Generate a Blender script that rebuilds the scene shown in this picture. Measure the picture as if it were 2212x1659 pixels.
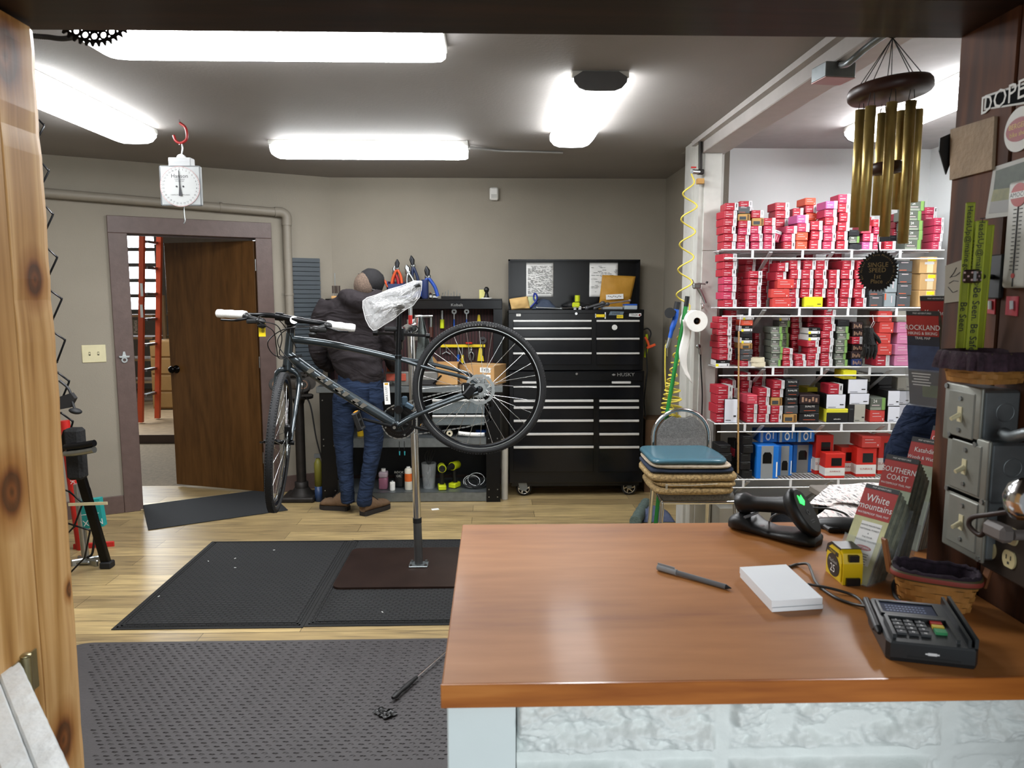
import bpy, bmesh, math, random
from mathutils import Matrix, Vector, noise
for _o in list(bpy.data.objects): bpy.data.objects.remove(_o)
S = bpy.context.scene
COL = S.collection
V = Vector
R = math.radians
PI = math.pi
# ------------------------------------------------------------------ camera
CAMZ, FPX, CX, CY = 1.58, 1600.0, 1106.0, 829.5
_t = math.atan(188.5/1600); _a = math.atan(42/1600*math.cos(_t))
FW = V((math.sin(_a)*math.cos(_t), math.cos(_a)*math.cos(_t), -math.sin(_t)))
RT = V((math.cos(_a), -math.sin(_a), 0)); UP = RT.cross(FW)
cam = bpy.data.cameras.new('camera'); camo = bpy.data.objects.new('camera', cam); COL.objects.link(camo)
camo.matrix_world = Matrix(((RT.x, UP.x, -FW.x, 0), (RT.y, UP.y, -FW.y, 0), (RT.z, UP.z, -FW.z, CAMZ), (0, 0, 0, 1)))
cam.sensor_width = 36; cam.lens = FPX/2212*36; cam.clip_start = .02; cam.clip_end = 100
cam.dof.use_dof = True; cam.dof.focus_distance = 3.4; cam.dof.aperture_fstop = 9.0
S.camera = camo
# ------------------------------------------------------------------ world, daylight, exposure
S.cycles.use_denoising = True
S.view_settings.view_transform = 'Standard'; S.view_settings.look = 'None'; S.view_settings.gamma = 1
S.view_settings.use_curve_mapping = False; S.view_settings.exposure = 1.42
w = bpy.data.worlds.new('world'); S.world = w; w.use_nodes = True
w.node_tree.nodes['Background'].inputs[0].default_value = (.9, .95, 1, 1)
w.node_tree.nodes['Background'].inputs[1].default_value = .13
def area(name, loc, target, sx, sy, power, col):
    l = bpy.data.lights.new(name, 'AREA'); l.shape = 'RECTANGLE'; l.size = sx; l.size_y = sy
    l.energy = power; l.color = col
    o = bpy.data.objects.new(name, l); COL.objects.link(o); o.location = loc
    o.rotation_euler = (V(target)-V(loc)).to_track_quat('-Z', 'Y').to_euler(); return o
area('shop_window_daylight', (1.6, -2.6, 1.9), (.1, 1.4, 1.1), 2.6, 1.9, 42, (.93, .98, 1))
area('storage_window_daylight', (-5.2, 9.0, 2.3), (-2.8, 6.6, .6), 2.0, 1.4, 60, (.9, .96, 1))
# ------------------------------------------------------------------ pixel helpers (a point on a real plane)
def ray(x, y): return FW+RT*((x-CX)/FPX)-UP*((y-CY)/FPX)
C0 = V((0, 0, CAMZ))
def PY(x, y, Y): d = ray(x, y); return C0+d*(Y/d.y)
def PZ(x, y, z): d = ray(x, y); return C0+d*((z-CAMZ)/d.z)
def PX(x, y, X): d = ray(x, y); return C0+d*(X/d.x)
def PN(x, y, o, n): d = ray(x, y); return C0+d*((V(o)-C0).dot(n)/d.dot(n))
# ------------------------------------------------------------------ materials
def lin(c):
    if isinstance(c, str):
        c = tuple(int(c[i:i+2], 16)/255 for i in (0, 2, 4))
    return tuple(x/12.92 if x <= .04045 else ((x+.055)/1.055)**2.4 for x in c)+(1,)
MATS = {}
def M(name, col, rough=.5, metal=0, var=.06, nscale=12, bump=0, bscale=80, emit=None, estr=0, trans=0, alpha=1, coat=0, ior=1.45, spec=.5):
    """procedural principled material: noise varies its colour a little and may bump it"""
    if name in MATS: return MATS[name]
    m = bpy.data.materials.new(name); m.use_nodes = True; nt = m.node_tree; b = nt.nodes['Principled BSDF']
    c = lin(col); b.inputs['Roughness'].default_value = rough; b.inputs['Metallic'].default_value = metal
    b.inputs['IOR'].default_value = ior; b.inputs['Specular IOR Level'].default_value = spec
    tc = nt.nodes.new('ShaderNodeTexCoord')
    n = nt.nodes.new('ShaderNodeTexNoise'); n.inputs['Scale'].default_value = nscale; n.inputs['Detail'].default_value = 5
    nt.links.new(tc.outputs['Object'], n.inputs['Vector'])
    mx = nt.nodes.new('ShaderNodeMixRGB'); mx.inputs[1].default_value = tuple(x*(1-var*2.2) for x in c[:3])+(1,)
    mx.inputs[2].default_value = tuple(min(1, x*(1+var*2.2)) for x in c[:3])+(1,)
    nt.links.new(n.outputs['Fac'], mx.inputs[0]); nt.links.new(mx.outputs[0], b.inputs['Base Color'])
    if bump:
        n2 = nt.nodes.new('ShaderNodeTexNoise'); n2.inputs['Scale'].default_value = bscale; n2.inputs['Detail'].default_value = 4
        nt.links.new(tc.outputs['Object'], n2.inputs['Vector'])
        bp = nt.nodes.new('ShaderNodeBump'); bp.inputs['Strength'].default_value = bump; bp.inputs['Distance'].default_value = .01
        nt.links.new(n2.outputs['Fac'], bp.inputs['Height']); nt.links.new(bp.outputs[0], b.inputs['Normal'])
    if emit: b.inputs['Emission Color'].default_value = lin(emit); b.inputs['Emission Strength'].default_value = estr
    if trans: b.inputs['Transmission Weight'].default_value = trans
    if coat: b.inputs['Coat Weight'].default_value = coat; b.inputs['Coat Roughness'].default_value = .12
    if alpha < 1: b.inputs['Alpha'].default_value = alpha
    MATS[name] = m; return m
def ramp(nt, stops):
    r = nt.nodes.new('ShaderNodeValToRGB'); e = r.color_ramp.elements
    while len(e) < len(stops): e.new(.5)
    for k, (p, c) in enumerate(stops): e[k].position = p; e[k].color = lin(c)
    return r
def wood(name, cols, scale=(1, 1, 1), rough=.45, coat=0, knots=0, ring=9, bump=.08, dist=2.5, at=()):
    """grain runs along the axis with the smallest scale"""
    if name in MATS: return MATS[name]
    m = bpy.data.materials.new(name); m.use_nodes = True; nt = m.node_tree; b = nt.nodes['Principled BSDF']; L = nt.links.new
    tc = nt.nodes.new('ShaderNodeTexCoord'); mp = nt.nodes.new('ShaderNodeMapping'); mp.inputs['Scale'].default_value = scale
    L(tc.outputs['Object'], mp.inputs[0])
    n1 = nt.nodes.new('ShaderNodeTexNoise'); n1.inputs['Scale'].default_value = 2; n1.inputs['Detail'].default_value = 4; n1.inputs['Distortion'].default_value = dist*.3
    L(mp.outputs[0], n1.inputs['Vector'])
    mu = nt.nodes.new('ShaderNodeMath'); mu.operation = 'MULTIPLY'; mu.inputs[1].default_value = ring; L(n1.outputs['Fac'], mu.inputs[0])
    fr = nt.nodes.new('ShaderNodeMath'); fr.operation = 'PINGPONG'; fr.inputs[1].default_value = 1; L(mu.outputs[0], fr.inputs[0])
    n2 = nt.nodes.new('ShaderNodeTexNoise'); n2.inputs['Scale'].default_value = 16; n2.inputs['Detail'].default_value = 6; L(mp.outputs[0], n2.inputs['Vector'])
    mx = nt.nodes.new('ShaderNodeMath'); mx.operation = 'MULTIPLY_ADD'; mx.inputs[1].default_value = .45; L(fr.outputs[0], mx.inputs[0])
    m3 = nt.nodes.new('ShaderNodeMath'); m3.operation = 'MULTIPLY'; m3.inputs[1].default_value = .6; L(n2.outputs['Fac'], m3.inputs[0]); L(m3.outputs[0], mx.inputs[2])
    r = ramp(nt, [(k/(len(cols)-1)*.8+.1, c) for k, c in enumerate(cols)]); L(mx.outputs[0], r.inputs[0]); out = r.outputs[0]
    if knots:
        vo = nt.nodes.new('ShaderNodeTexVoronoi'); vo.inputs['Scale'].default_value = knots
        m4 = nt.nodes.new('ShaderNodeMapping'); m4.inputs['Scale'].default_value = (1, 1, .62); L(tc.outputs['Object'], m4.inputs[0]); L(m4.outputs[0], vo.inputs['Vector'])
        kr = ramp(nt, [(.05, '1c0d06'), (.09, '5a2c10'), (.11, '3a1a08'), (.17, 'ffffff')]); L(vo.outputs['Distance'], kr.inputs[0])
        mm = nt.nodes.new('ShaderNodeMixRGB'); mm.blend_type = 'MULTIPLY'; mm.inputs[0].default_value = .85; L(out, mm.inputs[1]); L(kr.outputs[0], mm.inputs[2]); out = mm.outputs[0]
    for kp, kr_ in at:      # single knots at their real places in the board
        ge = nt.nodes.new('ShaderNodeNewGeometry'); sb = nt.nodes.new('ShaderNodeVectorMath'); sb.operation = 'SUBTRACT'; sb.inputs[1].default_value = kp; L(ge.outputs['Position'], sb.inputs[0])
        sc = nt.nodes.new('ShaderNodeVectorMath'); sc.operation = 'MULTIPLY'; sc.inputs[1].default_value = (.2/kr_, 1/kr_, .72/kr_); L(sb.outputs[0], sc.inputs[0])
        ad = nt.nodes.new('ShaderNodeVectorMath'); ad.operation = 'MULTIPLY_ADD'; ad.inputs[1].default_value = (.5, .5, .5); L(n2.outputs['Color'], ad.inputs[0]); L(sc.outputs[0], ad.inputs[2])
        sh = nt.nodes.new('ShaderNodeVectorMath'); sh.operation = 'SUBTRACT'; sh.inputs[1].default_value = (.25, .25, .25); L(ad.outputs[0], sh.inputs[0])
        le = nt.nodes.new('ShaderNodeVectorMath'); le.operation = 'LENGTH'; L(sh.outputs[0], le.inputs[0])
        k2 = ramp(nt, [(0, '4a2c18'), (.12, '9a6a44'), (.22, '6b4226'), (.33, '55321c'), (.38, '8a5c36'), (.55, 'd8c0a4'), (.95, 'ffffff')]); mr = nt.nodes.new('ShaderNodeMath'); mr.operation = 'MULTIPLY'; mr.inputs[1].default_value = .38; L(le.outputs['Value'], mr.inputs[0]); L(mr.outputs[0], k2.inputs[0])
        m5 = nt.nodes.new('ShaderNodeMixRGB'); m5.blend_type = 'MULTIPLY'; m5.inputs[0].default_value = .9; L(out, m5.inputs[1]); L(k2.outputs[0], m5.inputs[2]); out = m5.outputs[0]
    L(out, b.inputs['Base Color']); b.inputs['Roughness'].default_value = rough; b.inputs['Specular IOR Level'].default_value = .25
    if coat: b.inputs['Coat Weight'].default_value = coat; b.inputs['Coat Roughness'].default_value = .14
    if bump:
        bp = nt.nodes.new('ShaderNodeBump'); bp.inputs['Strength'].default_value = bump; bp.inputs['Distance'].default_value = .004
        L(mx.outputs[0], bp.inputs['Height']); L(bp.outputs[0], b.inputs['Normal'])
    MATS[name] = m; return m
def grid_mat(name, base, line, sx, sy, kind='brick', rough=.7, strength=.6, mortar=.1, dist=.004, offset=0, rot=0, var=.12):
    """object-space cells in XY with raised or sunk lines"""
    if name in MATS: return MATS[name]
    m = bpy.data.materials.new(name); m.use_nodes = True; nt = m.node_tree; b = nt.nodes['Principled BSDF']; L = nt.links.new
    tc = nt.nodes.new('ShaderNodeTexCoord'); mp = nt.nodes.new('ShaderNodeMapping'); L(tc.outputs['Object'], mp.inputs[0]); mp.inputs['Rotation'].default_value = (0, 0, rot)
    br = nt.nodes.new('ShaderNodeTexBrick'); L(mp.outputs[0], br.inputs['Vector']); br.offset = offset
    br.inputs['Scale'].default_value = 1; br.inputs['Brick Width'].default_value = sx; br.inputs['Row Height'].default_value = sy
    br.inputs['Mortar Size'].default_value = mortar*sy; br.inputs['Mortar Smooth'].default_value = .6; br.inputs['Color1'].default_value = lin(base)
    br.inputs['Color2'].default_value = tuple(x*(1-var) for x in lin(base)[:3])+(1,); br.inputs['Mortar'].default_value = lin(line)
    n = nt.nodes.new('ShaderNodeTexNoise'); n.inputs['Scale'].default_value = 60; n.inputs['Detail'].default_value = 5; L(tc.outputs['Object'], n.inputs['Vector'])
    mm = nt.nodes.new('ShaderNodeMixRGB'); mm.blend_type = 'MULTIPLY'; mm.inputs[0].default_value = .35; L(br.outputs['Color'], mm.inputs[1]); L(n.outputs['Color'], mm.inputs[2])
    L(mm.outputs[0], b.inputs['Base Color']); b.inputs['Roughness'].default_value = rough
    bp = nt.nodes.new('ShaderNodeBump'); bp.invert = True; bp.inputs['Strength'].default_value = strength; bp.inputs['Distance'].default_value = dist
    L(br.outputs['Fac'], bp.inputs['Height']); L(bp.outputs[0], b.inputs['Normal'])
    MATS[name] = m; return m
# ------------------------------------------------------------------ text outlines as meshes (made before the scene fills up)
_TX = {}
def text_mesh(s):
    if s not in _TX:
        c = bpy.data.curves.new('t', 'FONT'); c.body = s; c.size = 1; c.resolution_u = 2; c.align_x = 'CENTER'; c.align_y = 'CENTER'
        o = bpy.data.objects.new('t', c); me = o.to_mesh()
        _TX[s] = ([v.co.copy() for v in me.vertices], [tuple(p.vertices) for p in me.polygons])
        o.to_mesh_clear(); bpy.data.objects.remove(o); bpy.data.curves.remove(c)
    return _TX[s]
def frame(o, x, y):
    """matrix with origin o, X along x and Y as near y as can be"""
    x = V(x).normalized(); y = V(y); z = x.cross(y).normalized(); y = z.cross(x)
    return Matrix(((x.x, y.x, z.x, o[0]), (x.y, y.y, z.y, o[1]), (x.z, y.z, z.z, o[2]), (0, 0, 0, 1)))
_BX = {}
def _bevbox(bev, sx, sy, sz, seg):
    k = (round(bev, 4), round(sx, 4), round(sy, 4), round(sz, 4), seg)
    if k not in _BX:
        bm = bmesh.new(); bmesh.ops.create_cube(bm, size=1); bmesh.ops.scale(bm, vec=(sx, sy, sz), verts=bm.verts)
        bmesh.ops.bevel(bm, geom=bm.edges[:], offset=bev, segments=seg, profile=.5, affect='EDGES', clamp_overlap=True)
        bm.verts.ensure_lookup_table(); bm.verts.index_update()
        _BX[k] = ([v.co.copy() for v in bm.verts], [tuple(v.index for v in f.verts) for f in bm.faces]); bm.free()
    return _BX[k]
class MB:
    """collects shapes, then becomes one mesh object"""
    def __init__(s, mat): s.v = []; s.f = []; s.mi = []; s.sm = []; s.mats = [mat]; s.T = None
    def add(s, vs, fs, mat=None, smooth=False, T=None):
        if mat is None: k = 0
        else:
            if mat not in s.mats: s.mats.append(mat)
            k = s.mats.index(mat)
        n = len(s.v); t = T if s.T is None else (s.T if T is None else s.T@T)
        s.v += [t@V(v) for v in vs] if t is not None else [V(v) for v in vs]
        for f in fs: s.f.append(tuple(i+n for i in f)); s.mi.append(k); s.sm.append(smooth)
        return s
    def box(s, c, sz, mat=None, bev=0, rot=None, T=None, seg=1):
        if bev: vs, fs = _bevbox(bev, *sz, seg)
        else:
            x, y, z = [a/2 for a in sz]
            vs = [V((i*x, j*y, k*z)) for k in (-1, 1) for j in (-1, 1) for i in (-1, 1)]
            fs = [(0, 2, 3, 1), (4, 5, 7, 6), (0, 1, 5, 4), (2, 6, 7, 3), (0, 4, 6, 2), (1, 3, 7, 5)]
        m = Matrix.Translation(V(c))
        if rot is not None: m = m@(rot.to_4x4() if isinstance(rot, Matrix) else Matrix.Rotation(rot, 4, 'Z'))
        return s.add(vs, fs, mat, seg > 1, m if T is None else T@m)
    def bb(s, a, b, mat=None, bev=0, T=None, seg=1):
        """box from corner a to corner b"""
        a, b = V(a), V(b); return s.box((a+b)/2, [abs(x) for x in (b-a)], mat, bev, None, T, seg)
    def bar(s, p, q, w_, h, mat=None, up=(0, 0, 1), bev=0, T=None):
        """box-section bar from p to q"""
        p, q = V(p), V(q); d = q-p
        if abs(d.normalized().dot(V(up))) > .99: up = (0, 1, 0)
        m = frame((p+q)/2, d, up); return s.box((0, 0, 0), (d.length, h, w_), mat, bev, None, m if T is None else T@m)
    def tube(s, pts, r, mat=None, seg=8, closed=False, caps=True, T=None, smooth=True):
        P = [V(p) for p in pts]; n = len(P); rr = r if isinstance(r, (list, tuple)) else [r]*n
        vs = []; nrm = None
        for i in range(n):
            if closed: t = P[(i+1) % n]-P[i-1]
            else: t = P[min(i+1, n-1)]-P[max(i-1, 0)]
            if t.length < 1e-9: t = V((0, 0, 1))
            t.normalize()
            if nrm is None: nrm = t.orthogonal().normalized()
            else:
                nrm = nrm-t*nrm.dot(t)
                nrm = nrm.normalized() if nrm.length > 1e-6 else t.orthogonal().normalized()
            b = t.cross(nrm)
            for k in range(seg):
                a = 2*PI*k/seg; vs.append(P[i]+(nrm*math.cos(a)+b*math.sin(a))*rr[i])
        fs = []
        for i in range(n if closed else n-1):
            for k in range(seg):
                a = i*seg+k; b_ = i*seg+(k+1) % seg; c = ((i+1) % n)*seg+(k+1) % seg; d = ((i+1) % n)*seg+k; fs.append((a, b_, c, d))
        s.add(vs, fs, mat, smooth, T)
        if caps and not closed:
            s.add(vs[:seg], [tuple(range(seg))[::-1]], mat, False, T); s.add(vs[-seg:], [tuple(range(seg))], mat, False, T)
        return s
    def cyl(s, p, q, r, r2=None, mat=None, seg=14, T=None): return s.tube([p, q], [r, r if r2 is None else r2], mat, seg, T=T)
    def lathe(s, prof, mat=None, seg=20, T=None, smooth=True):
        """profile of (radius, z) turned about Z"""
        vs = [V((r*math.cos(2*PI*k/seg), r*math.sin(2*PI*k/seg), z)) for r, z in prof for k in range(seg)]
        fs = [(i*seg+k, i*seg+(k+1) % seg, (i+1)*seg+(k+1) % seg, (i+1)*seg+k) for i in range(len(prof)-1) for k in range(seg)]
        return s.add(vs, fs, mat, smooth, T)
    def prism(s, poly, z0, z1, mat=None, T=None):
        n = len(poly); vs = [V((x, y, z0)) for x, y in poly]+[V((x, y, z1)) for x, y in poly]
        return s.add(vs, [tuple(range(n))[::-1], tuple(range(n, 2*n))]+[(k, (k+1) % n, n+(k+1) % n, n+k) for k in range(n)], mat, False, T)
    def ring(s, outer, inner, z0, z1, mat=None, T=None):
        """flat ring between two outlines of as many points"""
        n = len(outer); vs = [V((x, y, z)) for z in (z0, z1) for L in (outer, inner) for x, y in L]; fs = []
        for k in range(n):
            j = (k+1) % n; fs += [(k, n+k, n+j, j), (2*n+k, 2*n+j, 3*n+j, 3*n+k), (k, j, 2*n+j, 2*n+k), (n+k, 3*n+k, 3*n+j, n+j)]
        return s.add(vs, fs, mat, False, T)
    def loft(s, rings, mat=None, closed=True, caps=True, smooth=True, T=None):
        n = len(rings[0]); vs = [V(p) for r in rings for p in r]; m = n if closed else n-1
        fs = [(i*n+k, i*n+(k+1) % n, (i+1)*n+(k+1) % n, (i+1)*n+k) for i in range(len(rings)-1) for k in range(m)]
        s.add(vs, fs, mat, smooth, T)
        if caps and closed: s.add(vs[:n], [tuple(range(n))[::-1]], mat, False, T); s.add(vs[-n:], [tuple(range(n))], mat, False, T)
        return s
    def ell(s, c, r, mat=None, T=None, seg=14, rot=None):
        vs = []; fs = []; h = seg//2+1
        for i in range(h+1):
            a = PI*i/h-PI/2
            for k in range(seg): vs.append(V((r[0]*math.cos(a)*math.cos(2*PI*k/seg), r[1]*math.cos(a)*math.sin(2*PI*k/seg), r[2]*math.sin(a))))
        for i in range(h):
            for k in range(seg): fs.append((i*seg+k, i*seg+(k+1) % seg, (i+1)*seg+(k+1) % seg, (i+1)*seg+k))
        m = Matrix.Translation(V(c))
        if rot is not None: m = m@rot.to_4x4()
        return s.add(vs, fs, mat, True, m if T is None else T@m)
    def sheet(s, f, nu, nv, mat=None, T=None, smooth=True, th=0):
        """surface f(u, v); th gives it a real thickness"""
        P = [[V(f(i/nu, j/nv)) for j in range(nv+1)] for i in range(nu+1)]; w_ = nv+1
        q = [(i*w_+j, (i+1)*w_+j, (i+1)*w_+j+1, i*w_+j+1) for i in range(nu) for j in range(nv)]
        top = [p for r in P for p in r]
        if not th: return s.add(top, q, mat, smooth, T)
        bot = []
        for i in range(nu+1):
            for j in range(nv+1):
                a = P[min(i+1, nu)][j]-P[max(i-1, 0)][j]; b = P[i][min(j+1, nv)]-P[i][max(j-1, 0)]; n = a.cross(b)
                bot.append(P[i][j]-(n.normalized() if n.length > 1e-9 else V((0, 0, 1)))*th)
        N = len(top); e = [i*w_ for i in range(nu+1)]+[nu*w_+j for j in range(1, nv+1)]+[i*w_+nv for i in range(nu-1, -1, -1)]+[j for j in range(nv-1, 0, -1)]
        fs = q+[tuple(a+N for a in f_[::-1]) for f_ in q]+[(e[k], N+e[k], N+e[(k+1) % len(e)], e[(k+1) % len(e)]) for k in range(len(e))]
        return s.add(top+bot, fs, mat, smooth, T)
    def text(s, body, T, size, mat, sx=1, th=.0004):
        """raised lettering in the XY plane of T"""
        vs, fs = text_mesh(body)
        return s.add([V((v.x*size*sx, v.y*size, th)) for v in vs], fs, mat, False, T)
    def mesh(s, name, inv=None):
        me = bpy.data.meshes.new(name); vs = [inv@v for v in s.v] if inv is not None else s.v
        me.from_pydata([tuple(v) for v in vs], [], s.f)
        for m in s.mats: me.materials.append(m)
        me.polygons.foreach_set('material_index', s.mi); me.polygons.foreach_set('use_smooth', s.sm); me.update()
        return me
_INV = {}
def top_of(o):
    while o.parent: o = o.parent
    return o
def obj(name, mb, parent=None, origin=None, label=None):
    """link mb (world coordinates) as one mesh; a top-level mesh gets its origin at its base"""
    if parent is not None:
        inv = _INV.get(top_of(parent).name); o = bpy.data.objects.new(name, mb.mesh(name, inv)); COL.objects.link(o); o.parent = parent
    else:
        if origin is None:
            xs = [v.x for v in mb.v]; ys = [v.y for v in mb.v]; zs = [v.z for v in mb.v]; origin = ((min(xs)+max(xs))/2, (min(ys)+max(ys))/2, min(zs))
        m = Matrix.Translation(V(origin)); o = bpy.data.objects.new(name, mb.mesh(name, m.inverted())); COL.objects.link(o); o.location = origin; _INV[o.name] = m.inverted()
    if label: o['label'] = label
    return o
def tag(o, label, cat, group=None, kind=None):
    o['label'] = label; o['category'] = cat
    if group: o['group'] = group
    if kind: o['kind'] = kind
    return o
def thing(name, label, cat, loc, rz=0, group=None):
    o = bpy.data.objects.new(name, None); COL.objects.link(o); o.location = loc; o.rotation_euler = (0, 0, rz); o.empty_display_size = .05
    _INV[o.name] = (Matrix.Translation(V(loc))@Matrix.Rotation(rz, 4, 'Z')).inverted(); return tag(o, label, cat, group)
def struct(name, mb, parent=None, label=None):
    o = obj(name, mb, parent, label=label)
    if parent is None: o['kind'] = 'structure'
    return o
def circ(r, n, cx=0, cy=0, a0=0): return [(cx+r*math.cos(a0+2*PI*k/n), cy+r*math.sin(a0+2*PI*k/n)) for k in range(n)]
def bez(pts, n=10):
    """smooth curve through the points"""
    P = [V(p) for p in pts]; P = [P[0]*2-P[1]]+P+[P[-1]*2-P[-2]]; out = []
    for i in range(1, len(P)-2):
        a, b, c, d = P[i-1:i+3]
        for k in range(n):
            t = k/n; out.append(.5*((2*b)+(c-a)*t+(2*a-5*b+4*c-d)*t*t+(3*b-a-3*c+d)*t**3))
    out.append(P[-2]); return out
def cloth_mat(name, col, folds=(7, 7, 20), dist=.035, fine=260, var=.15):
    """woven cloth with soft creases that run across the body"""
    m = M(name, col, .92, var=var, nscale=8, bump=.25, bscale=fine); nt = m.node_tree; L = nt.links.new; b = nt.nodes['Principled BSDF']; b.inputs['Specular IOR Level'].default_value = .15
    fb = [n for n in nt.nodes if n.type == 'BUMP'][0]; ge = nt.nodes.new('ShaderNodeNewGeometry'); mp = nt.nodes.new('ShaderNodeMapping'); mp.inputs['Scale'].default_value = folds; mp.inputs['Rotation'].default_value = (.2, .5, 0); L(ge.outputs['Position'], mp.inputs[0])
    n = nt.nodes.new('ShaderNodeTexNoise'); n.inputs['Scale'].default_value = 1; n.inputs['Detail'].default_value = 2.5; n.inputs['Distortion'].default_value = 1.2; L(mp.outputs[0], n.inputs['Vector'])
    bp = nt.nodes.new('ShaderNodeBump'); bp.inputs['Strength'].default_value = 1; bp.inputs['Distance'].default_value = dist; L(n.outputs['Fac'], bp.inputs['Height']); L(fb.outputs[0], bp.inputs['Normal']); L(bp.outputs[0], b.inputs['Normal']); return m
# shared materials
white_plastic = M('white_plastic', 'e4e4df', .4)
black_plastic = M('black_plastic', '131415', .42, var=.1)
black_rubber = M('black_rubber', '17181a', .62, var=.1)
black_metal = M('black_metal', '0d0e11', .28, .3, var=.1)
chrome = M('chrome', 'd8d8d8', .14, 1, var=.03)
steel = M('steel', 'a2a6a6', .34, 1, var=.08)
galv = M('galvanised_steel', '7e8486', .42, .75, var=.14, nscale=25)
paper = M('paper', 'e9e9e6', .8, var=.03)
ink = M('ink', '26262a', .7)
kraft = M('kraft_card', 'b98f5c', .8, var=.07)
red_plastic = M('red_plastic', 'b3241f', .4)
yellow = M('yellow_plastic', 'e0c51c', .45)
blue_plastic = M('blue_plastic', '1f55b4', .4)
# =================================================================== the room
CE = 2.535
wall_paint = M('warm_grey_wall_paint', '8d8679', .75, var=.05, nscale=3, bump=.12, bscale=140)
ceil_paint = M('grey_ceiling_paint', '908c89', .7, var=.05, nscale=2, bump=.1, bscale=60)
white_paint = M('white_bay_paint', 'dde0e0', .6, var=.03, nscale=3, bump=.06)
col_paint = M('scuffed_white_paint', 'bdbcb6', .5, var=.1, nscale=9, bump=.15, bscale=30)
trim_paint = M('brown_trim_paint', '5b4a45', .42, var=.14, nscale=18, bump=.1)
def planks():
    m = bpy.data.materials.new('oak_plank_floor'); m.use_nodes = True; nt = m.node_tree; b = nt.nodes['Principled BSDF']; L = nt.links.new
    tc = nt.nodes.new('ShaderNodeTexCoord'); br = nt.nodes.new('ShaderNodeTexBrick'); L(tc.outputs['Object'], br.inputs[0]); br.offset = .37
    br.inputs['Scale'].default_value = 1; br.inputs['Brick Width'].default_value = 1.22; br.inputs['Row Height'].default_value = .152
    br.inputs['Mortar Size'].default_value = .0014; br.inputs['Mortar'].default_value = lin('3a3020'); br.inputs['Color1'].default_value = lin('b3a586'); br.inputs['Color2'].default_value = lin('8d8069'); br.inputs['Bias'].default_value = -.1
    mp = nt.nodes.new('ShaderNodeMapping'); mp.inputs['Scale'].default_value = (1.6, 22, 1); L(tc.outputs['Object'], mp.inputs[0])
    n = nt.nodes.new('ShaderNodeTexNoise'); n.inputs['Scale'].default_value = 2.2; n.inputs['Detail'].default_value = 8; n.inputs['Distortion'].default_value = .6; L(mp.outputs[0], n.inputs['Vector'])
    r = ramp(nt, [(.28, '66583f'), (.42, '9f9274'), (.6, 'beb08e'), (.8, 'd2c6a8')]); L(n.outputs['Fac'], r.inputs[0])
    mm = nt.nodes.new('ShaderNodeMixRGB'); mm.blend_type = 'OVERLAY'; mm.inputs[0].default_value = .75; L(br.outputs['Color'], mm.inputs[1]); L(r.outputs[0], mm.inputs[2])
    L(mm.outputs[0], b.inputs['Base Color']); b.inputs['Roughness'].default_value = .36
    bp = nt.nodes.new('ShaderNodeBump'); bp.invert = True; bp.inputs['Strength'].default_value = .3; bp.inputs['Distance'].default_value = .002; L(br.outputs['Fac'], bp.inputs['Height']); L(bp.outputs[0], b.inputs['Normal'])
    return m
f = MB(planks()); f.bb((-3.6, .9, -.05), (4.2, 6.16, 0)); struct('floor', f)
# the angled wall with the doorway: its own frame, X along the wall, Y out of the room
WO = V((-1.31, 6.16, 0)); WE = V((.879, .477, 0)).normalized(); WN = V((-WE.y, WE.x, 0))
WL = frame(WO, WE, WN)
WI = WL.inverted()
def PW(x, y): return PN(x, y, WO, WN)
def SW(x, y): p = WI@PW(x, y); return p.x, p.z      # (along wall, height)
dl, dr = SW(301, 1000)[0], SW(568, 900)[0]          # door opening
dtop = 2.03
wl = MB(wall_paint)
wl.bb((-3.2, 0, 0), (dl-.02, .11, CE), T=WL); wl.bb((dr+.02, 0, 0), (0, .11, CE), T=WL); wl.bb((dl-.02, 0, dtop+.02), (dr+.02, .11, CE), T=WL)
struct('wall_left', wl)
wb = MB(wall_paint); wb.bb((-1.31, 6.16, 0), (1.7, 6.28, CE)); struct('wall_back', wb)
ws = MB(wall_paint); ws.bb((1.42, 4.9, 0), (1.54, 6.16, CE)); struct('wall_side', ws)     # behind the column, runs to the back wall
wy = MB(white_paint); wy.bb((1.44, 4.9, 0), (3.1, 5.02, CE)); struct('wall_rear', wy)
wr = MB(white_paint); wr.bb((2.86, .9, 0), (2.98, 4.9, CE)); struct('wall_right', wr)
wd = MB(wall_paint); wd.bb((-3.72, .9, 0), (-3.6, 5.05, CE)); struct('wall_side', wd)
c = MB(ceil_paint); c.bb((-4.2, 1.5, CE), (1.27, 6.4, CE+.08)); c.bb((1.27, 1.5, CE), (3.1, 5.1, CE+.08), M('bay_ceiling_paint', 'a5a1a0', .7)); c.bb((1.27, 5.1, CE), (1.7, 6.4, CE+.08)); struct('ceiling', c)
# front wall around the opening we look through (seen from the shop side)
fw_ = MB(wall_paint)
fw_.bb((-3.6, 1.415, 0), (-1.05, 1.5, 2.9)); fw_.bb((1.1, 1.415, 0), (3.0, 1.5, 2.9)); fw_.bb((-1.05, 1.415, 2.2), (1.1, 1.5, 2.9)); struct('wall_front', fw_)
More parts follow.
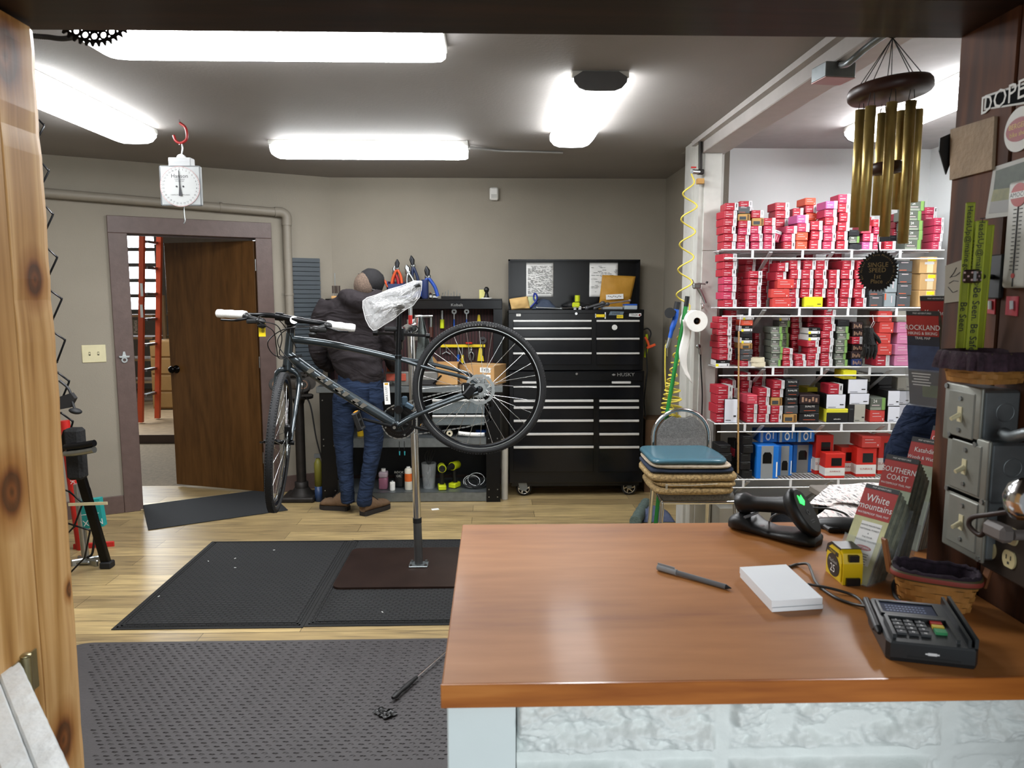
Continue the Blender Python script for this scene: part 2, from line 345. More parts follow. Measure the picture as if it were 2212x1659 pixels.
# door casing, jambs, baseboards
t = MB(trim_paint); o1 = SW(238, 800)[0]; o1 = dl-.125; w_ = .115
ztop = dtop+.12
t.bb((dl-w_, -.022, 0), (dl+.008, 0, dtop), bev=.003, T=WL); t.bb((dr-.008, -.022, 0), (dr+w_, 0, dtop), bev=.003, T=WL)
t.bb((dl-w_, -.022, dtop), (dr+w_, 0, ztop), bev=.003, T=WL); struct('trim_1', t)
t = MB(trim_paint); t.bb((dl-.02, 0, 0), (dl, .13, dtop), T=WL); t.bb((dr, 0, 0), (dr+.02, .13, dtop), T=WL); t.bb((dl-.02, 0, dtop), (dr+.02, .13, dtop+.02), T=WL)
t.bb((dl, .05, 0), (dl+.012, .07, dtop), T=WL); t.bb((dl, .05, dtop-.012), (dr, .07, dtop), T=WL); struct('trim_2', t)
b = MB(trim_paint); b.bb((-3.2, -.016, 0), (dl-w_, 0, .13), bev=.003, T=WL); b.bb((dr+w_, -.016, 0), (-.02, 0, .13), bev=.003, T=WL); struct('baseboard_left', b)
b = MB(trim_paint); b.bb((-1.3, 6.144, 0), (1.42, 6.16, .13), bev=.003); struct('baseboard_back', b)
t = MB(M('worn_metal_strip', 'b9aa8a', .4, .6, var=.2)); t.bb((dl-.01, -.03, 0), (dr+.01, .12, .012), bev=.003, T=WL); struct('trim_3', t)
# storage room beyond the door
YR = PZ(320, 957, 0).y; YZ = 12.2
sf = MB(M('worn_storage_floor', '776852', .85, var=.25, nscale=30, bump=.5, bscale=90)); pA = WL@V((-3.0, .11, -.004)); pB = WL@V((0, .11, -.004)); sf.add([pA, pB, (pB.x, YR, -.004), (-8, YR, -.004), (-8, pA.y, -.004)], [(0, 1, 2, 3, 4)]); struct('floor', sf)
sw = MB(M('storage_wall_paint', '8f8a80', .8)); q1, q2 = PY(262, 505, YZ), PY(345, 672, YZ)
sw.bb((-8, YZ, 0), (q1.x, YZ+.1, 3.2)); sw.bb((q1.x, YZ, 0), (q2.x, YZ+.1, q2.z)); sw.bb((q1.x, YZ, q1.z), (q2.x, YZ+.1, 3.2)); sw.bb((q2.x, YZ, 0), (-1.2, YZ+.1, 3.2)); sw.bb((-8.1, 4, 0), (-8, YZ, 3.2)); sw.bb((-1.2, 6.3, 0), (-1.1, YZ, 3.2)); struct('wall_storage', sw)
sc_ = MB(ceil_paint); pC = WL@V((-3.2, .11, 0)); sc_.add([(pC.x-4, pC.y-.9, 3.2), (pB.x, pB.y, 3.2), (pB.x, YZ, 3.2), (-8, YZ, 3.2)], [(0, 1, 2, 3)]); struct('ceiling', sc_)
up_ = MB(M('raised_storage_floor', '8a7457', .7, var=.2)); up_.bb((-8, YR, -.004), (-1.2, YZ, .085)); struct('floor', up_)
st = MB(M('dark_sill', '4a3a30', .6)); st.bb((-8, YR-.01, 0), (-1.2, YR, .09)); struct('trim_4', st)
wn = MB(M('bright_window_pane', 'ffffff', .3, emit='eef4ff', estr=5)); wn.bb((q1.x, YZ+.04, q2.z), (q2.x, YZ+.06, q1.z)); wo = struct('window_1', wn)
fr = MB(M('window_frame_paint', '8d8f8c', .6)); nb_ = 5
for k in range(nb_+1): z = q2.z+(q1.z-q2.z)*k/nb_; fr.bb((q1.x, YZ, z-.03), (q2.x, YZ+.04, z+.03))
for x in (q1.x, q2.x): fr.bb((x-.03, YZ-.01, q2.z), (x+.03, YZ+.04, q1.z))
obj('window_frame', fr, wo)
# door slab, standing open
dw = wood('door_veneer', ['3a2510', '4f3418', '5b3d1e', '664724'], (3, 3, .35), .4, ring=4, bump=.03)
hp = WL@V((dr-.005, .02, 0)); he = PZ(345, 1046, .0); ax = (V((he.x, he.y, 0))-hp); ax.z = 0
D = frame(hp, ax, (0, 0, 1))      # X toward the free edge, Y up, Z faces away or toward the camera
L_ = .845
d = MB(dw); d.box((L_/2, .02+.995, 0), (L_, 1.99, .036), bev=.002, T=D); do = struct('door_1', d)
if (D.to_3x3()@V((0, 0, 1))).y > 0: sg = -1
else: sg = 1
k = MB(M('black_knob_metal', '0e0c0b', .22, .8)); KT = D@Matrix.Translation(V((L_-.062, .99, sg*.018)))
if sg < 0: KT = KT@Matrix.Rotation(PI, 4, 'X')
k.lathe([(.0, 0), (.032, 0), (.033, .006), (.013, .012), (.012, .035), (.024, .042), (.029, .055), (.026, .068), (.012, .074), (0, .075)], T=KT); obj('door_knob', k, do)
for z in (.25, 1.02, 1.78):
    h = MB(steel); h.cyl(hp+V((0, 0, z))+WN*-.0, hp+V((0, 0, z+.09)), .008); obj('hinge', h, do)
# ------------------------------------------------------------------ column and ceiling beam at the bay
cm = MB(col_paint); cm.bb((1.262, 4.6, 0), (1.40, 4.88, CE)); cm.bb((1.29, 4.585, 0), (1.395, 4.6, 1.86), bev=.002); cm.bb((1.29, 4.585, 1.862), (1.395, 4.6, CE-.09), bev=.002)
cm.bb((1.245, 4.70, 0), (1.262, 4.88, CE)); cm.bb((1.40, 4.64, 0), (1.425, 4.90, CE)); struct('trim_5', cm)
bm_ = MB(M('white_beam_paint', 'aba6a2', .5, var=.06)); bm_.bb((1.27, 1.5, CE-.09), (1.42, 4.9, CE-.001), bev=.004); bm_.bb((1.235, 1.5, CE-.03), (1.27, 4.7, CE-.001)); struct('trim_6', bm_)
# ------------------------------------------------------------------ the opening: pine jamb, dark lintel, panelled wall
pine = wood('knotty_pine', ['8a5e30', 'ab7f48', 'bf945c', 'cfa671', 'b3854e'], (3.2, 3.2, .16), .5, .06, ring=12, bump=.12, at=[(tuple(PX(x, y, -.81)), r) for x, y, r in ((12, 118, .034), (76, 604, .020), (24, 1062, .026), (152, 1272, .010), (140, 1600, .026))])
dark_pine = wood('dark_stained_pine', ['1e0f07', '3d210f', '563018', '683d1f'], (2.2, 2.2, .3), .65, 0, knots=2.0, ring=9)
beam_wood = wood('dark_beam_wood', ['140c08', '22140c', '2f1c10', '3a2415'], (.3, 2.5, 2.5), .5, .1, knots=2.2, ring=8)
def rough_post():
    m = MB(pine)
    rings = []
    N = 56
    for i in range(N+1):
        z = 2.05*i/N; e = .004*noise.noise(V((0, 1, z*6)))+.003*noise.noise(V((3, 0, z*25)))-.012*max(0, (1.25-z))*.5
        e2 = .008*abs(noise.noise(V((5, 2, z*18))))
        xi = -.81+e*.6
        rings.append([(xi, 1.287, z), (xi, 1.385-e2, z), (xi-.010, 1.41-e2*.5, z), (-1.05, 1.41, z), (-1.05, 1.287, z)])
    m.loft(rings, smooth=False); return m
struct('trim_7', rough_post())
jb = MB(pine); jb.bb((-1.05, .80, 0), (-.809, 1.284, 2.05), bev=.004); struct('trim_8', jb)
lt = MB(beam_wood); lt.bb((-1.3, 1.24, 2.056), (1.2, 1.42, 2.4), bev=.004); lt.bb((-1.3, .70, 2.062), (1.2, 1.237, 2.4), bev=.004); struct('trim_9', lt)
pw = MB(dark_pine)
for k, (a, b_) in enumerate(((1.415, 1.258), (1.254, 1.09), (1.086, .92), (.916, .74), (.736, .5))): pw.bb((.868, b_, 0), (1.0, a, 2.06), bev=.003)
struct('wall_right', pw)
# =================================================================== ceiling lights
glow = M('glowing_diffuser', 'ffffff', .35, emit='fbfdff', estr=13, var=.01)
glow_end = M('glowing_diffuser_end', 'f4f4f0', .35, emit='fbfdff', estr=3.0, var=.02)
pan = M('light_housing_enamel', 'd9d9d4', .4)
endcap = M('dark_light_endcap', '5e5f60', .5)
def fixture(label, x0, x1, y0, y1, long_x, cap=None):
    cx, cy = (x0+x1)/2, (y0+y1)/2; Lh = (x1-x0)/2 if long_x else (y1-y0)/2; W = (y1-y0)/2 if long_x else (x1-x0)/2
    t = thing('ceiling_light', label, 'ceiling light', (cx, cy, CE), 0, 'fluorescent ceiling lights')
    T = Matrix.Translation(V((cx, cy, 0)))@(Matrix() if long_x else Matrix.Rotation(PI/2, 4, 'Z'))
    h = MB(pan); h.bb((-Lh, -W*.96, CE-.03), (Lh, W*.96, CE), bev=.003, T=T); obj('housing', h, t)
    z0 = CE-.028; prof = [(-1, z0), (-.985, z0-.02), (-.8, z0-.045), (-.55, z0-.056), (0, z0-.058), (.55, z0-.056), (.8, z0-.045), (.985, z0-.02), (1, z0)]
    def rg(x, s): return [V((x, p*W*s, z0-(z0-z)*s)) for p, z in prof]
    g = MB(glow); e = Lh*.9
    g.loft([rg(-e, 1), rg(e, 1)], closed=False, T=T)
    g.loft([rg(-Lh+.004, .86), rg(-Lh+.02, .97), rg(-e, 1)], glow_end, closed=False, T=T); g.loft([rg(e, 1), rg(Lh-.02, .97), rg(Lh-.004, .86)], glow_end, closed=False, T=T)
    for sx in (-1, 1):
        r_ = rg(sx*(Lh-.004), .86); g.add([T@p for p in r_], [tuple(range(len(r_)))], glow_end)
    obj('diffuser', g, t)
    if cap is not None:
        k = MB(endcap); sx = cap*(Lh+.004); r_ = [(p*W*.9, z0-(z0-z)*.95+.0) for p, z in prof]
        k.loft([[V((sx-.012*cap, y, z)) for y, z in r_]+[V((sx-.012*cap, W*.6, CE-.004)), V((sx-.012*cap, -W*.6, CE-.004))], [V((sx, y, z)) for y, z in r_]+[V((sx, W*.6, CE-.004)), V((sx, -W*.6, CE-.004))]], smooth=False, T=T)
        obj('end_cap', k, t)
fixture('wide fluorescent ceiling light nearest the viewer, cut by the dark wooden lintel', -1.42, -.17, 2.54, 2.985, True)
fixture('long fluorescent ceiling light running along the wall beside the pine post', -2.17, -1.92, 3.2, 4.46, False, -1)
fixture('slim fluorescent ceiling light across the ceiling near the back wall', -1.37, -.15, 4.70, 4.95, True)
fixture('fluorescent ceiling light pointing at the viewer with a dark grey end cap', .335, .59, 3.27, 4.50, False, -1)
fixture('fluorescent light over the wire shelves behind the brass wind chime', 1.99, 2.24, 3.1, 4.30, False, 1)
def conduit(pts, r, mat, label, ribs=True, name='flexible_conduit', cat='conduit'):
    m = MB(mat); P = bez(pts, 8)
    if ribs:
        L = sum((P[i+1]-P[i]).length for i in range(len(P)-1)); n = int(L/.007); Q = []; 
        for k in range(n*2+1):
            s_ = L*k/(n*2); i = 0
            while i < len(P)-2 and s_ > (P[i+1]-P[i]).length: s_ -= (P[i+1]-P[i]).length; i += 1
            Q.append(P[i].lerp(P[i+1], min(1, s_/max(1e-6, (P[i+1]-P[i]).length))))
        m.tube(Q, [r*(1 if k % 2 else .82) for k in range(len(Q))], seg=8)
    else: m.tube(P, r, seg=10)
    return tag(obj(name, m), label, cat)
conduit([PZ(55, 76, 2.5), PZ(100, 80, 2.5), PZ(150, 82, 2.49), (-1.33, 2.72, 2.515)], .010, M('dark_conduit', '3c3a38', .5, .5), 'dark ribbed conduit entering the nearest ceiling light')
conduit([(-.15, 4.82, 2.515), PZ(1080, 326, 2.525), PZ(1150, 328, 2.527), PZ(1216, 330, 2.525)], .009, M('pale_conduit', '9a9996', .45, .4), 'pale ribbed conduit between the two rear ceiling lights')
# =================================================================== mats on the floor
rib = grid_mat('ribbed_carpet_mat', '232425', '0f0f10', .034, .022, offset=.5, rough=.95, strength=1, mortar=.16, dist=.006)
edge_r = M('mat_rubber_edge', '121212', .8)
def floor_mat(name, label, x0, x1, y0, y1, mat, z=0, th=.009, border=.045, skew=0):
    t = thing(name, label, 'mat', ((x0+x1)/2, (y0+y1)/2, z))
    m = MB(edge_r); m.bb((x0, y0, z), (x1, y1, z+th*.55), bev=.002); obj('rubber_border', m, t)
    m = MB(mat); m.bb((x0+border, y0+border, z+th*.5), (x1-border, y1-border, z+th), bev=.002); obj('carpet', m, t)
    m = MB(mat); 
    for k in (.018, .032): 
        for a, b in (((x0+k, y0+k), (x1-k, y0+k+.008)), ((x0+k, y1-k-.008), (x1-k, y1-k)), ((x0+k, y0+k), (x0+k+.008, y1-k)), ((x1-k-.008, y0+k), (x1-k, y1-k))): m.bb((a[0], a[1], z+th*.5), (b[0], b[1], z+th*.85))
    obj('ridge', m, t); return t
floor_mat('floor_mat', 'black ribbed floor mat lying on the planks, its whole length in view', -1.825, -.915, 3.42, 4.70, rib)
floor_mat('floor_mat', 'black ribbed floor mat under the steel plate of the repair stand', -.9145, .42, 3.43, 4.705, rib)
def rubber_mat():
    m = MB(M('grey_rubber', '3d3a3b', .6, var=.1, nscale=8, bump=.15, bscale=60)); x0, x1, y0, y1 = -1.93, .9, 1.75, 3.27
    P = [(x0, y0), (x1, y0), (x1, y1-.0)]+[(x0+.11+.11*math.cos(a), y1-.11+.11*math.sin(a)) for a in [PI/2+PI/2*k/6 for k in range(7)]]
    m.prism(P, .0, .012)
    # raised anti-slip lozenges
    d = .0; s_ = .036; ny = int((y1-y0-.06)/s_*1.0)
    for j in range(ny):
        for i in range(int((.75-x0)/s_)):
            x = x0+.04+(i+.5*(j % 2))*s_; y = y1-.03-j*s_*.62
            if y < 1.9: continue
            if x < -1.064+(-.9)*0-1.0 and y < 2.2: continue
            if x < -.56*y-.02: continue
            a = .0125; c_ = (1 if (i+j) % 2 else -1)
            m.add([V((x-a, y, .012)), V((x, y-a*.42, .012)), V((x+a, y, .012)), V((x, y+a*.42, .012)), V((x-a*.5, y+c_*.0015, .0155)), V((x+a*.5, y+c_*.0015, .0155))], [(0, 1, 5, 4), (1, 2, 5), (4, 5, 2, 3), (0, 4, 3)])
    return tag(obj('rubber_mat', m), 'large grey rubber mat with raised lozenge pattern and one rounded corner', 'mat')
rubber_mat()
dm = MB(M('charcoal_felt', '26282a', 1, var=.3, nscale=220, bump=.5, bscale=300))
c4 = [PZ(309, 1097, .0), PZ(320, 1146, .0), PZ(622, 1103, .0), PZ(574, 1062, .0)]
def ramp_pt(u, v):
    a = c4[0].lerp(c4[3], u); b = c4[1].lerp(c4[2], u); p = a.lerp(b, v); p.z = .016*(1-v)+.003; return p
dm.sheet(ramp_pt, 8, 4, th=.003, smooth=False); tag(obj('door_mat', dm), 'charcoal felt mat sloping down from the open doorway', 'mat')
# =================================================================== counter
top_w = wood('counter_wood', ['7c4a28', '97602f', 'a66d3a', 'b57c48'], (.35, 2.2, 2.2), .5, .05, ring=3, bump=.015, dist=1)
nose_w = wood('counter_edge_wood', ['86481c', 'a8642a', 'bd7a3a'], (.5, 3, 5), .32, .3, ring=5, bump=.03)
ct = thing('counter', 'reddish brown wooden counter running toward the panelled wall', 'counter', (.4, 1.3, 0))
m = MB(top_w); m.bb((-.072, .967, 1.018), (.866, 1.687, 1.05), bev=.002); m.bb((.866, 1.42, 1.018), (1.25, 1.687, 1.05)); obj('countertop', m, ct)
m = MB(nose_w); m.bb((-.073, .962, 1.017), (.866, .968, 1.0505), bev=.001); obj('front_edge', m, ct)
white_stone = M('white_painted_stone', 'd8dedc', .55, var=.03, nscale=10, bump=.2, bscale=70)
m = MB(white_stone)
joints = (.336, .672)
def stone(u, v):
    x = .033+u*.835; z = .72+v*.296; d = 0
    jx = min(abs(x-j) for j in joints); jz = min(abs(z-.912), abs(z-.735), abs(z-1.14)); e = min(jx-.008, jz-.006, x-.035+.01)
    n = noise.fractal(V((x*9, z*14, 1)), .8, 2.1, 6)*.026+noise.noise(V((x*3.2, z*5, 4)))*.012
    n += abs(noise.noise(V((x*16, z*24, 9))))*.010-abs(noise.noise(V((x*38+z*14, z*46, 5))))*.006
    k = max(0, min(1, e/.014)); k = k*k*(3-2*k)
    d = k*(.012+n)+(1-k)*(.002*noise.noise(V((x*40, z*40, 2))))
    return (x, 1.012-max(-.003, d), z)
m.sheet(stone, 360, 170, smooth=True); m.bb((-.06, 1.02, 0), (.866, 1.35, 1.016)); m.bb((.033, 1.005, 0), (.866, 1.02, .72)); struct('wall_front', m)
m = MB(M('white_board_paint', 'd6e0e0', .45, var=.02, bump=.08, bscale=25)); m.bb((-.066, .985, 0), (.031, 1.02, 1.016), bev=.002); struct('trim_10', m)
# =================================================================== red-black tool chests
enamel = M('black_tool_chest_enamel', '0a0b0e', .22, .1, var=.2, bump=.02, bscale=14)
enamel2 = M('black_drawer_enamel', '0b0c10', .18, .1, var=.2, bump=.03, bscale=9)
hand_m = M('brushed_drawer_trim', 'e8e8e6', .35, .55, var=.05)
YF = 5.72
def px(x, y, Y=YF): return PY(x, y, Y)
def drawer(parent, x0, x1, ytop, ybot, hh=3.2, bright=True):
    a = px(x0, ytop); b = px(x1, ybot); m = MB(enamel2); m.bb((a.x, YF-.012, b.z+.003), (b.x, YF+.01, a.z), bev=.002); d = obj('drawer', m, parent)
    h = MB(hand_m); t = hh*.00358; h.bb((a.x, YF-.024, a.z-t), (b.x, YF-.011, a.z), bev=.002); obj('handle', h, d, label='bright metal drawer trim')
    return d
lc = thing('tool_cabinet', 'black rolling tool cabinet with bright drawer trims, lower of the two stacked', 'tool cabinet', (.65, 5.95, 0))
a = px(1100, 802); b = px(1387, 1042)
m = MB(enamel); m.bb((a.x, YF, b.z), (b.x, 6.13, a.z), bev=.004); m.bb((a.x+.02, YF+.02, b.z-.03), (b.x-.02, 6.11, b.z)); obj('body', m, lc)
m = MB(enamel); f1, f2 = px(1100, 805), px(1387, 822); m.bb((f1.x, YF-.014, f2.z), (f2.x, YF, f1.z), bev=.002); obj('lid_panel', m, lc)
m = MB(M('grey_badge', '8b8b88', .4, .4)); TT = frame(px(1351, 809)+V((0, -.0155, 0)), (1, 0, 0), (0, 0, 1)); m.text('HUSKY', TT, .038, m.mats[0], 1.15); q = px(1325, 809); m.prism([(-.016, 0), (0, .009), (.016, 0), (0, -.009)], 0, .001, T=frame(q+V((0, -.0155, 0)), (1, 0, 0), (0, 0, 1))); obj('badge', m, lc)
for xk, yk in ((1245, 807),): m = MB(chrome); p = px(xk, yk); m.cyl(p+V((0, -.013, 0)), p+V((0, -.022, 0)), .009); obj('lock', m, lc)
for x0, x1 in ((1128, 1163), (1321, 1362)):
    m = MB(hand_m); a, b = px(x0, 823.5), px(x1, 828); m.bb((a.x, YF-.02, b.z), (b.x, YF-.008, a.z), bev=.002); obj('panel_handle', m, lc)
drawer(lc, 1109, 1381, 833.5, 861)
ys = [863, 877.5, 906, 934.7, 963, 1021]
for i in range(5):
    drawer(lc, 1109.5, 1281, ys[i], ys[i+1]-2, 5); drawer(lc, 1294, 1379, ys[i], ys[i+1]-2, 5)
def caster(parent, x, y, r, brake):
    m = MB(black_rubber); T = Matrix.Translation(V((x, y, r)))@Matrix.Rotation(PI/2, 4, 'X'); m.lathe([(r*.72, -.018), (r*.95, -.018), (r, -.012), (r, .012), (r*.95, .018), (r*.72, .018)], seg=28, T=T); c_ = obj('caster', m, parent)
    h = MB(chrome)
    for k in range(6):
        a = k*PI/3; h.box((math.cos(a)*r*.40, math.sin(a)*r*.40, .016), (r*.62, r*.16, .006), rot=a+.35, T=T)
    h.lathe([(r*.70, .019), (r*.76, .021), (r*.76, .012), (r*.70, .012)], T=T, seg=28); h.lathe([(0, .024), (r*.17, .024), (r*.2, .01)], T=T); obj('hub', h, c_)
    b = MB(galv); b.bb((x-.02, y-.028, r*.9), (x+.02, y-.022, .145), bev=.002); b.bb((x-.02, y+.022, r*.9), (x+.02, y+.028, .145)); b.bb((x-.035, y-.03, .138), (x+.035, y+.03, .146))
    if brake: b.prism([(-.035, .0), (.01, -.015), (.03, .01), (.02, .06), (-.045, .055)], 0, .012, T=frame((x, y-.04, r*.95), (1, 0, 0), (0, 0, 1)))
    obj('fork', b, c_)
caster(lc, .245, 5.79, .062, True); caster(lc, 1.09, 5.79, .062, False); caster(lc, .245, 6.06, .062, False); caster(lc, 1.09, 6.06, .062, False)
uc = thing('tool_chest', 'black top tool chest with open lid, stickers and eight drawers', 'tool chest', (.65, 5.93, px(1100, 801).z), 0)
a = px(1098, 669); b = px(1389, 800)
m = MB(enamel); m.bb((a.x, YF+.004, b.z), (b.x, 6.05, a.z-.012), bev=.004); m.bb((a.x, YF, a.z-.03), (b.x, 6.05, a.z), bev=.003); obj('body', m, uc)
ztopc = a.z
la, lb = PY(1098, 561, 6.06), PY(1378, 668, 6.06)
m = MB(enamel); m.bb((la.x, 6.06, ztopc-.02), (lb.x, 6.075, la.z), bev=.002)
for s_ in (0, 1):
    x = (la.x, lb.x-.012)[s_]; m.bb((x, 6.0, ztopc), (x+.012, 6.065, la.z))
m.bb((la.x, 6.0, la.z-.012), (lb.x, 6.065, la.z)); obj('open_lid', m, uc)
for ym in (692, 708, 731, 762): 
    pass
yl = [691, 707, 730, 761, 790]
for i in range(4): drawer(uc, 1108.5, 1277, yl[i], yl[i+1]-1.5, 4)
yr = [691, 729.5, 761, 790]
for i in range(3): drawer(uc, 1288, 1380, yr[i], yr[i+1]-1.5, 4)
m = MB(chrome); p = px(1244.5, 677.5); m.cyl(p, p+V((0, -.01, 0)), .010); obj('lock', m, uc)
m = MB(M('pale_round_sticker', 'd5d5d0', .5)); p = px(1327, 707); m.cyl(p+V((0, -.010, 0)), p+V((0, -.0145, 0)), .021, seg=24); obj('round_sticker', m, uc, label='pale round sticker')
m = MB(white_plastic); p = px(1120, 680.5); m.box(p+V((0, -.002, 0)), (.034, .003, .018)); m.text('1984', frame(p+V((0, -.004, 0)), (1, 0, 0), (0, 0, 1)), .012, ink); obj('label', m, uc, label='small white label')
m = MB(yellow); p = px(1297, 682); m.box(p+V((0, -.002, 0)), (.075, .003, .022)); m.box(p+V((.037, -.002, .002)), (.009, .003, .05), white_plastic); m.box(p+V((-.037, -.002, 0)), (.007, .003, .03), white_plastic); obj('yellow_sticker', m, uc, label='yellow and white sticker')
m = MB(M('blue_grey_sticker', '6f7f8c', .3, .5)); p = px(1331, 677); m.prism([(-.058, -.014), (.052, -.014), (.06, .014), (-.045, .016)], 0, .003, T=frame(p+V((0, -.0, 0)), (1, 0, 0), (0, 0, 1))); m.text('PARK', frame(p+V((0, -.0015, 0)), (1, 0, .04), (0, 0, 1)), .022, M('dark_letters', '20242a', .4), 1.2, .0025); obj('park_sticker', m, uc)
m = MB(yellow); p = px(1339, 684); m.box(p+V((0, -.003, 0)), (.05, .003, .024)); m.text('Pedro', frame(p+V((0, -.005, 0)), (1, 0, 0), (0, 0, 1)), .017, ink); obj('price_sticker', m, uc)
m = MB(M('white_red_sticker', 'dddddc', .4)); p = px(1372, 680.5); m.prism([(-.048, -.011), (.03, -.015), (.048, -.004), (.046, .014), (-.046, .012)], 0, .003, T=frame(p, (1, 0, 0), (0, 0, 1))); m.text('TREK', frame(p+V((-.008, -.0035, 0)), (1, 0, 0), (0, 0, 1)), .026, ink, 1.05); m.cyl(p+V((.034, -.003, 0)), p+V((.034, -.005, 0)), .008, mat=M('dark_red_ink', '6e1519', .5)); obj('bike_brand_sticker', m, uc)
# papers fixed inside the lid
def sheet_text(m, o, w_, h_, rows, dense, seed):
    rnd = random.Random(seed)
    for r_ in range(rows):
        z = h_/2-.03-r_*(h_-.05)/rows; x = -w_/2+.012
        while x < w_/2-.02:
            L = rnd.uniform(.01, .035)
            if rnd.random() < dense: m.box((x+L/2, -.0018, z), (L, .0006, .0022), ink, T=Matrix.Translation(o))
            x += L+rnd.uniform(.004, .012)
def lid_paper(x0, x1, y0, y1, label, dense, rows, seed):
    a, b = PY(x0, y0, 6.05), PY(x1, y1, 6.05); o = V(((a.x+b.x)/2, 6.0595, (a.z+b.z)/2)); w_ = b.x-a.x; h_ = a.z-b.z
    m = MB(paper); m.sheet(lambda u, v: (o.x+(u-.5)*w_, o.y-.001-.004*abs(noise.noise(V((u*2, v*3, seed)))), o.z+(v-.5)*h_), 10, 12, th=.0006)
    sheet_text(m, o+V((0, -.004, 0)), w_, h_, rows, dense, seed); tag(obj('paper_sheet', m, origin=(o.x, o.y, o.z-h_/2)), label, 'paper', 'papers in the chest lid')
lid_paper(1137, 1195, 567, 641, 'printed table sheet taped inside the chest lid, above the small brown envelope', .8, 34, 1)
lid_paper(1274, 1334, 567, 641, 'typed list taped inside the chest lid, partly behind the padded envelope', .35, 22, 2)
# =================================================================== workbench
YB = 5.6
bt = px(690, 836, YB); wbx0, wbx1 = px(684, 840, YB).x, px(1086, 840, YB).x
wbn = thing('workbench', 'steel workbench with black legs and galvanised shelves behind the bicycle', 'workbench', ((wbx0+wbx1)/2, 5.85, 0))
m = MB(galv); m.bb((wbx0, YB-.02, .858), (wbx1, 6.10, .905), bev=.003); obj('bench_top', m, wbn)
for z0, z1, nm in ((.432, .505, 'shelf'), (.005, .075, 'shelf')):
    m = MB(galv); m.bb((wbx0+.05, YB+.01, z0), (wbx1-.04, YB+.014, z1)); m.bb((wbx0+.05, YB+.01, z1-.004), (wbx1-.04, 6.08, z1)); obj(nm, m, wbn)
legm = M('black_bench_leg_steel', '0c0c0d', .4, .4)
for x0, x1 in ((px(692, 900, YB).x, px(726, 900, YB).x), (px(1050, 900, YB).x, px(1080, 900, YB).x)):
    for y0 in (YB-.005, 6.02):
        m = MB(legm); m.bb((x0, y0, 0), (x1, y0+.004, .858)); e = x0 if x0 < -.5 else x1; m.bb((e-.002, y0, 0), (e+.002, y0+.06, .858))
        for z in (.04, .10, .45, .5, .8):
            for xx in (x0+.02, x1-.02): m.cyl((xx, y0-.003, z), (xx, y0, z), .005, mat=steel, seg=8)
        obj('leg', m, wbn)
m = MB(M('dark_back_panel', '191a1c', .6)); m.bb((wbx0+.05, 6.085, .1), (wbx1-.05, 6.095, .85)); obj('back_panel', m, wbn)
# diamond plate drawers under the bench top
dpl = M('diamond_plate', '8c979c', .33, .8, var=.08)
def dplate(x0, x1, y0, y1):
    a, b = PY(x0, y0, 5.62), PY(x1, y1, 5.62); m = MB(dpl); m.bb((a.x, 5.615, b.z), (b.x, 5.9, a.z), bev=.002)
    nx = int((b.x-a.x)/.033); nz = max(2, int((a.z-b.z)/.02))
    for i in range(nx):
        for j in range(nz):
            T = Matrix.Translation(V((a.x+(i+.5)*(b.x-a.x)/nx, 5.613, b.z+(j+.5)*(a.z-b.z)/nz)))@Matrix.Rotation((.8 if (i+j) % 2 else -.8), 4, 'Y'); m.box((0, 0, 0), (.018, .004, .005), bev=.001, T=T)
    return m, a, b
for y0, y1 in ((863, 893), (897, 918)):
    m, a, b = dplate(934, 1047, y0, y1); d = obj('drawer', m, wbn, label='diamond plate drawer front'); h = MB(hand_m); h.bb((a.x, 5.598, a.z-.012), (b.x, 5.612, a.z+.003), bev=.002); obj('handle', h, d)
# pegboard hutch standing on the bench
YP = 5.93
pb = thing('tool_hutch', 'black pegboard tool hutch standing on the workbench', 'tool hutch', ((wbx0+wbx1)/2, 6.02, .905))
hx0, hx1 = PY(703, 650, YP).x, PY(1085, 650, YP).x; hz = PY(900, 647, YP).z; hz2 = PY(900, 668, YP).z
m = MB(enamel); m.bb((hx0, YP, hz2), (hx1, 6.12, hz), bev=.004); m.bb((hx0, YP-.01, hz-.006), (hx1, 6.12, hz+.006), bev=.002); obj('top_cabinet', m, pb)
m = MB(grid_mat('maroon_pegboard', '3a1518', '120708', .0254, .0254, strength=.4, mortar=.2)); m.bb((hx0+.01, 6.09, .905), (hx1-.01, 6.10, hz2)); obj('pegboard', m, pb, label='dark maroon pegboard')
for x in (hx0, PY(1066, 700, YP).x):
    m = MB(enamel); m.bb((x, YP+.005, .905), (x+.022 if x < -1 else hx1, 6.12, hz2)); obj('side_panel', m, pb)
m = MB(M('grey_badge', '8b8b88')); m.text('Kobalt', frame(PY(987, 659, YP)+V((0, -.002, 0)), (1, 0, 0), (0, 0, 1)), .03, m.mats[0], 1.2); obj('badge', m, pb)
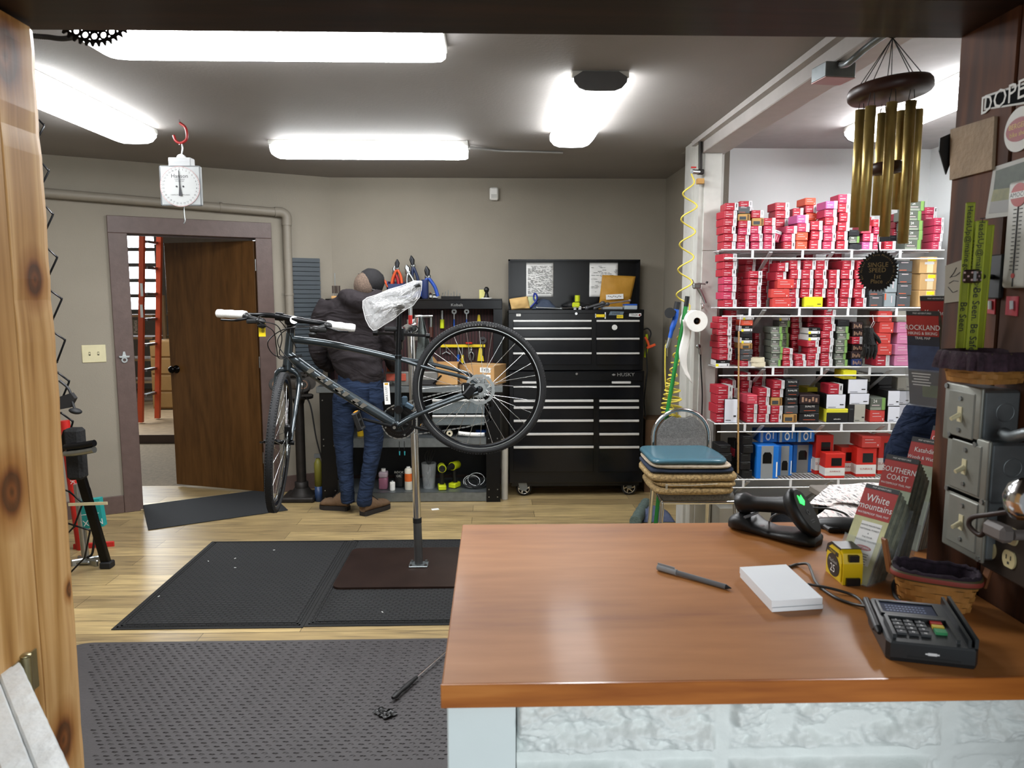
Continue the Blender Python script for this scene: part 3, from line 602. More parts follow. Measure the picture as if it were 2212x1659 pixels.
# =================================================================== wire shelves and everything boxed on them
wire = M('white_wire_coating', 'e6e8ea', .35, var=.02)
YS, YSB = 4.40, 4.885
SZ = []
shelf_rows = [(540, 1558, 1573, 2040, (1626, 1734, 1840, 1945), (1666, 1800, 1948), 'top'), (665, 1553, 1569, 2036, (1620, 1727, 1832, 1937), (1652, 1794, 1930), 'second'),
              (793, 1546, 1562, 2030, (1670, 1775, 1879, 1985), (1650, 1789, 1927), 'middle'), (914.5, 1543, 1560, 2025, (1609, 1714, 1818, 1921), (1648, 1779, 1912), 'fourth'),
              (1035, 1550, 1597, 2020, (1606, 1708, 1811, 1915), (1617, 1798, 1960), 'lowest')]
for y, xl, xr0, xr, links, br, nm in shelf_rows:
    z = PY(1800, y, YS).z; SZ.append(z+.004); x0, x1 = PY(xl, y, YS).x, PY(xr, y, YS).x; x1 = min(x1, 2.84)
    t = thing('wire_shelf', f'white wire shelf, {nm} of the five on the bay wall', 'wire shelf', ((x0+x1)/2, YSB, z), 0, 'white wire shelves')
    m = MB(wire); m.tube([(x0, YS, z), (x1, YS, z)], .0042, seg=8); m.tube([(x0+.02, YS, z-.05), (x1, YS, z-.05)], .0042, seg=8)
    for l in links: p = PY(l, y, YS); m.bb((p.x-.007, YS-.003, z-.05), (p.x+.007, YS+.003, z))
    obj('front_rail', m, t)
    m = MB(wire); n = int((x1-x0)/.0254)
    for k in range(n): x = x0+.01+k*.0254; m.add([V((x-.0016, YS, z+.002)), V((x+.0016, YS, z+.002)), V((x+.0016, YSB, z+.002)), V((x-.0016, YSB, z+.002)), V((x-.0016, YS, z-.001)), V((x+.0016, YS, z-.001)), V((x+.0016, YSB, z-.001)), V((x-.0016, YSB, z-.001))], [(0, 1, 2, 3), (4, 7, 6, 5), (0, 4, 5, 1), (1, 5, 6, 2), (3, 2, 6, 7), (0, 3, 7, 4)])
    for yy in (YS+.16, YS+.32, YSB-.004): m.tube([(x0, yy, z-.003), (x1, yy, z-.003)], .003, seg=6)
    obj('wire_deck', m, t)
    for b in br:
        m = MB(M('grey_bracket_paint', 'b4b6b8', .4)); p = PY(b, y, YS); p.x = min(p.x, 2.8); m.bar((p.x, YS+.004, z-.012), (p.x, 4.893, z-.30), .022, .007); obj('bracket', m, t)
TB = {'r': ('a82334', 'white'), 'p': ('b32f50', 'white'), 'm': ('bb5a90', 'white'), 'd': ('8f1c2c', 'white'), 'o': ('d9573c', None), 'O': ('c5403a', None), 'P': ('c57a9e', None), 'q': ('cf4a5c', None),
      'g': ('5d6259', 'green'), 'G': ('4a4d50', 'grey'), 'L': ('8d979b', 'orange'), 'k': ('17171a', 'sun'), 'K': ('c39d68', 'carton'), 't': ('b58a4e', 'darklabel'), 'w': ('e2e2e4', 'blackyellow'),
      'W': ('dde0ea', 'mark'), 'y': ('d9d321', 'mark'), 'Y': ('dcd63a', 'blackyellow2'), 'n': ('2a1a1c', 'tan'), 'B': ('1c2c5e', 'tan'), 'e': ('a9a79c', 'mark2'), 'b': ('1d6ec4', 'bluesm')}
NAMES = {'r': 'red tube box with white end', 'p': 'pinkish red tube box with white end', 'm': 'magenta tube box with white end', 'd': 'dark red tube box with white end', 'o': 'plain orange tube box', 'O': 'plain bright red box',
         'P': 'pale pink box with red side', 'q': 'plain rose red box', 'g': 'grey green tube box', 'G': 'dark grey tube box', 'L': 'light grey tube box', 'k': 'black tube box', 'K': 'kraft carton with stickers',
         't': 'tan tube box', 'w': 'white black tube box', 'W': 'white box', 'y': 'yellow box', 'Y': 'yellow box with black face', 'n': 'dark brown printed box', 'B': 'blue and black printed box', 'e': 'pale grey box', 'b': 'small blue box with white print'}
bcol = {k: M('box_'+NAMES[k].replace(' ', '_')[:40], c[0], .5, var=.05, nscale=6) for k, c in TB.items()}
wlab = M('white_box_label', 'c9c9cb', .6); lt_ink = M('pale_print', 'd9c6c8', .6); grn = M('green_band', '7aa155', .6); orng = M('orange_print', 'd0603a', .6); blk = M('black_box_face', '121214', .45); ylw = M('yellow_sticker_paper', 'ecdf1e', .6)
dgrey = M('dark_label_grey', '3d4143', .6); numw = M('white_number_print', 'f0f0ec', .6)
_bm = {}
def box_mesh(k, w_, h_, d_, txt=None):
    w_, h_, d_ = round(w_, 3), round(h_, 3), round(d_, 3); key = (k, w_, h_, d_, txt)
    if key in _bm: return _bm[key]
    m = MB(bcol[k]); m.bb((-w_/2, 0, 0), (w_/2, d_, h_-.001), bev=.003); st = TB[k][1]; y = -.0004
    def q(x0, x1, z0, z1, mat, yy=y): m.box(((x0+x1)/2*w_, yy, (z0+z1)/2*h_), (abs(x1-x0)*w_, .0006, abs(z1-z0)*h_), mat)
    def tx(s_, x, z, size, mat, sx=1): m.text(s_, Matrix(((1, 0, 0, x*w_), (0, 0, -1, y), (0, 1, 0, z*h_), (0, 0, 0, 1))), size*h_, mat, sx)
    if st == 'white':
        q(.22, .5, .01, .99, wlab); q(.33, .4, .4, .85, M('grey_print', '9a9a9a', .6)); q(-.38, -.2, .78, .82, lt_ink); q(-.38, .1, .46, .54, lt_ink); q(-.38, -.1, .2, .25, lt_ink)
        m.box((w_*.36, d_/2, h_+.0003), (w_*.28, d_, .0006), wlab); m.box((w_/2+.0003, d_/2, h_/2), (.0006, d_*.99, h_*.98), wlab)
    elif st == 'green':
        tx(txt or '700', -.2, .72, .36, numw, .9); q(-.4, .1, .36, .42, lt_ink); q(.25, .45, 0, 1, grn); q(-.5, .2, .0, .22, M('pale_grey_green', '8c9385', .6)); m.box((w_/2+.0003, d_/2, h_/2), (.0006, d_*.99, h_*.98), grn)
    elif st == 'grey': q(-.3, .2, .8, .86, lt_ink); q(-.4, .1, .14, .2, orng)
    elif st == 'orange': q(-.5, -.38, .5, .95, orng); q(.1, .16, .3, .8, lt_ink)
    elif st == 'sun':
        if h_ > .04 and txt: tx(txt, 0, .72, .26, numw, 1.1); q(-.3, .3, .25, .29, orng)
        else: q(-.3, .2, .7, .78, dgrey)
    elif st == 'carton': q(-.08, .28, .05, .98, M('packing_tape', 'd9c7a0', .3)); q(-.22, .32, .55, .68, wlab, -.001); q(-.05, .4, .74, .94, ylw, -.001)
    elif st == 'darklabel': q(-.4, .15, .15, .6, dgrey); q(.25, .42, .1, .9, M('brown_print', '6d4f2a', .6))
    elif st == 'blackyellow': q(-.5, .5, .52, 1, blk); q(-.5, -.3, 0, .4, ylw); q(.3, .36, .1, .4, dgrey); tx('SUNLITE', 0, .75, .22, numw, .8); m.box((0, d_/2, h_+.0004), (w_, d_, .0008), blk)
    elif st == 'blackyellow2': q(-.5, .5, 0, .72, blk); tx('schwalbe' if txt is None else txt, 0, .25, .14, numw)
    elif st in ('mark', 'mark2'):
        q(.2, .4, .25, .32, ink); q(-.4, .0, .1, .13, dgrey)
        if txt: tx(txt, -.2, .6, .34, ink); q(-.4, .2, .2, .3, ink)
        if k == 'W': m.box((-w_/2-.0004, d_/2, h_/2), (.0008, d_*.99, h_*.98), blk); m.box((0, d_/2, h_+.0004), (w_, d_, .0008), blk)
    elif st == 'tan':
        for a in range(5): q(-.4+a*.17, -.3+a*.17, .2+.1*(a % 2), .75-.12*(a % 3), M('tan_print', '9b7a63', .6))
    elif st == 'bluesm': q(-.42, -.28, 0, 1, M('silver_strip', 'a9b4bd', .5)); q(.25, .3, .3, .9, numw); m.ring([(a*w_*.14-.0, b*h_*.36+h_*.5) for a, b in circ(1, 12)], [(a*w_*.09, b*h_*.22+h_*.5) for a, b in circ(1, 12)], 0, .0008, numw, T=Matrix(((1, 0, 0, 0), (0, 0, -1, 0), (0, 1, 0, 0), (0, 0, 0, 1))))
    else: q(-.35, .1, .7, .74, lt_ink); q(-.35, .25, .45, .49, lt_ink); m.prism([(.33*w_, .3*h_), (.36*w_, .12*h_), (.39*w_, .3*h_)], 0, .0007, numw, T=Matrix(((1, 0, 0, 0), (0, 0, -1, 0), (0, 1, 0, 0), (0, 0, 0, 1))))
    _bm[key] = m.mesh('tube_box'); return _bm[key]
rnd = random.Random(7)
ORD = ['bottom', 'second', 'third', 'fourth', 'fifth', 'sixth', 'seventh', 'eighth', 'ninth', 'tenth']
NTH = ['first', 'second', 'third', 'fourth', 'fifth', 'sixth', 'seventh', 'eighth', 'ninth', 'tenth', 'eleventh', 'twelfth', 'thirteenth', 'fourteenth', 'fifteenth', 'sixteenth', 'seventeenth', 'eighteenth', 'nineteenth', 'twentieth']
SHN = ['top', 'second', 'middle', 'fourth', 'lowest']
def put_box(k, x, y, z, w_, h_, d_, rz, label, group, txt=None, name=None, rx=0, ry=0):
    nm = name or ('carton' if k == 'K' else 'tube_box'); o = bpy.data.objects.new(nm, box_mesh(k, w_, h_, d_, txt)); COL.objects.link(o); o.location = (x, y, z); o.rotation_euler = (rx, ry, rz)
    _INV[o.name] = None
    return tag(o, label, 'box', group)
BACK = []
def stacks(si, h0, rows, dd=.13):
    """rows: (left px, right px, kinds from the shelf up, back offset, row height px, text)"""
    fr_ = 0; bk = 0
    for row in rows:
        xl, xr, ks = row[:3]; off = row[3] if len(row) > 3 else 0; hp_ = row[4] if len(row) > 4 else h0; txt = row[5] if len(row) > 5 else None
        Yf = YS+.012+off; ym = shelf_rows[si][0]-20; a, b = PY(xl, ym, Yf), PY(xr, ym, Yf); w_ = (b.x-a.x)*.985; z = SZ[si]; h_ = hp_*Yf/1600*1.005
        if off: bk += 1; where = f'{NTH[bk-1]} back stack'
        else: fr_ += 1; where = f'{NTH[fr_-1]} front stack'
        d_ = min(dd if off == 0 else .13, .47-off)
        for i, k in enumerate(ks):
            if k == ' ': z += h_; continue
            j = rnd.uniform(-.007, .007) if len(ks) > 1 else 0; rz = rnd.uniform(-.09, .09)
            if si and z+h_ > SZ[si-1]-.012: break
            args = (k, (a.x+b.x)/2+j, Yf+rnd.uniform(0, .008), z+.0004, w_*rnd.uniform(.97, 1), h_-.0008, d_, rz)
            if off > .1: BACK.append(args+(txt,))
            else: put_box(*args, f'{NAMES[k]}, {ORD[i]} in {NTH[fr_-1]} front stack, {SHN[si]} wire shelf', f'boxes on the {SHN[si]} wire shelf', txt)
            z += h_
stacks(0, 16.3, [(1562, 1591, 'rrrrrr'), (1594, 1620, 'prprtG', 0, 15), (1622, 1648, 'ppptr', 0, 16.5), (1650, 1675, 'pppr', 0, 16.5), (1695, 1720, 'rpp', 0, 16.5), (1721, 1747, 'oopm', 0, 18.3), (1750, 1776, 'rrr', 0, 20),
    (1780, 1806, 'ppprpm', 0, 17), (1809, 1834, 'rrrrrp', 0, 19.4), (1836, 1859, 'kgk', 0, 14), (1862, 1884, 'mpq', 0, 17), (1886, 1903, 'pppr', 0, 16), (1913, 1937, 'r', 0, 18), (1958, 1992, 'ggggg', 0, 20.5, '24'), (2016, 2036, 'pppp', 0, 17),
    (1672, 1703, 'rrrrrr', .15, 17), (1712, 1735, 'rrrrr', .15, 18), (1738, 1762, 'rrrooro', .15, 16), (1920, 1938, 'kk', .15, 17), (1930, 1950, 'ddddd', .16, 16), (1996, 2022, 'rrrppp', .15, 15.5), (1597, 1625, 'rrrrrrr', .15, 15), (1862, 1885, 'rror', .15, 18)])
p1 = PY(1685, 506, YS+.06)
put_box('p', p1.x, YS+.05, SZ[0]+.073, .066, .046, .11, .1, 'pinkish red tube box tipped on its corner between two stacks, top wire shelf', 'boxes on the top wire shelf', ry=-1.28)
stacks(1, 16.3, [(1560, 1590, 'rppprrr'), (1614, 1644, 'rrrrr', 0, 15.5), (1677, 1700, ' rrrr', 0, 19), (1704, 1728, 'rrrrrr', 0, 20), (1731, 1757, ' rrrrr', 0, 20), (1760, 1785, ' rrrrr', 0, 20), (1788, 1811, 'rrrr', 0, 20), (1815, 1841, 'rrrrr', 0, 20), (1846, 1871, 'rrrrr', 0, 20),
    (1880, 1909, 'GGGGG', 0, 24), (1913, 1938, 'LLL', 0, 31), (1940, 1970, 'GGGG', 0, 25), (1984, 2021, 'KKK', 0, 36),
    (1592, 1606, 'rrrr', .14, 16), (1610, 1632, 'rrrrrrrr', .14, 15), (1640, 1662, 'rrrrrrrr', .14, 15), (1668, 1690, 'rrrrrrr', .14, 16.5), (1798, 1822, 'rrrrrrr', .14, 16.3), (1860, 1880, 'dddddd', .14, 17), (1736, 1760, 'ddddddd', .14, 16)])
YQ = YS+.006
def shelf_item(k, si, x0, x1, yt, yb, label, d_=.1, off=0, rz=0, txt=None, name='tube_box'):
    a, b = PY(x0, yt, YQ+off), PY(x1, yb, YQ+off); z = SZ[si] if yb is None or yb > shelf_rows[si][0]-8 else b.z
    return put_box(k, (a.x+b.x)/2, YQ+off, z, b.x-a.x, max(.01, a.z-z), d_, rz, label, f'boxes on the {SHN[si]} wire shelf', txt, name)
shelf_item('O', 1, 1669, 1709, 644, 664, 'red tube box lying lengthwise at the bottom of a short pile, second wire shelf', .05)
shelf_item('O', 1, 1666, 1705, 624, 643.5, 'red tube box lying lengthwise in the middle of a short pile, second wire shelf', .05)
shelf_item('O', 1, 1680, 1715, 603, 623.5, 'red tube box lying lengthwise at the top of a short pile, second wire shelf', .05)
shelf_item('y', 1, 1738, 1777, 641, 664, 'bright yellow box lying before the red stacks, second wire shelf', .04)
stacks(2, 13.5, [(1548, 1579, 'wrrrrrrr'), (1602, 1626, 'rGGtwkwowk', 0, 12.6), (1664, 1690, 'gggggg', 0, 14.3, '700'), (1692, 1715, 'rrr', 0, 13), (1719, 1742, 'rr', 0, 13), (1744, 1770, 'rrrrww', 0, 14), (1774, 1800, 'rrrrrrrr', 0, 15.3), (1805, 1831, 'ggggggk', 0, 14.5, '700'), (1840, 1862, 'Bnnrnn', 0, 16), (1895, 1925, 'rOOOO', 0, 24), (1934, 1971, 'PPPPe', 0, 24),
    (1574, 1594, 'rrrrrrrrr', .14, 13), (1630, 1643, 'rrrrr', .14, 13.5), (1678, 1702, 'gggggggw', .14, 13.5, '700'), (1708, 1730, 'rrrrrrrr', .14, 13), (1740, 1762, 'rrrrrrrr', .14, 13), (1768, 1785, 'ddddddddd', .16, 13), (1832, 1842, 'wwww', .14, 14), (1868, 1893, 'eeeeeee', .14, 17)])
stacks(3, 18, [(1545, 1580, 'rrrr', 0, 20.5), (1611, 1635, 'rrq', 0, 20.5), (1637, 1662, 'rrrr', 0, 19), (1665, 1690, 'rrtrr', 0, 18.6), (1694, 1723, 'tGkkk', 0, 19, 'SUNLITE'), (1727, 1771, 'kkn', 0, 20.5, 'SUNLITE'),
    (1880, 1914, 'Og', 0, 27, '24'), (1917, 1943, 'WW', 0, 35),
    (1563, 1590, 'rrrrr', .14, 17), (1598, 1620, 'rrrrrr', .14, 17), (1626, 1650, 'rrrrrr', .14, 17.5), (1668, 1700, 'rrrrrr', .14, 18.5), (1742, 1765, 'YY', .16, 34), (1778, 1810, 'eeek', .16, 25), (1850, 1878, 'kkeke', .16, 20), (1895, 1925, 'eekk', .16, 24), (1935, 1965, 'WWe', .16, 30)])
shelf_item('W', 3, 1566, 1592, 862, 914, 'tall red and white upright box beside the yardstick, fourth wire shelf', .09, -.0)
shelf_item('Y', 3, 1786, 1831, 883, 914, 'wide black and yellow box under a white one, fourth wire shelf', .12)
shelf_item('W', 3, 1786, 1826, 852, 883, 'wide white box between a red and a black one, fourth wire shelf', .12)
shelf_item('r', 3, 1791, 1820, 830, 852, 'red tube box topmost on the wide white box, fourth wire shelf', .12)
shelf_item('e', 3, 1846, 1868, 874, 914, 'grey printed box standing upright under the white boxes, fourth wire shelf', .12)
shelf_item('k', 3, 1834, 1845, 874, 914, 'thin black box standing upright beside the grey one, fourth wire shelf', .12)
shelf_item('W', 3, 1836, 1877, 850, 874, 'white box with a yellow price tag, fourth wire shelf', .12)
shelf_item('W', 3, 1833, 1873, 819, 850, 'largest white box stacked under a yellow one, fourth wire shelf', .12)
shelf_item('y', 3, 1822, 1850, 800, 819, 'yellow box topmost over the white boxes, fourth wire shelf', .12)
stacks(4, 20, [(1553, 1580, 'kkkk', 0, 19), (1602, 1624, 'kkkkk', 0, 19), (1583, 1600, 'kkdk', .14, 18)])
# boxes with windows on the lowest shelf
bbl = M('bright_blue_card', '1b74d2', .4); bgr = M('grey_card', '8c9194', .6); rcd = M('bright_red_card', 'cf2a20', .45); wcd = M('white_card', 'e2e2e0', .6); win = M('dark_window_film', '0e0f11', .12)
def window_box(kind, x0, x1, yt, yb, off, d_, label, wside=0, flip=False, base=True):
    Y = YS+.01+off; a, b = PY(x0, yt, Y), PY(x1, yb, Y); z = SZ[4] if base else b.z; w_, h_ = b.x-a.x, a.z-z
    t = thing('product_box', label, 'box', ((a.x+b.x)/2, Y, z), 0, 'boxes on the lowest wire shelf'); x, X = a.x, b.x
    m = MB(bbl if kind == 'b' else rcd); m.bb((x, Y, z), (X, Y+d_, z+h_), bev=.002)
    if kind == 'b':
        m.bb((x+w_*.2, Y-.0008, z), (x+w_*.75, Y, z+h_-.001), bgr); m.bb((x+w_*.9, Y-.0008, z+.01), (x+w_*.96, Y, z+h_*.5), numw)
    else:
        m.bb((x, Y-.0008, z+h_*.1), (X, Y, z+h_*.42), wcd); m.bb((x-.0006, Y, z+h_*.1), (x, Y+d_, z+h_*.42), wcd)
        m.text('SUNRACE', frame(((x+X)/2, Y-.0012, z+h_*.27), (1, 0, 0), (0, 0, 1)), h_*.09, M('dark_red_print', 'a5342c', .6), 1.1)
    obj('carton_body', m, t)
    q = MB(win); wz0, wz1 = (.46, .8) if not flip else (.18, .5)
    if kind == 'b':
        A = [(.27, wz0), (.68, wz0), (.68, wz1-.08), (.6, wz1), (.35, wz1), (.27, wz1-.08)]
    else: A = [(.3, .5), (.82, .5), (.82, .82), (.3, .82)]
    q.prism([(x+w_*u, -(z+h_*v)) for u, v in A], -.0016, -.0006, T=Matrix(((1, 0, 0, 0), (0, 0, 1, Y), (0, -1, 0, 0), (0, 0, 0, 1)))); obj('window', q, t)
window_box('b', 1636, 1680, 963, 1034, 0, .12, 'largest blue and grey windowed box at the end by the black boxes')
window_box('b', 1682, 1710, 963, 1028, .07, .12, 'blue and grey windowed box in the middle, its window low down', flip=True)
window_box('b', 1714, 1755, 961, 1022, .15, .12, 'blue and grey windowed box set back beside the tall red box')
for k, (x0, x1) in enumerate(((1641, 1680), (1682, 1721), (1723, 1761))):
    a, b = PY(x0, 936, YS+.1), PY(x1, 961.5, YS+.1); zt = max(PY(1700, 962.5, YS+.01).z, PY(1700, 963, YS+.08).z, PY(1700, 961, YS+.16).z)
    put_box('b', (a.x+b.x)/2, YS+.11, zt+.0015, b.x-a.x-.002, a.z-b.z-.002, .13, 0, ['small blue box on top of the largest windowed box', 'small blue box in the middle of the three lying on top', 'small blue box on top nearest the tall red box'][k], 'boxes on the lowest wire shelf')
window_box('r', 1764, 1797, 940, 1023, .1, .11, 'tall red and white windowed box beside the blue boxes')
window_box('r', 1784, 1824, 980, 1031, .0, .08, 'smallest red and white windowed box with a yellow price label')
window_box('r', 1818, 1849, 967, 1026, .1, .11, 'red and white windowed box between the smallest one and its twin')
window_box('r', 1852, 1891, 968, 1029, .03, .11, 'red and white windowed box under a plain red box')
put_box('O', PY(1870, 955, YS+.1).x, YS+.03, PY(1870, 967.5, YS+.03).z, .115, .07, .16, 0, 'plain red box lying on the red windowed box', 'boxes on the lowest wire shelf')
window_box('r', 1900, 1932, 942, 1022, .1, .11, 'tall red windowed box partly behind the navy sleeve')
# rolls of rim tape, glove, yardstick
tape_m = M('cream_rim_tape', 'd8cfb4', .6)
def roll(x, y, off, label, si=2, mt=tape_m, lift=0, r=.045):
    p = PY(x, y, YS+.05+off); m = MB(mt); T = Matrix.Translation(V((p.x, YS+.06+off, SZ[si]+lift)))
    m.ring(circ(r, 24), circ(r*.8, 24), 0, .026, T=T); tag(obj('tape_roll', m), label, 'tape roll', 'rolls of rim tape')
roll(1638, 785, -.03, 'cream tape roll lying on the middle wire shelf, lower of two'); roll(1636, 772, -.03, 'cream tape roll lying on another roll, middle wire shelf', lift=.027)
roll(1847, 532, -.03, 'black and pale tape roll on the top wire shelf under the brass tubes', 0, M('black_tape_roll', '26262a', .5), 0, .04)

bk_ = MB(bcol['r'])
for k, x, y, z, w_, h_, d_, rz, txt in BACK:
    me = box_mesh(k, w_, h_, d_, txt); T = Matrix.Translation(V((x, y, z)))@Matrix.Rotation(rz, 4, 'Z'); n = len(bk_.v); bk_.v += [T@v.co for v in me.vertices]
    for p in me.polygons:
        mt = me.materials[p.material_index]
        if mt not in bk_.mats: bk_.mats.append(mt)
        bk_.f.append(tuple(i+n for i in p.vertices)); bk_.mi.append(bk_.mats.index(mt)); bk_.sm.append(False)
tag(obj('tube_boxes', bk_), 'crowded rear rows of tube boxes set back behind the front stacks on the wire shelves', 'boxes', kind='stuff')
# =================================================================== the bicycle clamped in the repair stand
YBK = 3.86
def B(x, y, dY=0): return PY(x, y, YBK+dY)
frame_m = M('dark_grey_blue_frame_paint', '363f44', .28, .6, var=.05, coat=.6)
decal = M('grey_frame_decal', '77746c', .4, .4)
alu_blk = M('black_anodised_alloy', '111214', .3, .5)
tyre_m = M('tyre_rubber', '1b1c1e', .7, var=.12, nscale=40, bump=.4, bscale=260)
rim_m = M('dark_rim_alloy', '1a1b1d', .25, .7)
spoke_m = M('spoke_steel', 'd4d6d6', .22, 1)
seam = M('silver_seam', 'b9bcbc', .3, .8)
bike = thing('bicycle', 'dark grey blue bicycle clamped in the repair stand, its front wheel turned toward the viewer', 'bicycle', B(860, 918))
bike['label'] = 'dark grey blue bicycle held in the repair stand, front wheel turned to the viewer'
H1, H2 = B(627, 719), B(621, 788); BB = B(856, 918); ST = B(860, 772)
m = MB(frame_m)
m.tube([H1, H2], [.021, .0245], seg=18)
m.tube(bez([B(624, 768), B(700, 822), B(780, 872), B(850, 914)], 5), [.026]*15+[.028], seg=16)
m.tube(bez([B(630, 733), B(700, 741), B(790, 759), B(858, 775)], 5), [.019]*8+[.0165]*7+[.016], seg=14)
m.tube([B(860.5, 766), B(859, 905), BB], .0175, seg=14)
for s_, p in ((-.035, [B(862, 776), B(930, 796), B(1000, 813), B(1022, 824), B(1036, 838)]), (.045, [B(864, 774), B(926, 786), B(996, 804), B(1018, 815), B(1030, 830)])):
    q = [V((v.x, v.y+(0 if i == 0 else s_*min(1, .35+i*.25)), v.z)) for i, v in enumerate(p)]; m.tube(bez(q, 6), .0098, seg=10)
for s_, dy in ((-.045, 0), (.05, -2)):
    q = [BB+V((.01, s_*.7, 0)), B(905, 893+dy)+V((0, s_*.9, 0)), B(980, 863+dy)+V((0, s_, 0)), B(1034, 845)+V((0, s_*1.3, 0))]; m.tube(bez(q, 6), [.012]*6+[.0105]*13, seg=10)
T = Matrix.Translation(BB)@Matrix.Rotation(PI/2, 4, 'X'); m.lathe([(0, -.036), (.024, -.036), (.024, .036), (0, .036)], T=T)
obj('frame', m, bike)
# grey letter blocks on the down tube
m = MB(decal); d0, d1 = B(668, 797), B(800, 884); ax_ = (d1-d0).normalized(); Lx = (d1-d0).length
DT = frame(d0+V((0, -.0268, 0)), ax_, V((0, 0, 1)))
for k, w_ in enumerate((.6, .9, .7, .9, .6, .8, .6)):
    x = Lx*k/7; hh = .014; m.prism([(x, -hh), (x+Lx/7*w_*.55, -hh), (x+Lx/7*w_, hh), (x+Lx/7*(w_-.5), hh)], -.002, .0012, T=DT)
    if k % 2: m.prism([(x+.012, -hh), (x+Lx/7*.9, -hh), (x+Lx/7*.8, -hh*.4), (x+.005, -hh*.4)], -.002, .0012, T=DT)
obj('down_tube_lettering', m, bike)
m = MB(black_metal); m.cyl(H1, H1+(H1-H2).normalized()*.03, .019); m.cyl(H2-(H1-H2).normalized()*.012, H2, .025); obj('headset', m, bike)
def wheel(P0, n, Rr, name_label, disc_side, cassette=False):
    n = V(n).normalized(); a = n.cross(V((0, 0, 1))); a = a.normalized() if a.length > .1 else V((1, 0, 0)); W = frame(P0, a, n.cross(a)); 
    # W: XY in the wheel plane, Z = axle
    t = MB(tyre_m); prof = [(Rr-.030, -.011), (Rr-.026, -.0175), (Rr-.016, -.0195), (Rr-.006, -.016), (Rr-.0005, -.007), (Rr, 0), (Rr-.0005, .007), (Rr-.006, .016), (Rr-.016, .0195), (Rr-.026, .0175), (Rr-.030, .011)]
    t.lathe(prof, seg=72, T=W)
    for k in range(150):
        an = 2*PI*k/150
        for s_ in (-1, 1): t.box((Rr-.0045, 0, s_*.0125), (.006, .0065, .007), T=W@Matrix.Rotation(an, 4, 'Z'))
    tw = obj('tyre', t, bike)
    r_ = MB(rim_m); q = Rr-.031; r_.lathe([(q, -.011), (q-.012, -.0105), (q-.020, -.005), (q-.020, .005), (q-.012, .0105), (q, .011)], seg=64, T=W); r_.lathe([(q-.0005, -.0113), (q-.004, -.0113)], seam, seg=64, T=W); r_.lathe([(q-.0005, .0113), (q-.004, .0113)], seam, seg=64, T=W); obj('rim', r_, bike)
    h = MB(alu_blk); h.lathe([(0, -.062), (.009, -.062), (.009, -.036), (.027, -.034), (.027, -.030), (.013, -.026), (.012, .026), (.027, .030), (.027, .034), (.009, .036), (.009, .062), (0, .062)], T=W, seg=20); obj('hub', h, bike)
    for k in range(28):
        an = 2*PI*k/28; sd = 1 if k % 2 else -1; cr = (.9 if (k//2) % 2 else -.9)*.55
        p = W@V((.025*math.cos(an+cr*2.0), .025*math.sin(an+cr*2.0), sd*.032)); r2 = W@V(((q-.019)*math.cos(an), (q-.019)*math.sin(an), sd*.003))
        s2 = MB(spoke_m); s2.tube([p, r2], .00125, seg=5, caps=False); s2.cyl(r2, r2+(p-r2).normalized()*.014, .002, seg=5); obj('spoke', s2, bike)
    d = MB(steel); z = disc_side*.044
    o = []; i_ = []
    for k in range(72): rr = .080-.003*(k % 6 in (0, 1)); an = 2*PI*k/72; o.append((rr*math.cos(an), rr*math.sin(an))); i_.append((.064*math.cos(an), .064*math.sin(an)))
    d.ring(o, i_, z-.001, z+.001, T=W); d.ring(circ(.034, 24), circ(.018, 24), z-.001, z+.001, T=W)
    for k in range(12): an = 2*PI*k/12; d.bar(V((.033*math.cos(an), .033*math.sin(an), z)), V((.065*math.cos(an+.5), .065*math.sin(an+.5), z)), .002, .006, up=(0, 0, 1), T=W)
    obj('disc_rotor', d, bike, label='steel disc brake rotor')
    if cassette:
        c_ = MB(steel)
        for k in range(7):
            rr = .026+.0045*k; zz = -disc_side*(.054-.0035*k); nt_ = 16+2*k; o = [((rr+(.003 if j % 2 else 0))*math.cos(PI*j/nt_), (rr+(.003 if j % 2 else 0))*math.sin(PI*j/nt_)) for j in range(2*nt_)]
            c_.ring(o, [((rr-.010)*math.cos(PI*j/nt_), (rr-.010)*math.sin(PI*j/nt_)) for j in range(2*nt_)], zz-.0009, zz+.0009, T=W)
        obj('cassette', c_, bike)
    return W
RW = B(1036, 839)
WR = wheel(RW, (.02, -1, 0), .3515, 'rear', 1, True)
FC = PY(603.5, 955, 3.68); fu = V((.088, 0, .996)).normalized(); fv = V((.14, -.99, .0)).normalized(); fn = fv.cross(fu).normalized()
if fn.x < 0: fn = -fn
def wheel_at(P0, n, u):      # same wheel with its own up direction
    return wheel(P0, n, .3515, 'front', 1)
WF_ = wheel_at(FC, fn, fu)
m = MB(tyre_m); 
m = MB(M('tyre_lettering', '9a9a98', .7)); 
for k, ch in enumerate('HARDCASE COMP'):
    if ch == ' ': continue
    an = PI/2+.28-k*.045; T = WR@Matrix.Rotation(0, 4, 'Z'); vx = RW+V((.333*math.cos(an), -.0205, .333*math.sin(an))); m.text(ch, frame(vx, (math.sin(an), 0, -math.cos(an)), (math.cos(an), 0, math.sin(an))), .011, m.mats[0])
obj('tyre_lettering', m, bike)
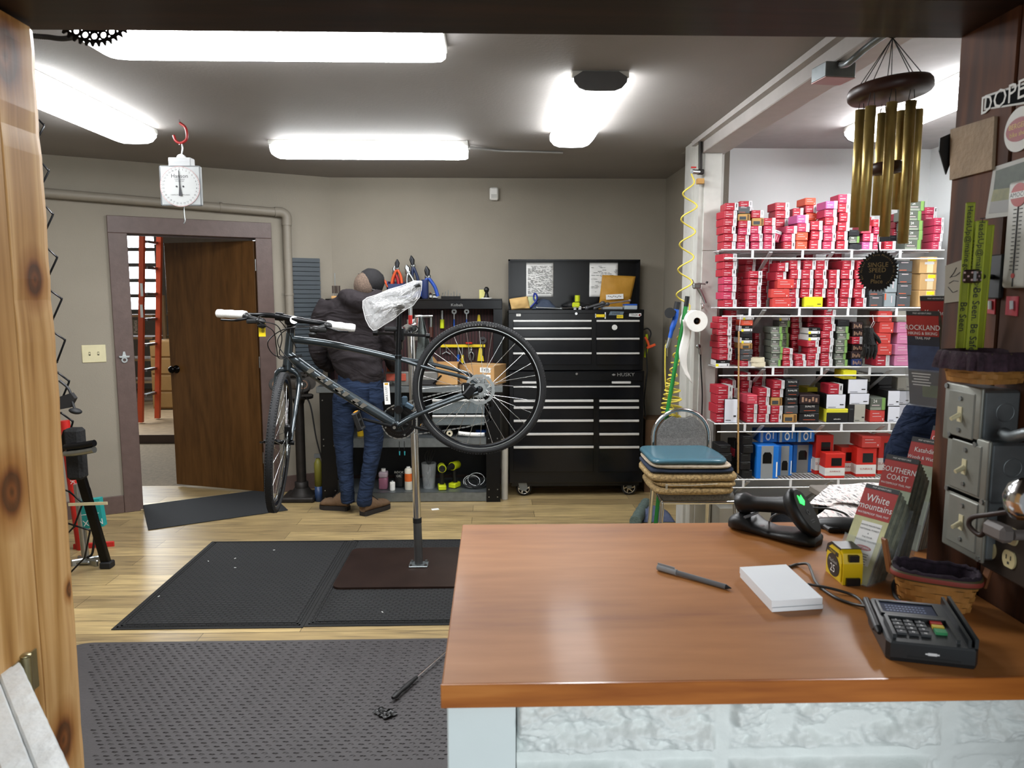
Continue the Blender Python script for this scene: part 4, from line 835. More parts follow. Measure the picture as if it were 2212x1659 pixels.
# fork
m = MB(frame_m); cr = H2-V((0, .0, .012)); sx = fn*.058
for s_ in (-1, 1):
    e = FC+fn*(.056*s_); top = cr+V((0, 0, -.006)); k1 = top+fn*(.046*s_)+V((0, -.004, -.022)); k2 = top+fn*(.058*s_)+V((0, -.008, -.07)); m.tube(bez([top, k1, k2, e+(k2-e)*.5, e+V((0, 0, .012))], 7), [.017]*6+[.0145]*8+[.012]*8+[.0095]*7, seg=12)
m.tube([H2, cr+V((0, 0, -.012))], .025, seg=16); obj('fork', m, bike)
m = MB(alu_blk); e = FC-fn*.056; 
for s_ in (-1, 1): m.cyl(FC+fn*(.05*s_), FC+fn*(.072*s_), .011)
m.box(FC+fn*.05+V((.0, -.02, .06)), (.03, .045, .07), bev=.008); m.tube(bez([FC-fn*.07, FC-fn*.075+V((0, -.04, .0)), FC-fn*.07+V((0, -.07, .01))], 6), .005); obj('brake_caliper', m, bike)
m = MB(alu_blk); m.box(RW+V((-.05, -.05, -.012)), (.05, .035, .075), bev=.009, T=None, rot=Matrix.Rotation(.7, 3, 'Y')); m.box(RW+V((-.07, -.045, .005)), (.045, .03, .06), bev=.008); m.box(RW+V((-.083, -.062, .01)), (.004, .002, .03), white_plastic); obj('brake_caliper', m, bike)
for s_ in (-1, 1): m = MB(black_metal); m.cyl(RW+V((0, s_*.055, 0)), RW+V((0, s_*.078, 0)), .009); obj('axle_end', m, bike)
# stem, bar, grips, levers
def HB(x, y, Y=3.72): return PY(x, y, Y)
sc0 = HB(634, 692, 3.745); steer = H1+(H1-H2).normalized()*.045
m = MB(alu_blk); m.cyl(H1+(H1-H2).normalized()*.02, steer+V((0, 0, .012)), .021); m.tube([steer, sc0], [.02, .021], seg=14); m.box(sc0+V((-.012, -.012, 0)), (.052, .038, .044), bev=.008); m.cyl(HB(596, 683, 3.72), HB(612, 685, 3.72), .021); obj('stem', m, bike)
m = MB(chrome); m.cyl(HB(635, 691, 3.73), HB(635, 691, 3.70), .019, seg=20); obj('stem_face', m, bike, label='bright round stem face')
bl, bm1, bm2, br_ = HB(471, 677, 3.80), HB(590, 682, 3.715), HB(650, 692, 3.715), HB(766, 709, 3.80)
m = MB(alu_blk); m.tube(bez([bl, HB(540, 680, 3.74), bm1, bm2, HB(700, 699, 3.74), br_], 6), [.011]*9+[.0135]*5+[.0158]*5+[.0135]*5+[.011]*7, seg=12); obj('handlebar', m, bike)
wrap = M('white_foam_wrap', 'e9e9e8', .6, bump=.3, bscale=200)
for a, b in ((bl, HB(531, 680, 3.745)), (HB(706, 701, 3.745), br_)):
    m = MB(wrap); n = 8; m.tube([a.lerp(b, k/n) for k in range(n+1)], [.0205+.0015*math.sin(k*2.1) for k in range(n+1)], seg=14); obj('grip', m, bike, label='grip in white foam wrap')
for c0, c1, tip, ext in (((533, 684), (562, 694), (478, 690), -1), ((708, 704), (680, 712), (752, 716), 1)):
    m = MB(black_plastic); p = HB(*c0, 3.71); m.ell(p, (.022, .02, .02)); q = HB(*c1, 3.69); m.ell(q, (.028, .02, .018)); m.box(q.lerp(p, .5)+V((0, -.01, -.012)), (.06, .03, .022), bev=.006); m.cyl(p, q, .013)
    m.ell(q+V((ext*-.01, -.005, -.022)), (.022, .014, .012)); obj('shifter', m, bike)
    m = MB(black_metal); mid = HB((c0[0]+tip[0])/2, (c0[1]+tip[1])/2+5, 3.68); m.tube(bez([HB(c0[0], c0[1]+4, 3.69), mid, HB(tip[0], tip[1]+1, 3.70)], 6), [.007]*6+[.0055]*7, seg=8); obj('brake_lever', m, bike)
cab = M('black_cable_housing', '0c0c0d', .35)
for pts in ([(560, 693), (598, 703), (609, 730), (604, 765), (625, 771), (652, 769)], [(664, 706), (612, 712), (579, 738), (590, 765), (620, 773), (655, 771)], [(560, 697), (590, 715), (597, 748), (603, 774), (628, 770), (652, 766)], [(690, 708), (640, 705), (606, 722), (603, 750), (640, 797), (655, 832), (647, 866), (638, 925), (636, 945)], [(552, 690), (566, 682), (600, 690), (622, 716), (640, 752)]):
    n = len(pts); m = MB(cab); P = [PY(x, y, 3.66+.16*(k/(n-1))) for k, (x, y) in enumerate(pts)]
    if pts[-1][1] > 900: P[-1] = FC+fn*.06+V((0, -.02, .06))
    m.tube(bez(P, 8), .0026, seg=6); obj('cable', m, bike)
m = MB(yellow); a, b = PY(558, 697, 3.70), PY(574, 727, 3.70); m.bb((a.x, 3.70, b.z), (b.x, 3.701, a.z))
for k in range(5): m.box(((a.x+b.x)/2+.004, 3.6995, b.z+.022+k*.006), (.012+.004*(k % 2), .0006, .003), ink)
m.tube([((a.x+b.x)/2, 3.70, a.z), HB(563, 684, 3.70)], .0006, white_plastic, seg=4); obj('price_tag', m, bike, label='yellow price tag')
# seatpost, saddle
m = MB(alu_blk); m.cyl(B(860, 772), B(863, 660), .0145); m.cyl(B(860, 768), B(860, 774), .021); m.box(B(864, 661), (.05, .04, .03), bev=.008); obj('seatpost', m, bike)
SA, SB = B(797, 652), B(908, 612)
def saddle(m, inflate=0):
    ax2 = (SB-SA); L2 = ax2.length; ax2.normalize(); up2 = V((0, 1, 0)).cross(ax2)
    if up2.z < 0: up2 = -up2
    rg = []
    for k in range(13):
        u = k/12; w_ = .018+.006*u if u < .45 else .021+.058*((u-.45)/.55)**1.1
        if k == 0: w_ *= .6
        if k == 12: w_ *= .8
        c_ = SA+ax2*(L2*u)+up2*(.008*math.sin(u*6)); rg.append([c_+V((0, math.cos(a)*w_, 0))+up2*(math.sin(a)*(.012 if math.sin(a) > 0 else .026)*(1 if 0 < k < 12 else .6)) for a in [2*PI*j/14 for j in range(14)]])
    m.loft(rg)
m = MB(M('dark_saddle_cover', '2c2d2f', .5)); saddle(m); obj('saddle', m, bike)
m = MB(steel)
for s_ in (-.02, .02): m.tube(bez([B(815, 655)+V((0, s_*.4, 0)), B(845, 655)+V((0, s_, 0)), B(880, 645)+V((0, s_, 0)), B(898, 628)+V((0, s_, 0))], 5), .0035, seg=6)
obj('saddle_rail', m, bike)
# cranks, pedals, chainring, chain, derailleurs
m = MB(alu_blk); c0 = BB+V((-.0, -.062, 0)); c1 = PY(784, 905, YBK-.075)
m.bar(c0, c1, .018, .014, up=(0, 0, 1), bev=.004); m.cyl(BB+V((0, -.035, 0)), BB+V((0, -.078, 0)), .019); m.cyl(BB+V((0, -.078, 0)), BB+V((0, -.081, 0)), .008, mat=steel); obj('crank_arm', m, bike)
m = MB(alu_blk); c3 = BB*2-c1; c3.y = YBK+.08; m.bar(BB+V((0, .065, 0)), c3, .018, .014, bev=.004); obj('crank_arm', m, bike)
def pedal(p, rz):
    m = MB(black_plastic); T = Matrix.Translation(p)@Matrix.Rotation(rz, 4, 'Y')
    for s_ in (-1, 1):
        m.box((s_*.042, 0, 0), (.012, .09, .03), bev=.003, T=T)
        m.box((0, s_*.045, 0), (.09, .008, .024), bev=.003, T=T)
    m.cyl(T@V((0, -.045, 0)), T@V((0, .07, 0)), .009); m.box((-.049, 0, .002), (.003, .05, .016), M('amber_reflector', 'd9962a', .3), T=T); return m
obj('pedal', pedal(c1+V((-.012, -.06, 0)), 1.25), bike); obj('pedal', pedal(c3+V((.0, .07, 0)), .2), bike)
YC = YBK+.045
def CP(x, y): return PY(x, y, YC)
RC = CP(862, 911); CW = Matrix.Translation(RC)@Matrix.Rotation(PI/2, 4, 'X')
for rr, dz, nm in ((.088, 0, 'chainring'), (.068, .008, 'chainring')):
    m = MB(black_metal); n = 44; o = [((rr+(.0035 if j % 2 else 0))*math.cos(PI*j/n), (rr+(.0035 if j % 2 else 0))*math.sin(PI*j/n)) for j in range(2*n)]
    m.ring(o, [((rr-.016)*math.cos(PI*j/n), (rr-.016)*math.sin(PI*j/n)) for j in range(2*n)], -.001+dz, .001+dz, T=CW)
    if dz == 0:
        for k in range(4): an = k*PI/2+.4; m.bar(V((0, 0, 0)), V(((rr-.012)*math.cos(an), (rr-.012)*math.sin(an), 0)), .006, .022, up=(0, 0, 1), T=CW)
        for k in range(4): an = k*PI/2+.4; m.cyl(V(((rr-.012)*math.cos(an), (rr-.012)*math.sin(an), -.004)), V(((rr-.012)*math.cos(an), (rr-.012)*math.sin(an), .012)), .005, mat=steel, seg=8, T=CW)
    obj(nm, m, bike)
path = [CP(866, 872), CP(900, 863), CP(950, 850), CP(1000, 839), CP(1036, 831)]
arc = [RC+V((.092*math.cos(a), 0, .092*math.sin(a))) for a in [PI/2+.02+(PI+.9)*k/22 for k in range(23)]]
low = [arc[-1], CP(905, 939), CP(960, 930), CP(1010, 922), CP(1052, 911)]
dr_ = [CP(1056, 908), CP(1062, 900), CP(1056, 880), CP(1050, 866), CP(1062, 850), CP(1056, 836), CP(1042, 828)]
cp = path[::-1]+arc+low[1:]+dr_
Q = [cp[0]]
for p in cp[1:]:
    while (p-Q[-1]).length > .0127: Q.append(Q[-1]+(p-Q[-1]).normalized()*.0127)
m = MB(steel)
for k in range(len(Q)-1):
    a, b = Q[k], Q[k+1]; d_ = (b-a)
    if k % 2: m.bar(a-d_*.18, b+d_*.18, .006, .0075, up=(0, 1, 0))
    else:
        for s_ in (-.0025, .0025): m.bar(a-d_*.22+V((0, s_, 0)), b+d_*.22+V((0, s_, 0)), .0012, .0085, up=(0, 1, 0))
        
obj('chain', m, bike)
m = MB(black_metal); m.tube(bez([RW+V((.01, .06, -.02)), CP(1058, 862), CP(1062, 878)], 5), .011); m.box(CP(1056, 893), (.018, .012, .085), bev=.004, rot=Matrix.Rotation(-.25, 3, 'Y')); 
for p in (CP(1054, 905), CP(1058, 881)): m.cyl(p+V((0, -.006, 0)), p+V((0, .006, 0)), .02, seg=14)
obj('rear_derailleur', m, bike)
m = MB(M('blue_grey_alloy', '4e6272', .35, .6)); m.box(CP(884, 877), (.05, .03, .03), bev=.006, rot=Matrix.Rotation(.5, 3, 'Y')); m.box(CP(874, 866), (.03, .03, .05), bev=.006); m.bb(CP(868, 868)+V((0, -.01, -.02)), CP(896, 873)+V((0, .006, 0)), steel); m.cyl(B(862, 884)+V((0, -.021, 0)), B(862, 884)+V((0, .02, 0)), .022, mat=black_metal); obj('front_derailleur', m, bike)
for dx in (0, 13):
    pass
# plastic bag over the saddle
bag_m = M('clear_plastic_film', 'f2f5f6', .12, alpha=.30, bump=.9, bscale=28, spec=1.0)
cr_m = M('creased_plastic_film', 'ffffff', .2, alpha=.75, spec=1.0)
out = [(912, 607), (895, 606), (868, 617), (840, 625), (812, 637), (792, 643), (783, 650), (783, 665), (789, 690), (797, 706), (806, 715), (815, 712), (830, 702), (850, 690), (866, 676), (880, 667), (893, 660), (900, 650), (907, 642), (911, 625)]
cx_, cy_ = 850, 655; m = MB(bag_m)
def bagp(u, v, sd):
    n = len(out); k = u*n; i = int(k) % n; f = k-int(k); x = out[i][0]*(1-f)+out[(i+1) % n][0]*f; y = out[i][1]*(1-f)+out[(i+1) % n][1]*f
    x = cx_+(x-cx_)*v; y = cy_+(y-cy_)*v; th = .095*math.sqrt(max(0, 1-v*v))
    w_ = noise.noise(V((x*.055, y*.055, sd*3)))*.022+abs(noise.noise(V((x*.12, y*.12, sd*7))))*.014
    return PY(x, y, YBK+sd*(th+w_*(1-v**4)))
for sd in (-1, 1): m.sheet(lambda u, v: bagp(u, v, sd), 60, 16, smooth=False)
bg = obj('plastic_bag', m); tag(bg, 'crumpled clear plastic bag wrapped around the bicycle saddle', 'plastic bag')
cr_ = MB(cr_m); rnd2 = random.Random(3)
for k in range(46):
    u = rnd2.random(); v = rnd2.uniform(.15, .9); du = rnd2.uniform(-.09, .09); dv = rnd2.uniform(-.35, .3)
    P = [bagp((u+du*t/6) % 1, min(.98, max(.05, v+dv*t/6)), -1)+V((0, -.001, .0)) for t in range(7)]
    cr_.tube(P, [.0004+.0012*math.sin(PI*t/6) for t in range(7)], seg=4, caps=False)
cr_.tube([bagp(k/60, .99, -1) for k in range(61)], .0016, seg=5, caps=False)
obj('fold', cr_, bg)
# hang tag on the bicycle
m = MB(paper); TT = frame(PY(836, 850, YBK-.03), (1, 0, .05), (-.12, 0, 1)); m.box((0, 0, 0), (.03, .115, .001), T=TT); m.text('BIKE LUST', TT@Matrix.Rotation(PI/2, 4, 'Z')@Matrix.Translation(V((-.0, .002, .0006))), .017, ink); m.box((0, .05, .0008), (.018, .01, .0006), M('amber_print', 'c79a2b', .6), T=TT)
m.tube([TT@V((0, .056, 0)), B(858, 815)+V((0, -.02, 0))], .0008, ink, seg=4); obj('hang_tag', m, bike, label='white card hang tag')
# =================================================================== repair stand
rs = thing('repair_stand', 'steel bicycle repair stand with brown base plate on the mat', 'repair stand', (-.436, 4.19, .01))
m = MB(M('brown_steel_plate', '3b2c26', .38, .6, var=.2, nscale=6))
x0, x1, y0, y1 = -.875, .02, 3.865, 4.50; rr = .05
P = []
for cx2, cy2, a0 in ((x1-rr, y1-rr, 0), (x0+rr, y1-rr, PI/2), (x0+rr, y0+rr, PI), (x1-rr, y0+rr, 3*PI/2)): P += [(cx2+rr*math.cos(a0+PI/2*k/5), cy2+rr*math.sin(a0+PI/2*k/5)) for k in range(6)]
m.prism(P, .0095, .021); obj('base_plate', m, rs)
pb_ = V((-.436, 4.19, .021)); pt = PY(887, 690, 4.21); pb2 = pb_.lerp(pt, .30)
m = MB(galv); m.bb((pb_.x-.055, pb_.y-.045, .021), (pb_.x+.055, pb_.y+.045, .03), bev=.003)
for a in (-1, 1):
    for b in (-1, 1): m.cyl(pb_+V((a*.042, b*.033, .009)), pb_+V((a*.042, b*.033, .02)), .008, mat=steel, seg=6)
obj('foot_plate', m, rs)
zb = PY(903, 1131, 4.19).z; fr_ = zb/pt.z
m = MB(M('grey_steel_tube', '6d6f70', .35, .8)); m.cyl(pb_, pb_.lerp(pt, fr_), .0245, seg=24); obj('lower_post', m, rs, label='dull grey lower post')
m = MB(chrome); m.cyl(pb_.lerp(pt, fr_), pt, .0225, seg=24); m.cyl(pt, pt+V((0, 0, .09)), .012, mat=steel); obj('upper_post', m, rs)
m = MB(black_rubber); m.cyl(pb_.lerp(pt, fr_-.008), pb_.lerp(pt, fr_+.012), .0255, seg=24); obj('collar', m, rs)
m = MB(chrome); hc = PY(893, 712, 4.16); m.tube([hc+V((.01, .05, .03)), hc, PY(880, 712, 4.05)], [.035, .04, .03], seg=18); m.cyl(PY(904, 680, 4.15), PY(904, 735, 4.15), .022, seg=18); m.tube([PY(898, 684, 4.1), PY(935, 683, 4.1)], .006); obj('clamp_head', m, rs)
m = MB(alu_blk); cl = PY(864, 721, 3.92); m.tube([cl+V((.02, .12, 0)), cl], .018); m.box(cl+V((0, -.01, 0)), (.05, .10, .075), bev=.008); m.bar(cl+V((-.115, -.03, .005)), cl+V((.15, -.03, -.01)), .014, .014); m.cyl(cl+V((-.135, -.03, .005)), cl+V((-.11, -.03, .005)), .014); m.cyl(cl+V((.14, -.03, -.01)), cl+V((.16, -.03, -.01)), .013); m.box(cl+V((0, -.03, -.06)), (.03, .05, .05), bev=.006); obj('jaw', m, rs)
m = MB(black_rubber); g0, g1 = PY(831, 711, 3.85), PY(857, 711, 3.86); m.tube([g0.lerp(g1, k/6) for k in range(7)], [.012, .013, .012, .013, .012, .013, .012], seg=12); obj('jaw_handle', m, rs)
m = MB(red_plastic); m.cyl(PY(886.5, 681, 4.08), PY(886.5, 699, 4.08), .011); obj('red_knob', m, rs)
m = MB(black_plastic); m.box(PY(884, 676, 4.08), (.02, .02, .02)); 
# rag over the clamp arm
rag = MB(M('grey_shop_rag', '5f6664', .95, var=.2, bump=.6, bscale=160))
def ragp(u, v):
    x0_, x1_ = 905-6*v, 913+30*v-12*max(0, v-.6); x = x0_*(1-u)+x1_*u; y = 683+95*v+(18*u*v); return PY(x, y, 4.10+.02*math.sin(u*9+v*2)+.01*math.sin(v*11))
rag.sheet(ragp, 14, 16, th=.002); tag(obj('rag', rag), 'grey rag draped over the arm of the repair stand', 'rag')
# =================================================================== the mechanic at the bench
jeans_m = cloth_mat('worn_blue_denim', '222d42', (6, 6, 20), .018, 300, .28)
hood_m = cloth_mat('dark_grey_fleece', '2c282a', (4, 4, 8), .045, 200, .1)
skin_m = M('skin', 'b98468', .55, var=.06)
boot_m = M('brown_suede', '6b543f', .85, var=.2, nscale=20, bump=.3); sole_m = M('dark_boot_sole', '25211f', .8)
YPn = 5.33
def Pn(x, y, dY=0): return PY(x, y, YPn+dY)
def cloth(name, mb, parent, voxel=.014, smooth=6, label=None):
    o = obj(name, mb, parent, label=label)
    r = o.modifiers.new('Remesh', 'REMESH'); r.mode = 'VOXEL'; r.voxel_size = voxel; r.use_smooth_shade = True
    s = o.modifiers.new('Smooth', 'SMOOTH'); s.factor = .6; s.iterations = smooth
    return o
def folds(o, strength, size, seed=0):
    tx = bpy.data.textures.new('folds', 'CLOUDS'); tx.noise_scale = size; d = o.modifiers.new('Displace', 'DISPLACE'); d.texture = tx; d.strength = strength; d.texture_coords = 'GLOBAL'; return o
person = thing('person', 'person in a charcoal hoodie, blue jeans and backwards cap, standing turned away at the workbench', 'person', (Pn(770, 1100).x, 5.4, 0))
def ringt(m, pts, mat=None, seg=16):
    """tapered limb of elliptical section: (point, half width in X, half depth in Y)"""
    m.loft([[V((p.x+a*math.cos(t), p.y+b*math.sin(t), p.z)) for t in [2*PI*k/seg for k in range(seg)]] for p, a, b in pts], mat)
# boots
def boot(heel, toe, nm='boot'):
    heel, toe = V(heel), V(toe); d = (toe-heel); L = d.length; d.normalize(); s_ = V((-d.y, d.x, 0)); m = MB(boot_m)
    rg = []
    for u, w_, h_ in ((-.02, .030, .10), (.04, .038, .135), (.22, .042, .14), (.38, .043, .12), (.52, .047, .088), (.7, .056, .085), (.86, .052, .076), (.97, .034, .055), (1.0, .012, .03)):
        c_ = heel+d*(L*u); rg.append([c_+s_*(w_*math.cos(t))+V((0, 0, .022+(h_-.022)*(.5+.5*math.sin(t)))) for t in [2*PI*k/14 for k in range(14)]])
    m.loft(rg); b = obj(nm, m, person)
    q = MB(sole_m); P = []
    for u, w_ in ((-.03, .026), (.02, .038), (.25, .04), (.5, .047), (.75, .055), (.9, .048), (1.0, .026), (1.03, 0)): P.append((L*u, w_))
    P = P+[(x, -y) for x, y in P[::-1][1:]]; q.prism(P, 0, .03, T=frame(heel, d, s_)); obj('sole', q, b)
    q = MB(sole_m)
    for k in range(4): c_ = heel+d*(L*(.34+.08*k))+V((0, 0, .125-.016*k)); q.tube([c_-s_*.025, c_+V((0, 0, .006)), c_+s_*.025], .003, seg=5)
    obj('lace', q, b)
hl = PZ(752, 1102, 0); tl = PZ(694, 1097, 0); boot(hl, tl)
hr_ = PZ(784, 1114, 0); tr_ = PZ(838, 1095, 0); boot(hr_, tr_)
m = MB(jeans_m)
LL = [(Pn(752, 1086, .0), .052, .062), (Pn(751, 1070), .050, .062), (Pn(747, 1030), .055, .065), (Pn(744, 990), .062, .07), (Pn(742, 950, .01), .072, .078), (Pn(742, 900), .082, .088), (Pn(745, 860), .088, .10), (Pn(752, 830), .09, .11)]
RL = [(Pn(787, 1093, -.05), .056, .064), (Pn(789, 1070, -.05), .054, .064), (Pn(795, 1030, -.03), .058, .066), (Pn(803, 990, -.02), .062, .07), (Pn(808, 950), .070, .078), (Pn(805, 900), .080, .088), (Pn(800, 860), .086, .10), (Pn(796, 830), .09, .11)]
ringt(m, LL); ringt(m, RL)
ringt(m, [(Pn(774, 880, .0), .10, .08), (Pn(775, 865), .155, .12), (Pn(777, 840), .172, .135), (Pn(779, 815), .165, .125), (Pn(781, 795), .158, .12)])
jn = folds(cloth('jeans', m, person, .013, 4), .014, .05)
for x0, x1, y0 in ((727, 756, 836), (797, 829, 836)):
    m = MB(jeans_m); a, b = Pn(x0, y0, -.145), Pn(x1, y0+36, -.135); xm = (a.x+b.x)/2; m.prism([(a.x, -a.z), (b.x, -a.z), (b.x, -(b.z+.02)), (xm, -b.z), (a.x, -(b.z+.02))], 0, .006, T=Matrix(((1, 0, 0, 0), (0, 0, 1, a.y+.008), (0, -1, 0, 0), (0, 0, 0, 1)))); obj('back_pocket', m, person)
m = MB(hood_m)
ringt(m, [(Pn(785, 838), .125, .115), (Pn(782, 815), .165, .13), (Pn(772, 790), .178, .14), (Pn(762, 745), .186, .145), (Pn(756, 700), .195, .145), (Pn(757, 668), .20, .135), (Pn(762, 648), .165, .11), (Pn(775, 632), .09, .085)], seg=20)
m.tube(bez([Pn(712, 655, .0), Pn(697, 680, 0), Pn(688, 725, .0), Pn(688, 766, .05), Pn(700, 785, .16), Pn(716, 792, .3)], 4), [.075]*5+[.072]*4+[.062]*4+[.055]*4+[.05]*4, seg=14)
m.tube(bez([Pn(815, 655, .0), Pn(835, 690, 0), Pn(843, 740, .02), Pn(846, 775, .1), Pn(850, 790, .28)], 4), [.072]*5+[.068]*4+[.058]*4+[.052]*4, seg=14)
# hood bunched behind the neck
rg = [(738, 648, .04, .0), (748, 640, .055, -.09), (775, 652, .062, -.14), (800, 658, .055, -.10), (815, 650, .045, -.03), (812, 632, .04, .03)]
m.tube(bez([Pn(x, y, d_) for x, y, r_, d_ in rg], 4), [.045+.02*math.sin(PI*k/20) for k in range(21)], seg=12)
m.tube(bez([Pn(742, 636, .02), Pn(770, 640, -.10), Pn(800, 648, -.08), Pn(815, 640, .02)], 4), .038, seg=12)
m.ell(Pn(775, 655, -.10), (.10, .07, .075)); m.ell(Pn(782, 675, -.125), (.062, .035, .055))
folds(cloth('hoodie', m, person, .014, 5), .022, .09)
# one continuous body: head, neck, torso, arms and hands, legs
m = MB(skin_m)
hc = Pn(790, 617, .06); m.ell(hc, (.074, .095, .095), seg=18, rot=Matrix.Rotation(.5, 3, 'X')); m.tube([Pn(783, 640, .02), Pn(787, 622, .05)], [.058, .056], seg=12)
m.ell(hc+V((.012, .075, -.055)), (.045, .05, .045)); m.ell(hc+V((.03, .125, -.02)), (.014, .02, .016))
for s_ in (-1, 1): m.ell(hc+V((s_*.076, .01, -.01)), (.012, .02, .03))
ringt(m, [(Pn(778, 838), .11, .09), (Pn(772, 790), .14, .10), (Pn(760, 690), .16, .10), (Pn(770, 640), .06, .06)])
for sd, pts in ((-1, [Pn(712, 655), Pn(690, 725), Pn(690, 768, .05), Pn(718, 793, .32)]), (1, [Pn(815, 655), Pn(843, 740, .02), Pn(846, 775, .1), Pn(850, 792, .3)])):
    m.tube(bez(pts, 3), [.045]*4+[.04]*3+[.033]*3, seg=10); h_ = pts[-1]; m.ell(h_+V((0, .05, 0)), (.038, .05, .02))
    for f_ in range(4): b0 = h_+V((-.028+.018*f_, .09, 0)); m.tube([b0, b0+V((0, .03, -.006)), b0+V((0, .05-.006*abs(f_-1.5), -.028))], [.0095, .009, .008], seg=7)
    m.tube([h_+V((-sd*.03, .03, 0)), h_+V((-sd*.055, .055, -.008)), h_+V((-sd*.05, .08, -.02))], [.011, .010, .009], seg=7)
for pts in (LL, RL): ringt(m, [(p, a*.8, b*.8) for p, a, b in pts[1:]])
cloth('body', m, person, .009, 3)
m = MB(M('short_greying_hair', '6b5a4e', .9, var=.4, nscale=120, bump=.7, bscale=400)); m.ell(hc+V((-.003, -.018, .002)), (.0795, .086, .094), seg=18); obj('hair', m, person)
m = MB(M('black_cap_cloth', '1b1a1c', .9, bump=.3)); cap = MB(m.mats[0]); T = Matrix.Translation(Pn(802, 608, .07))@Matrix.Rotation(.55, 4, 'Y')@Matrix.Rotation(.35, 4, 'X')
cap.lathe([(.092, -.035), (.096, -.01), (.092, .03), (.072, .065), (.04, .085), (0, .092)], seg=24, T=T)
cap.lathe([(.088, -.035), (.092, -.035)], seg=24, T=T)
cap.sheet(lambda u, v: (.09*math.cos(PI*.1+u*PI*.8)*(1+0*v), .06+.07*math.sin(PI*u)*v+.03*math.sin(PI*u), -.03-.02*v), 12, 4, T=T, th=.004)
obj('cap', cap, person)
m = MB(M('cap_strap', '4c4a48', .7)); m.tube([T@V((.094*math.cos(a), .094*math.sin(a), -.012)) for a in [PI*1.25+PI*.5*k/10 for k in range(11)]], .007, seg=6); obj('cap_strap', m, person)
# =================================================================== the second person, mostly behind the panelled wall
navy = cloth_mat('navy_sweatshirt', '1b2438', (8, 8, 20), .04)
def Q2(x, y, d_=0): return PY(x, y, 2.55+d_)
p2 = thing('person', 'person in a navy sweatshirt seated beyond the map racks, only one arm and shoulder showing', 'person', (Q2(2090, 1100).x, 2.55, 0))
m = MB(skin_m)
hx = Q2(2130, 735, .1); m.ell(hx, (.075, .095, .115), seg=18); m.tube([Q2(2110, 830, .05), hx], [.06, .055], seg=12); m.ell(hx+V((-.09, .02, -.02)), (.02, .016, .02)); m.ell(hx+V((0, .03, -.08)), (.05, .06, .04))
for s_ in (-1, 1): m.ell(hx+V((.01, s_*.09, -.01)), (.016, .012, .028))
ringt(m, [(V((1.62, 2.6, .48)), .16, .13), (V((1.6, 2.6, .8)), .14, .12), (Q2(2085, 900), .16, .12), (Q2(2100, 850), .07, .07)])
arm = [Q2(2010, 905), Q2(1975, 950, -.01), Q2(1958, 1000, .02), Q2(2000, 1040, .16), Q2(2040, 1050, .30)]
m.tube(bez(arm, 4), [.05]*5+[.045]*6+[.034]*6, seg=10); e = arm[-1]; m.ell(e+V((.02, .05, 0)), (.035, .05, .018))
for f_ in range(4): b0 = e+V((-.005+.018*f_, .09, 0)); m.tube([b0, b0+V((0, .03, -.004)), b0+V((0, .052, -.016))], [.009, .0085, .008], seg=7)
m.tube([e+V((-.01, .04, 0)), e+V((-.035, .07, 0)), e+V((-.03, .09, -.01))], .010, seg=7)
for s_ in (-.09, .09): m.tube(bez([V((1.62+s_, 2.6, .52)), V((1.62+s_*1.6, 2.95, .52)), V((1.62+s_*1.6, 3.05, .30)), V((1.62+s_*1.6, 3.05, .05))], 4), [.08]*5+[.06]*8, seg=10); m.ell(V((1.62+s_*1.6, 3.1, .04)), (.045, .12, .035))
cloth('body', m, p2, .011, 3)
m = MB(navy)
ringt(m, [(V((1.62, 2.6, .45)), .2, .17), (V((1.6, 2.6, .8)), .19, .155), (Q2(2070, 925), .20, .14), (Q2(2085, 885), .16, .11), (Q2(2100, 855), .09, .08)], seg=20)
m.tube(bez([Q2(2050, 890)]+arm[:-1]+[arm[-1].lerp(arm[-2], .35)], 4), [.075]*5+[.078]*4+[.074]*4+[.066]*4+[.055]*4, seg=14); m.ell(Q2(2003, 905), (.085, .085, .085))
folds(cloth('sweatshirt', m, p2, .014, 4), .02, .08)
m = MB(M('dark_trousers', '22252b', .9, bump=.4))
for s_ in (-.09, .09): m.tube(bez([V((1.62+s_*.8, 2.58, .5)), V((1.62+s_*1.5, 2.95, .53)), V((1.62+s_*1.6, 3.06, .30)), V((1.62+s_*1.6, 3.06, .07))], 4), [.105]*5+[.08]*8, seg=12)
cloth('trousers', m, p2, .015, 4)
m = MB(M('brown_hair', '3a2c22', .8, bump=.4)); m.ell(hx+V((.005, -.01, .03)), (.083, .10, .105), seg=18); obj('hair', m, p2)
st2 = thing('stool', 'low dark stool under the seated person in navy', 'stool', (1.62, 2.6, 0))
m = MB(black_plastic); m.lathe([(0, .40), (.17, .40), (.18, .415), (.17, .44), (0, .44)], T=Matrix.Translation(V((1.62, 2.56, 0)))); obj('seat', m, st2)
for k in range(4): a = PI/4+k*PI/2; m = MB(black_metal); m.cyl((1.62+.1*math.cos(a), 2.56+.1*math.sin(a), .40), (1.62+.2*math.cos(a), 2.56+.2*math.sin(a), 0), .012); obj('leg', m, st2)
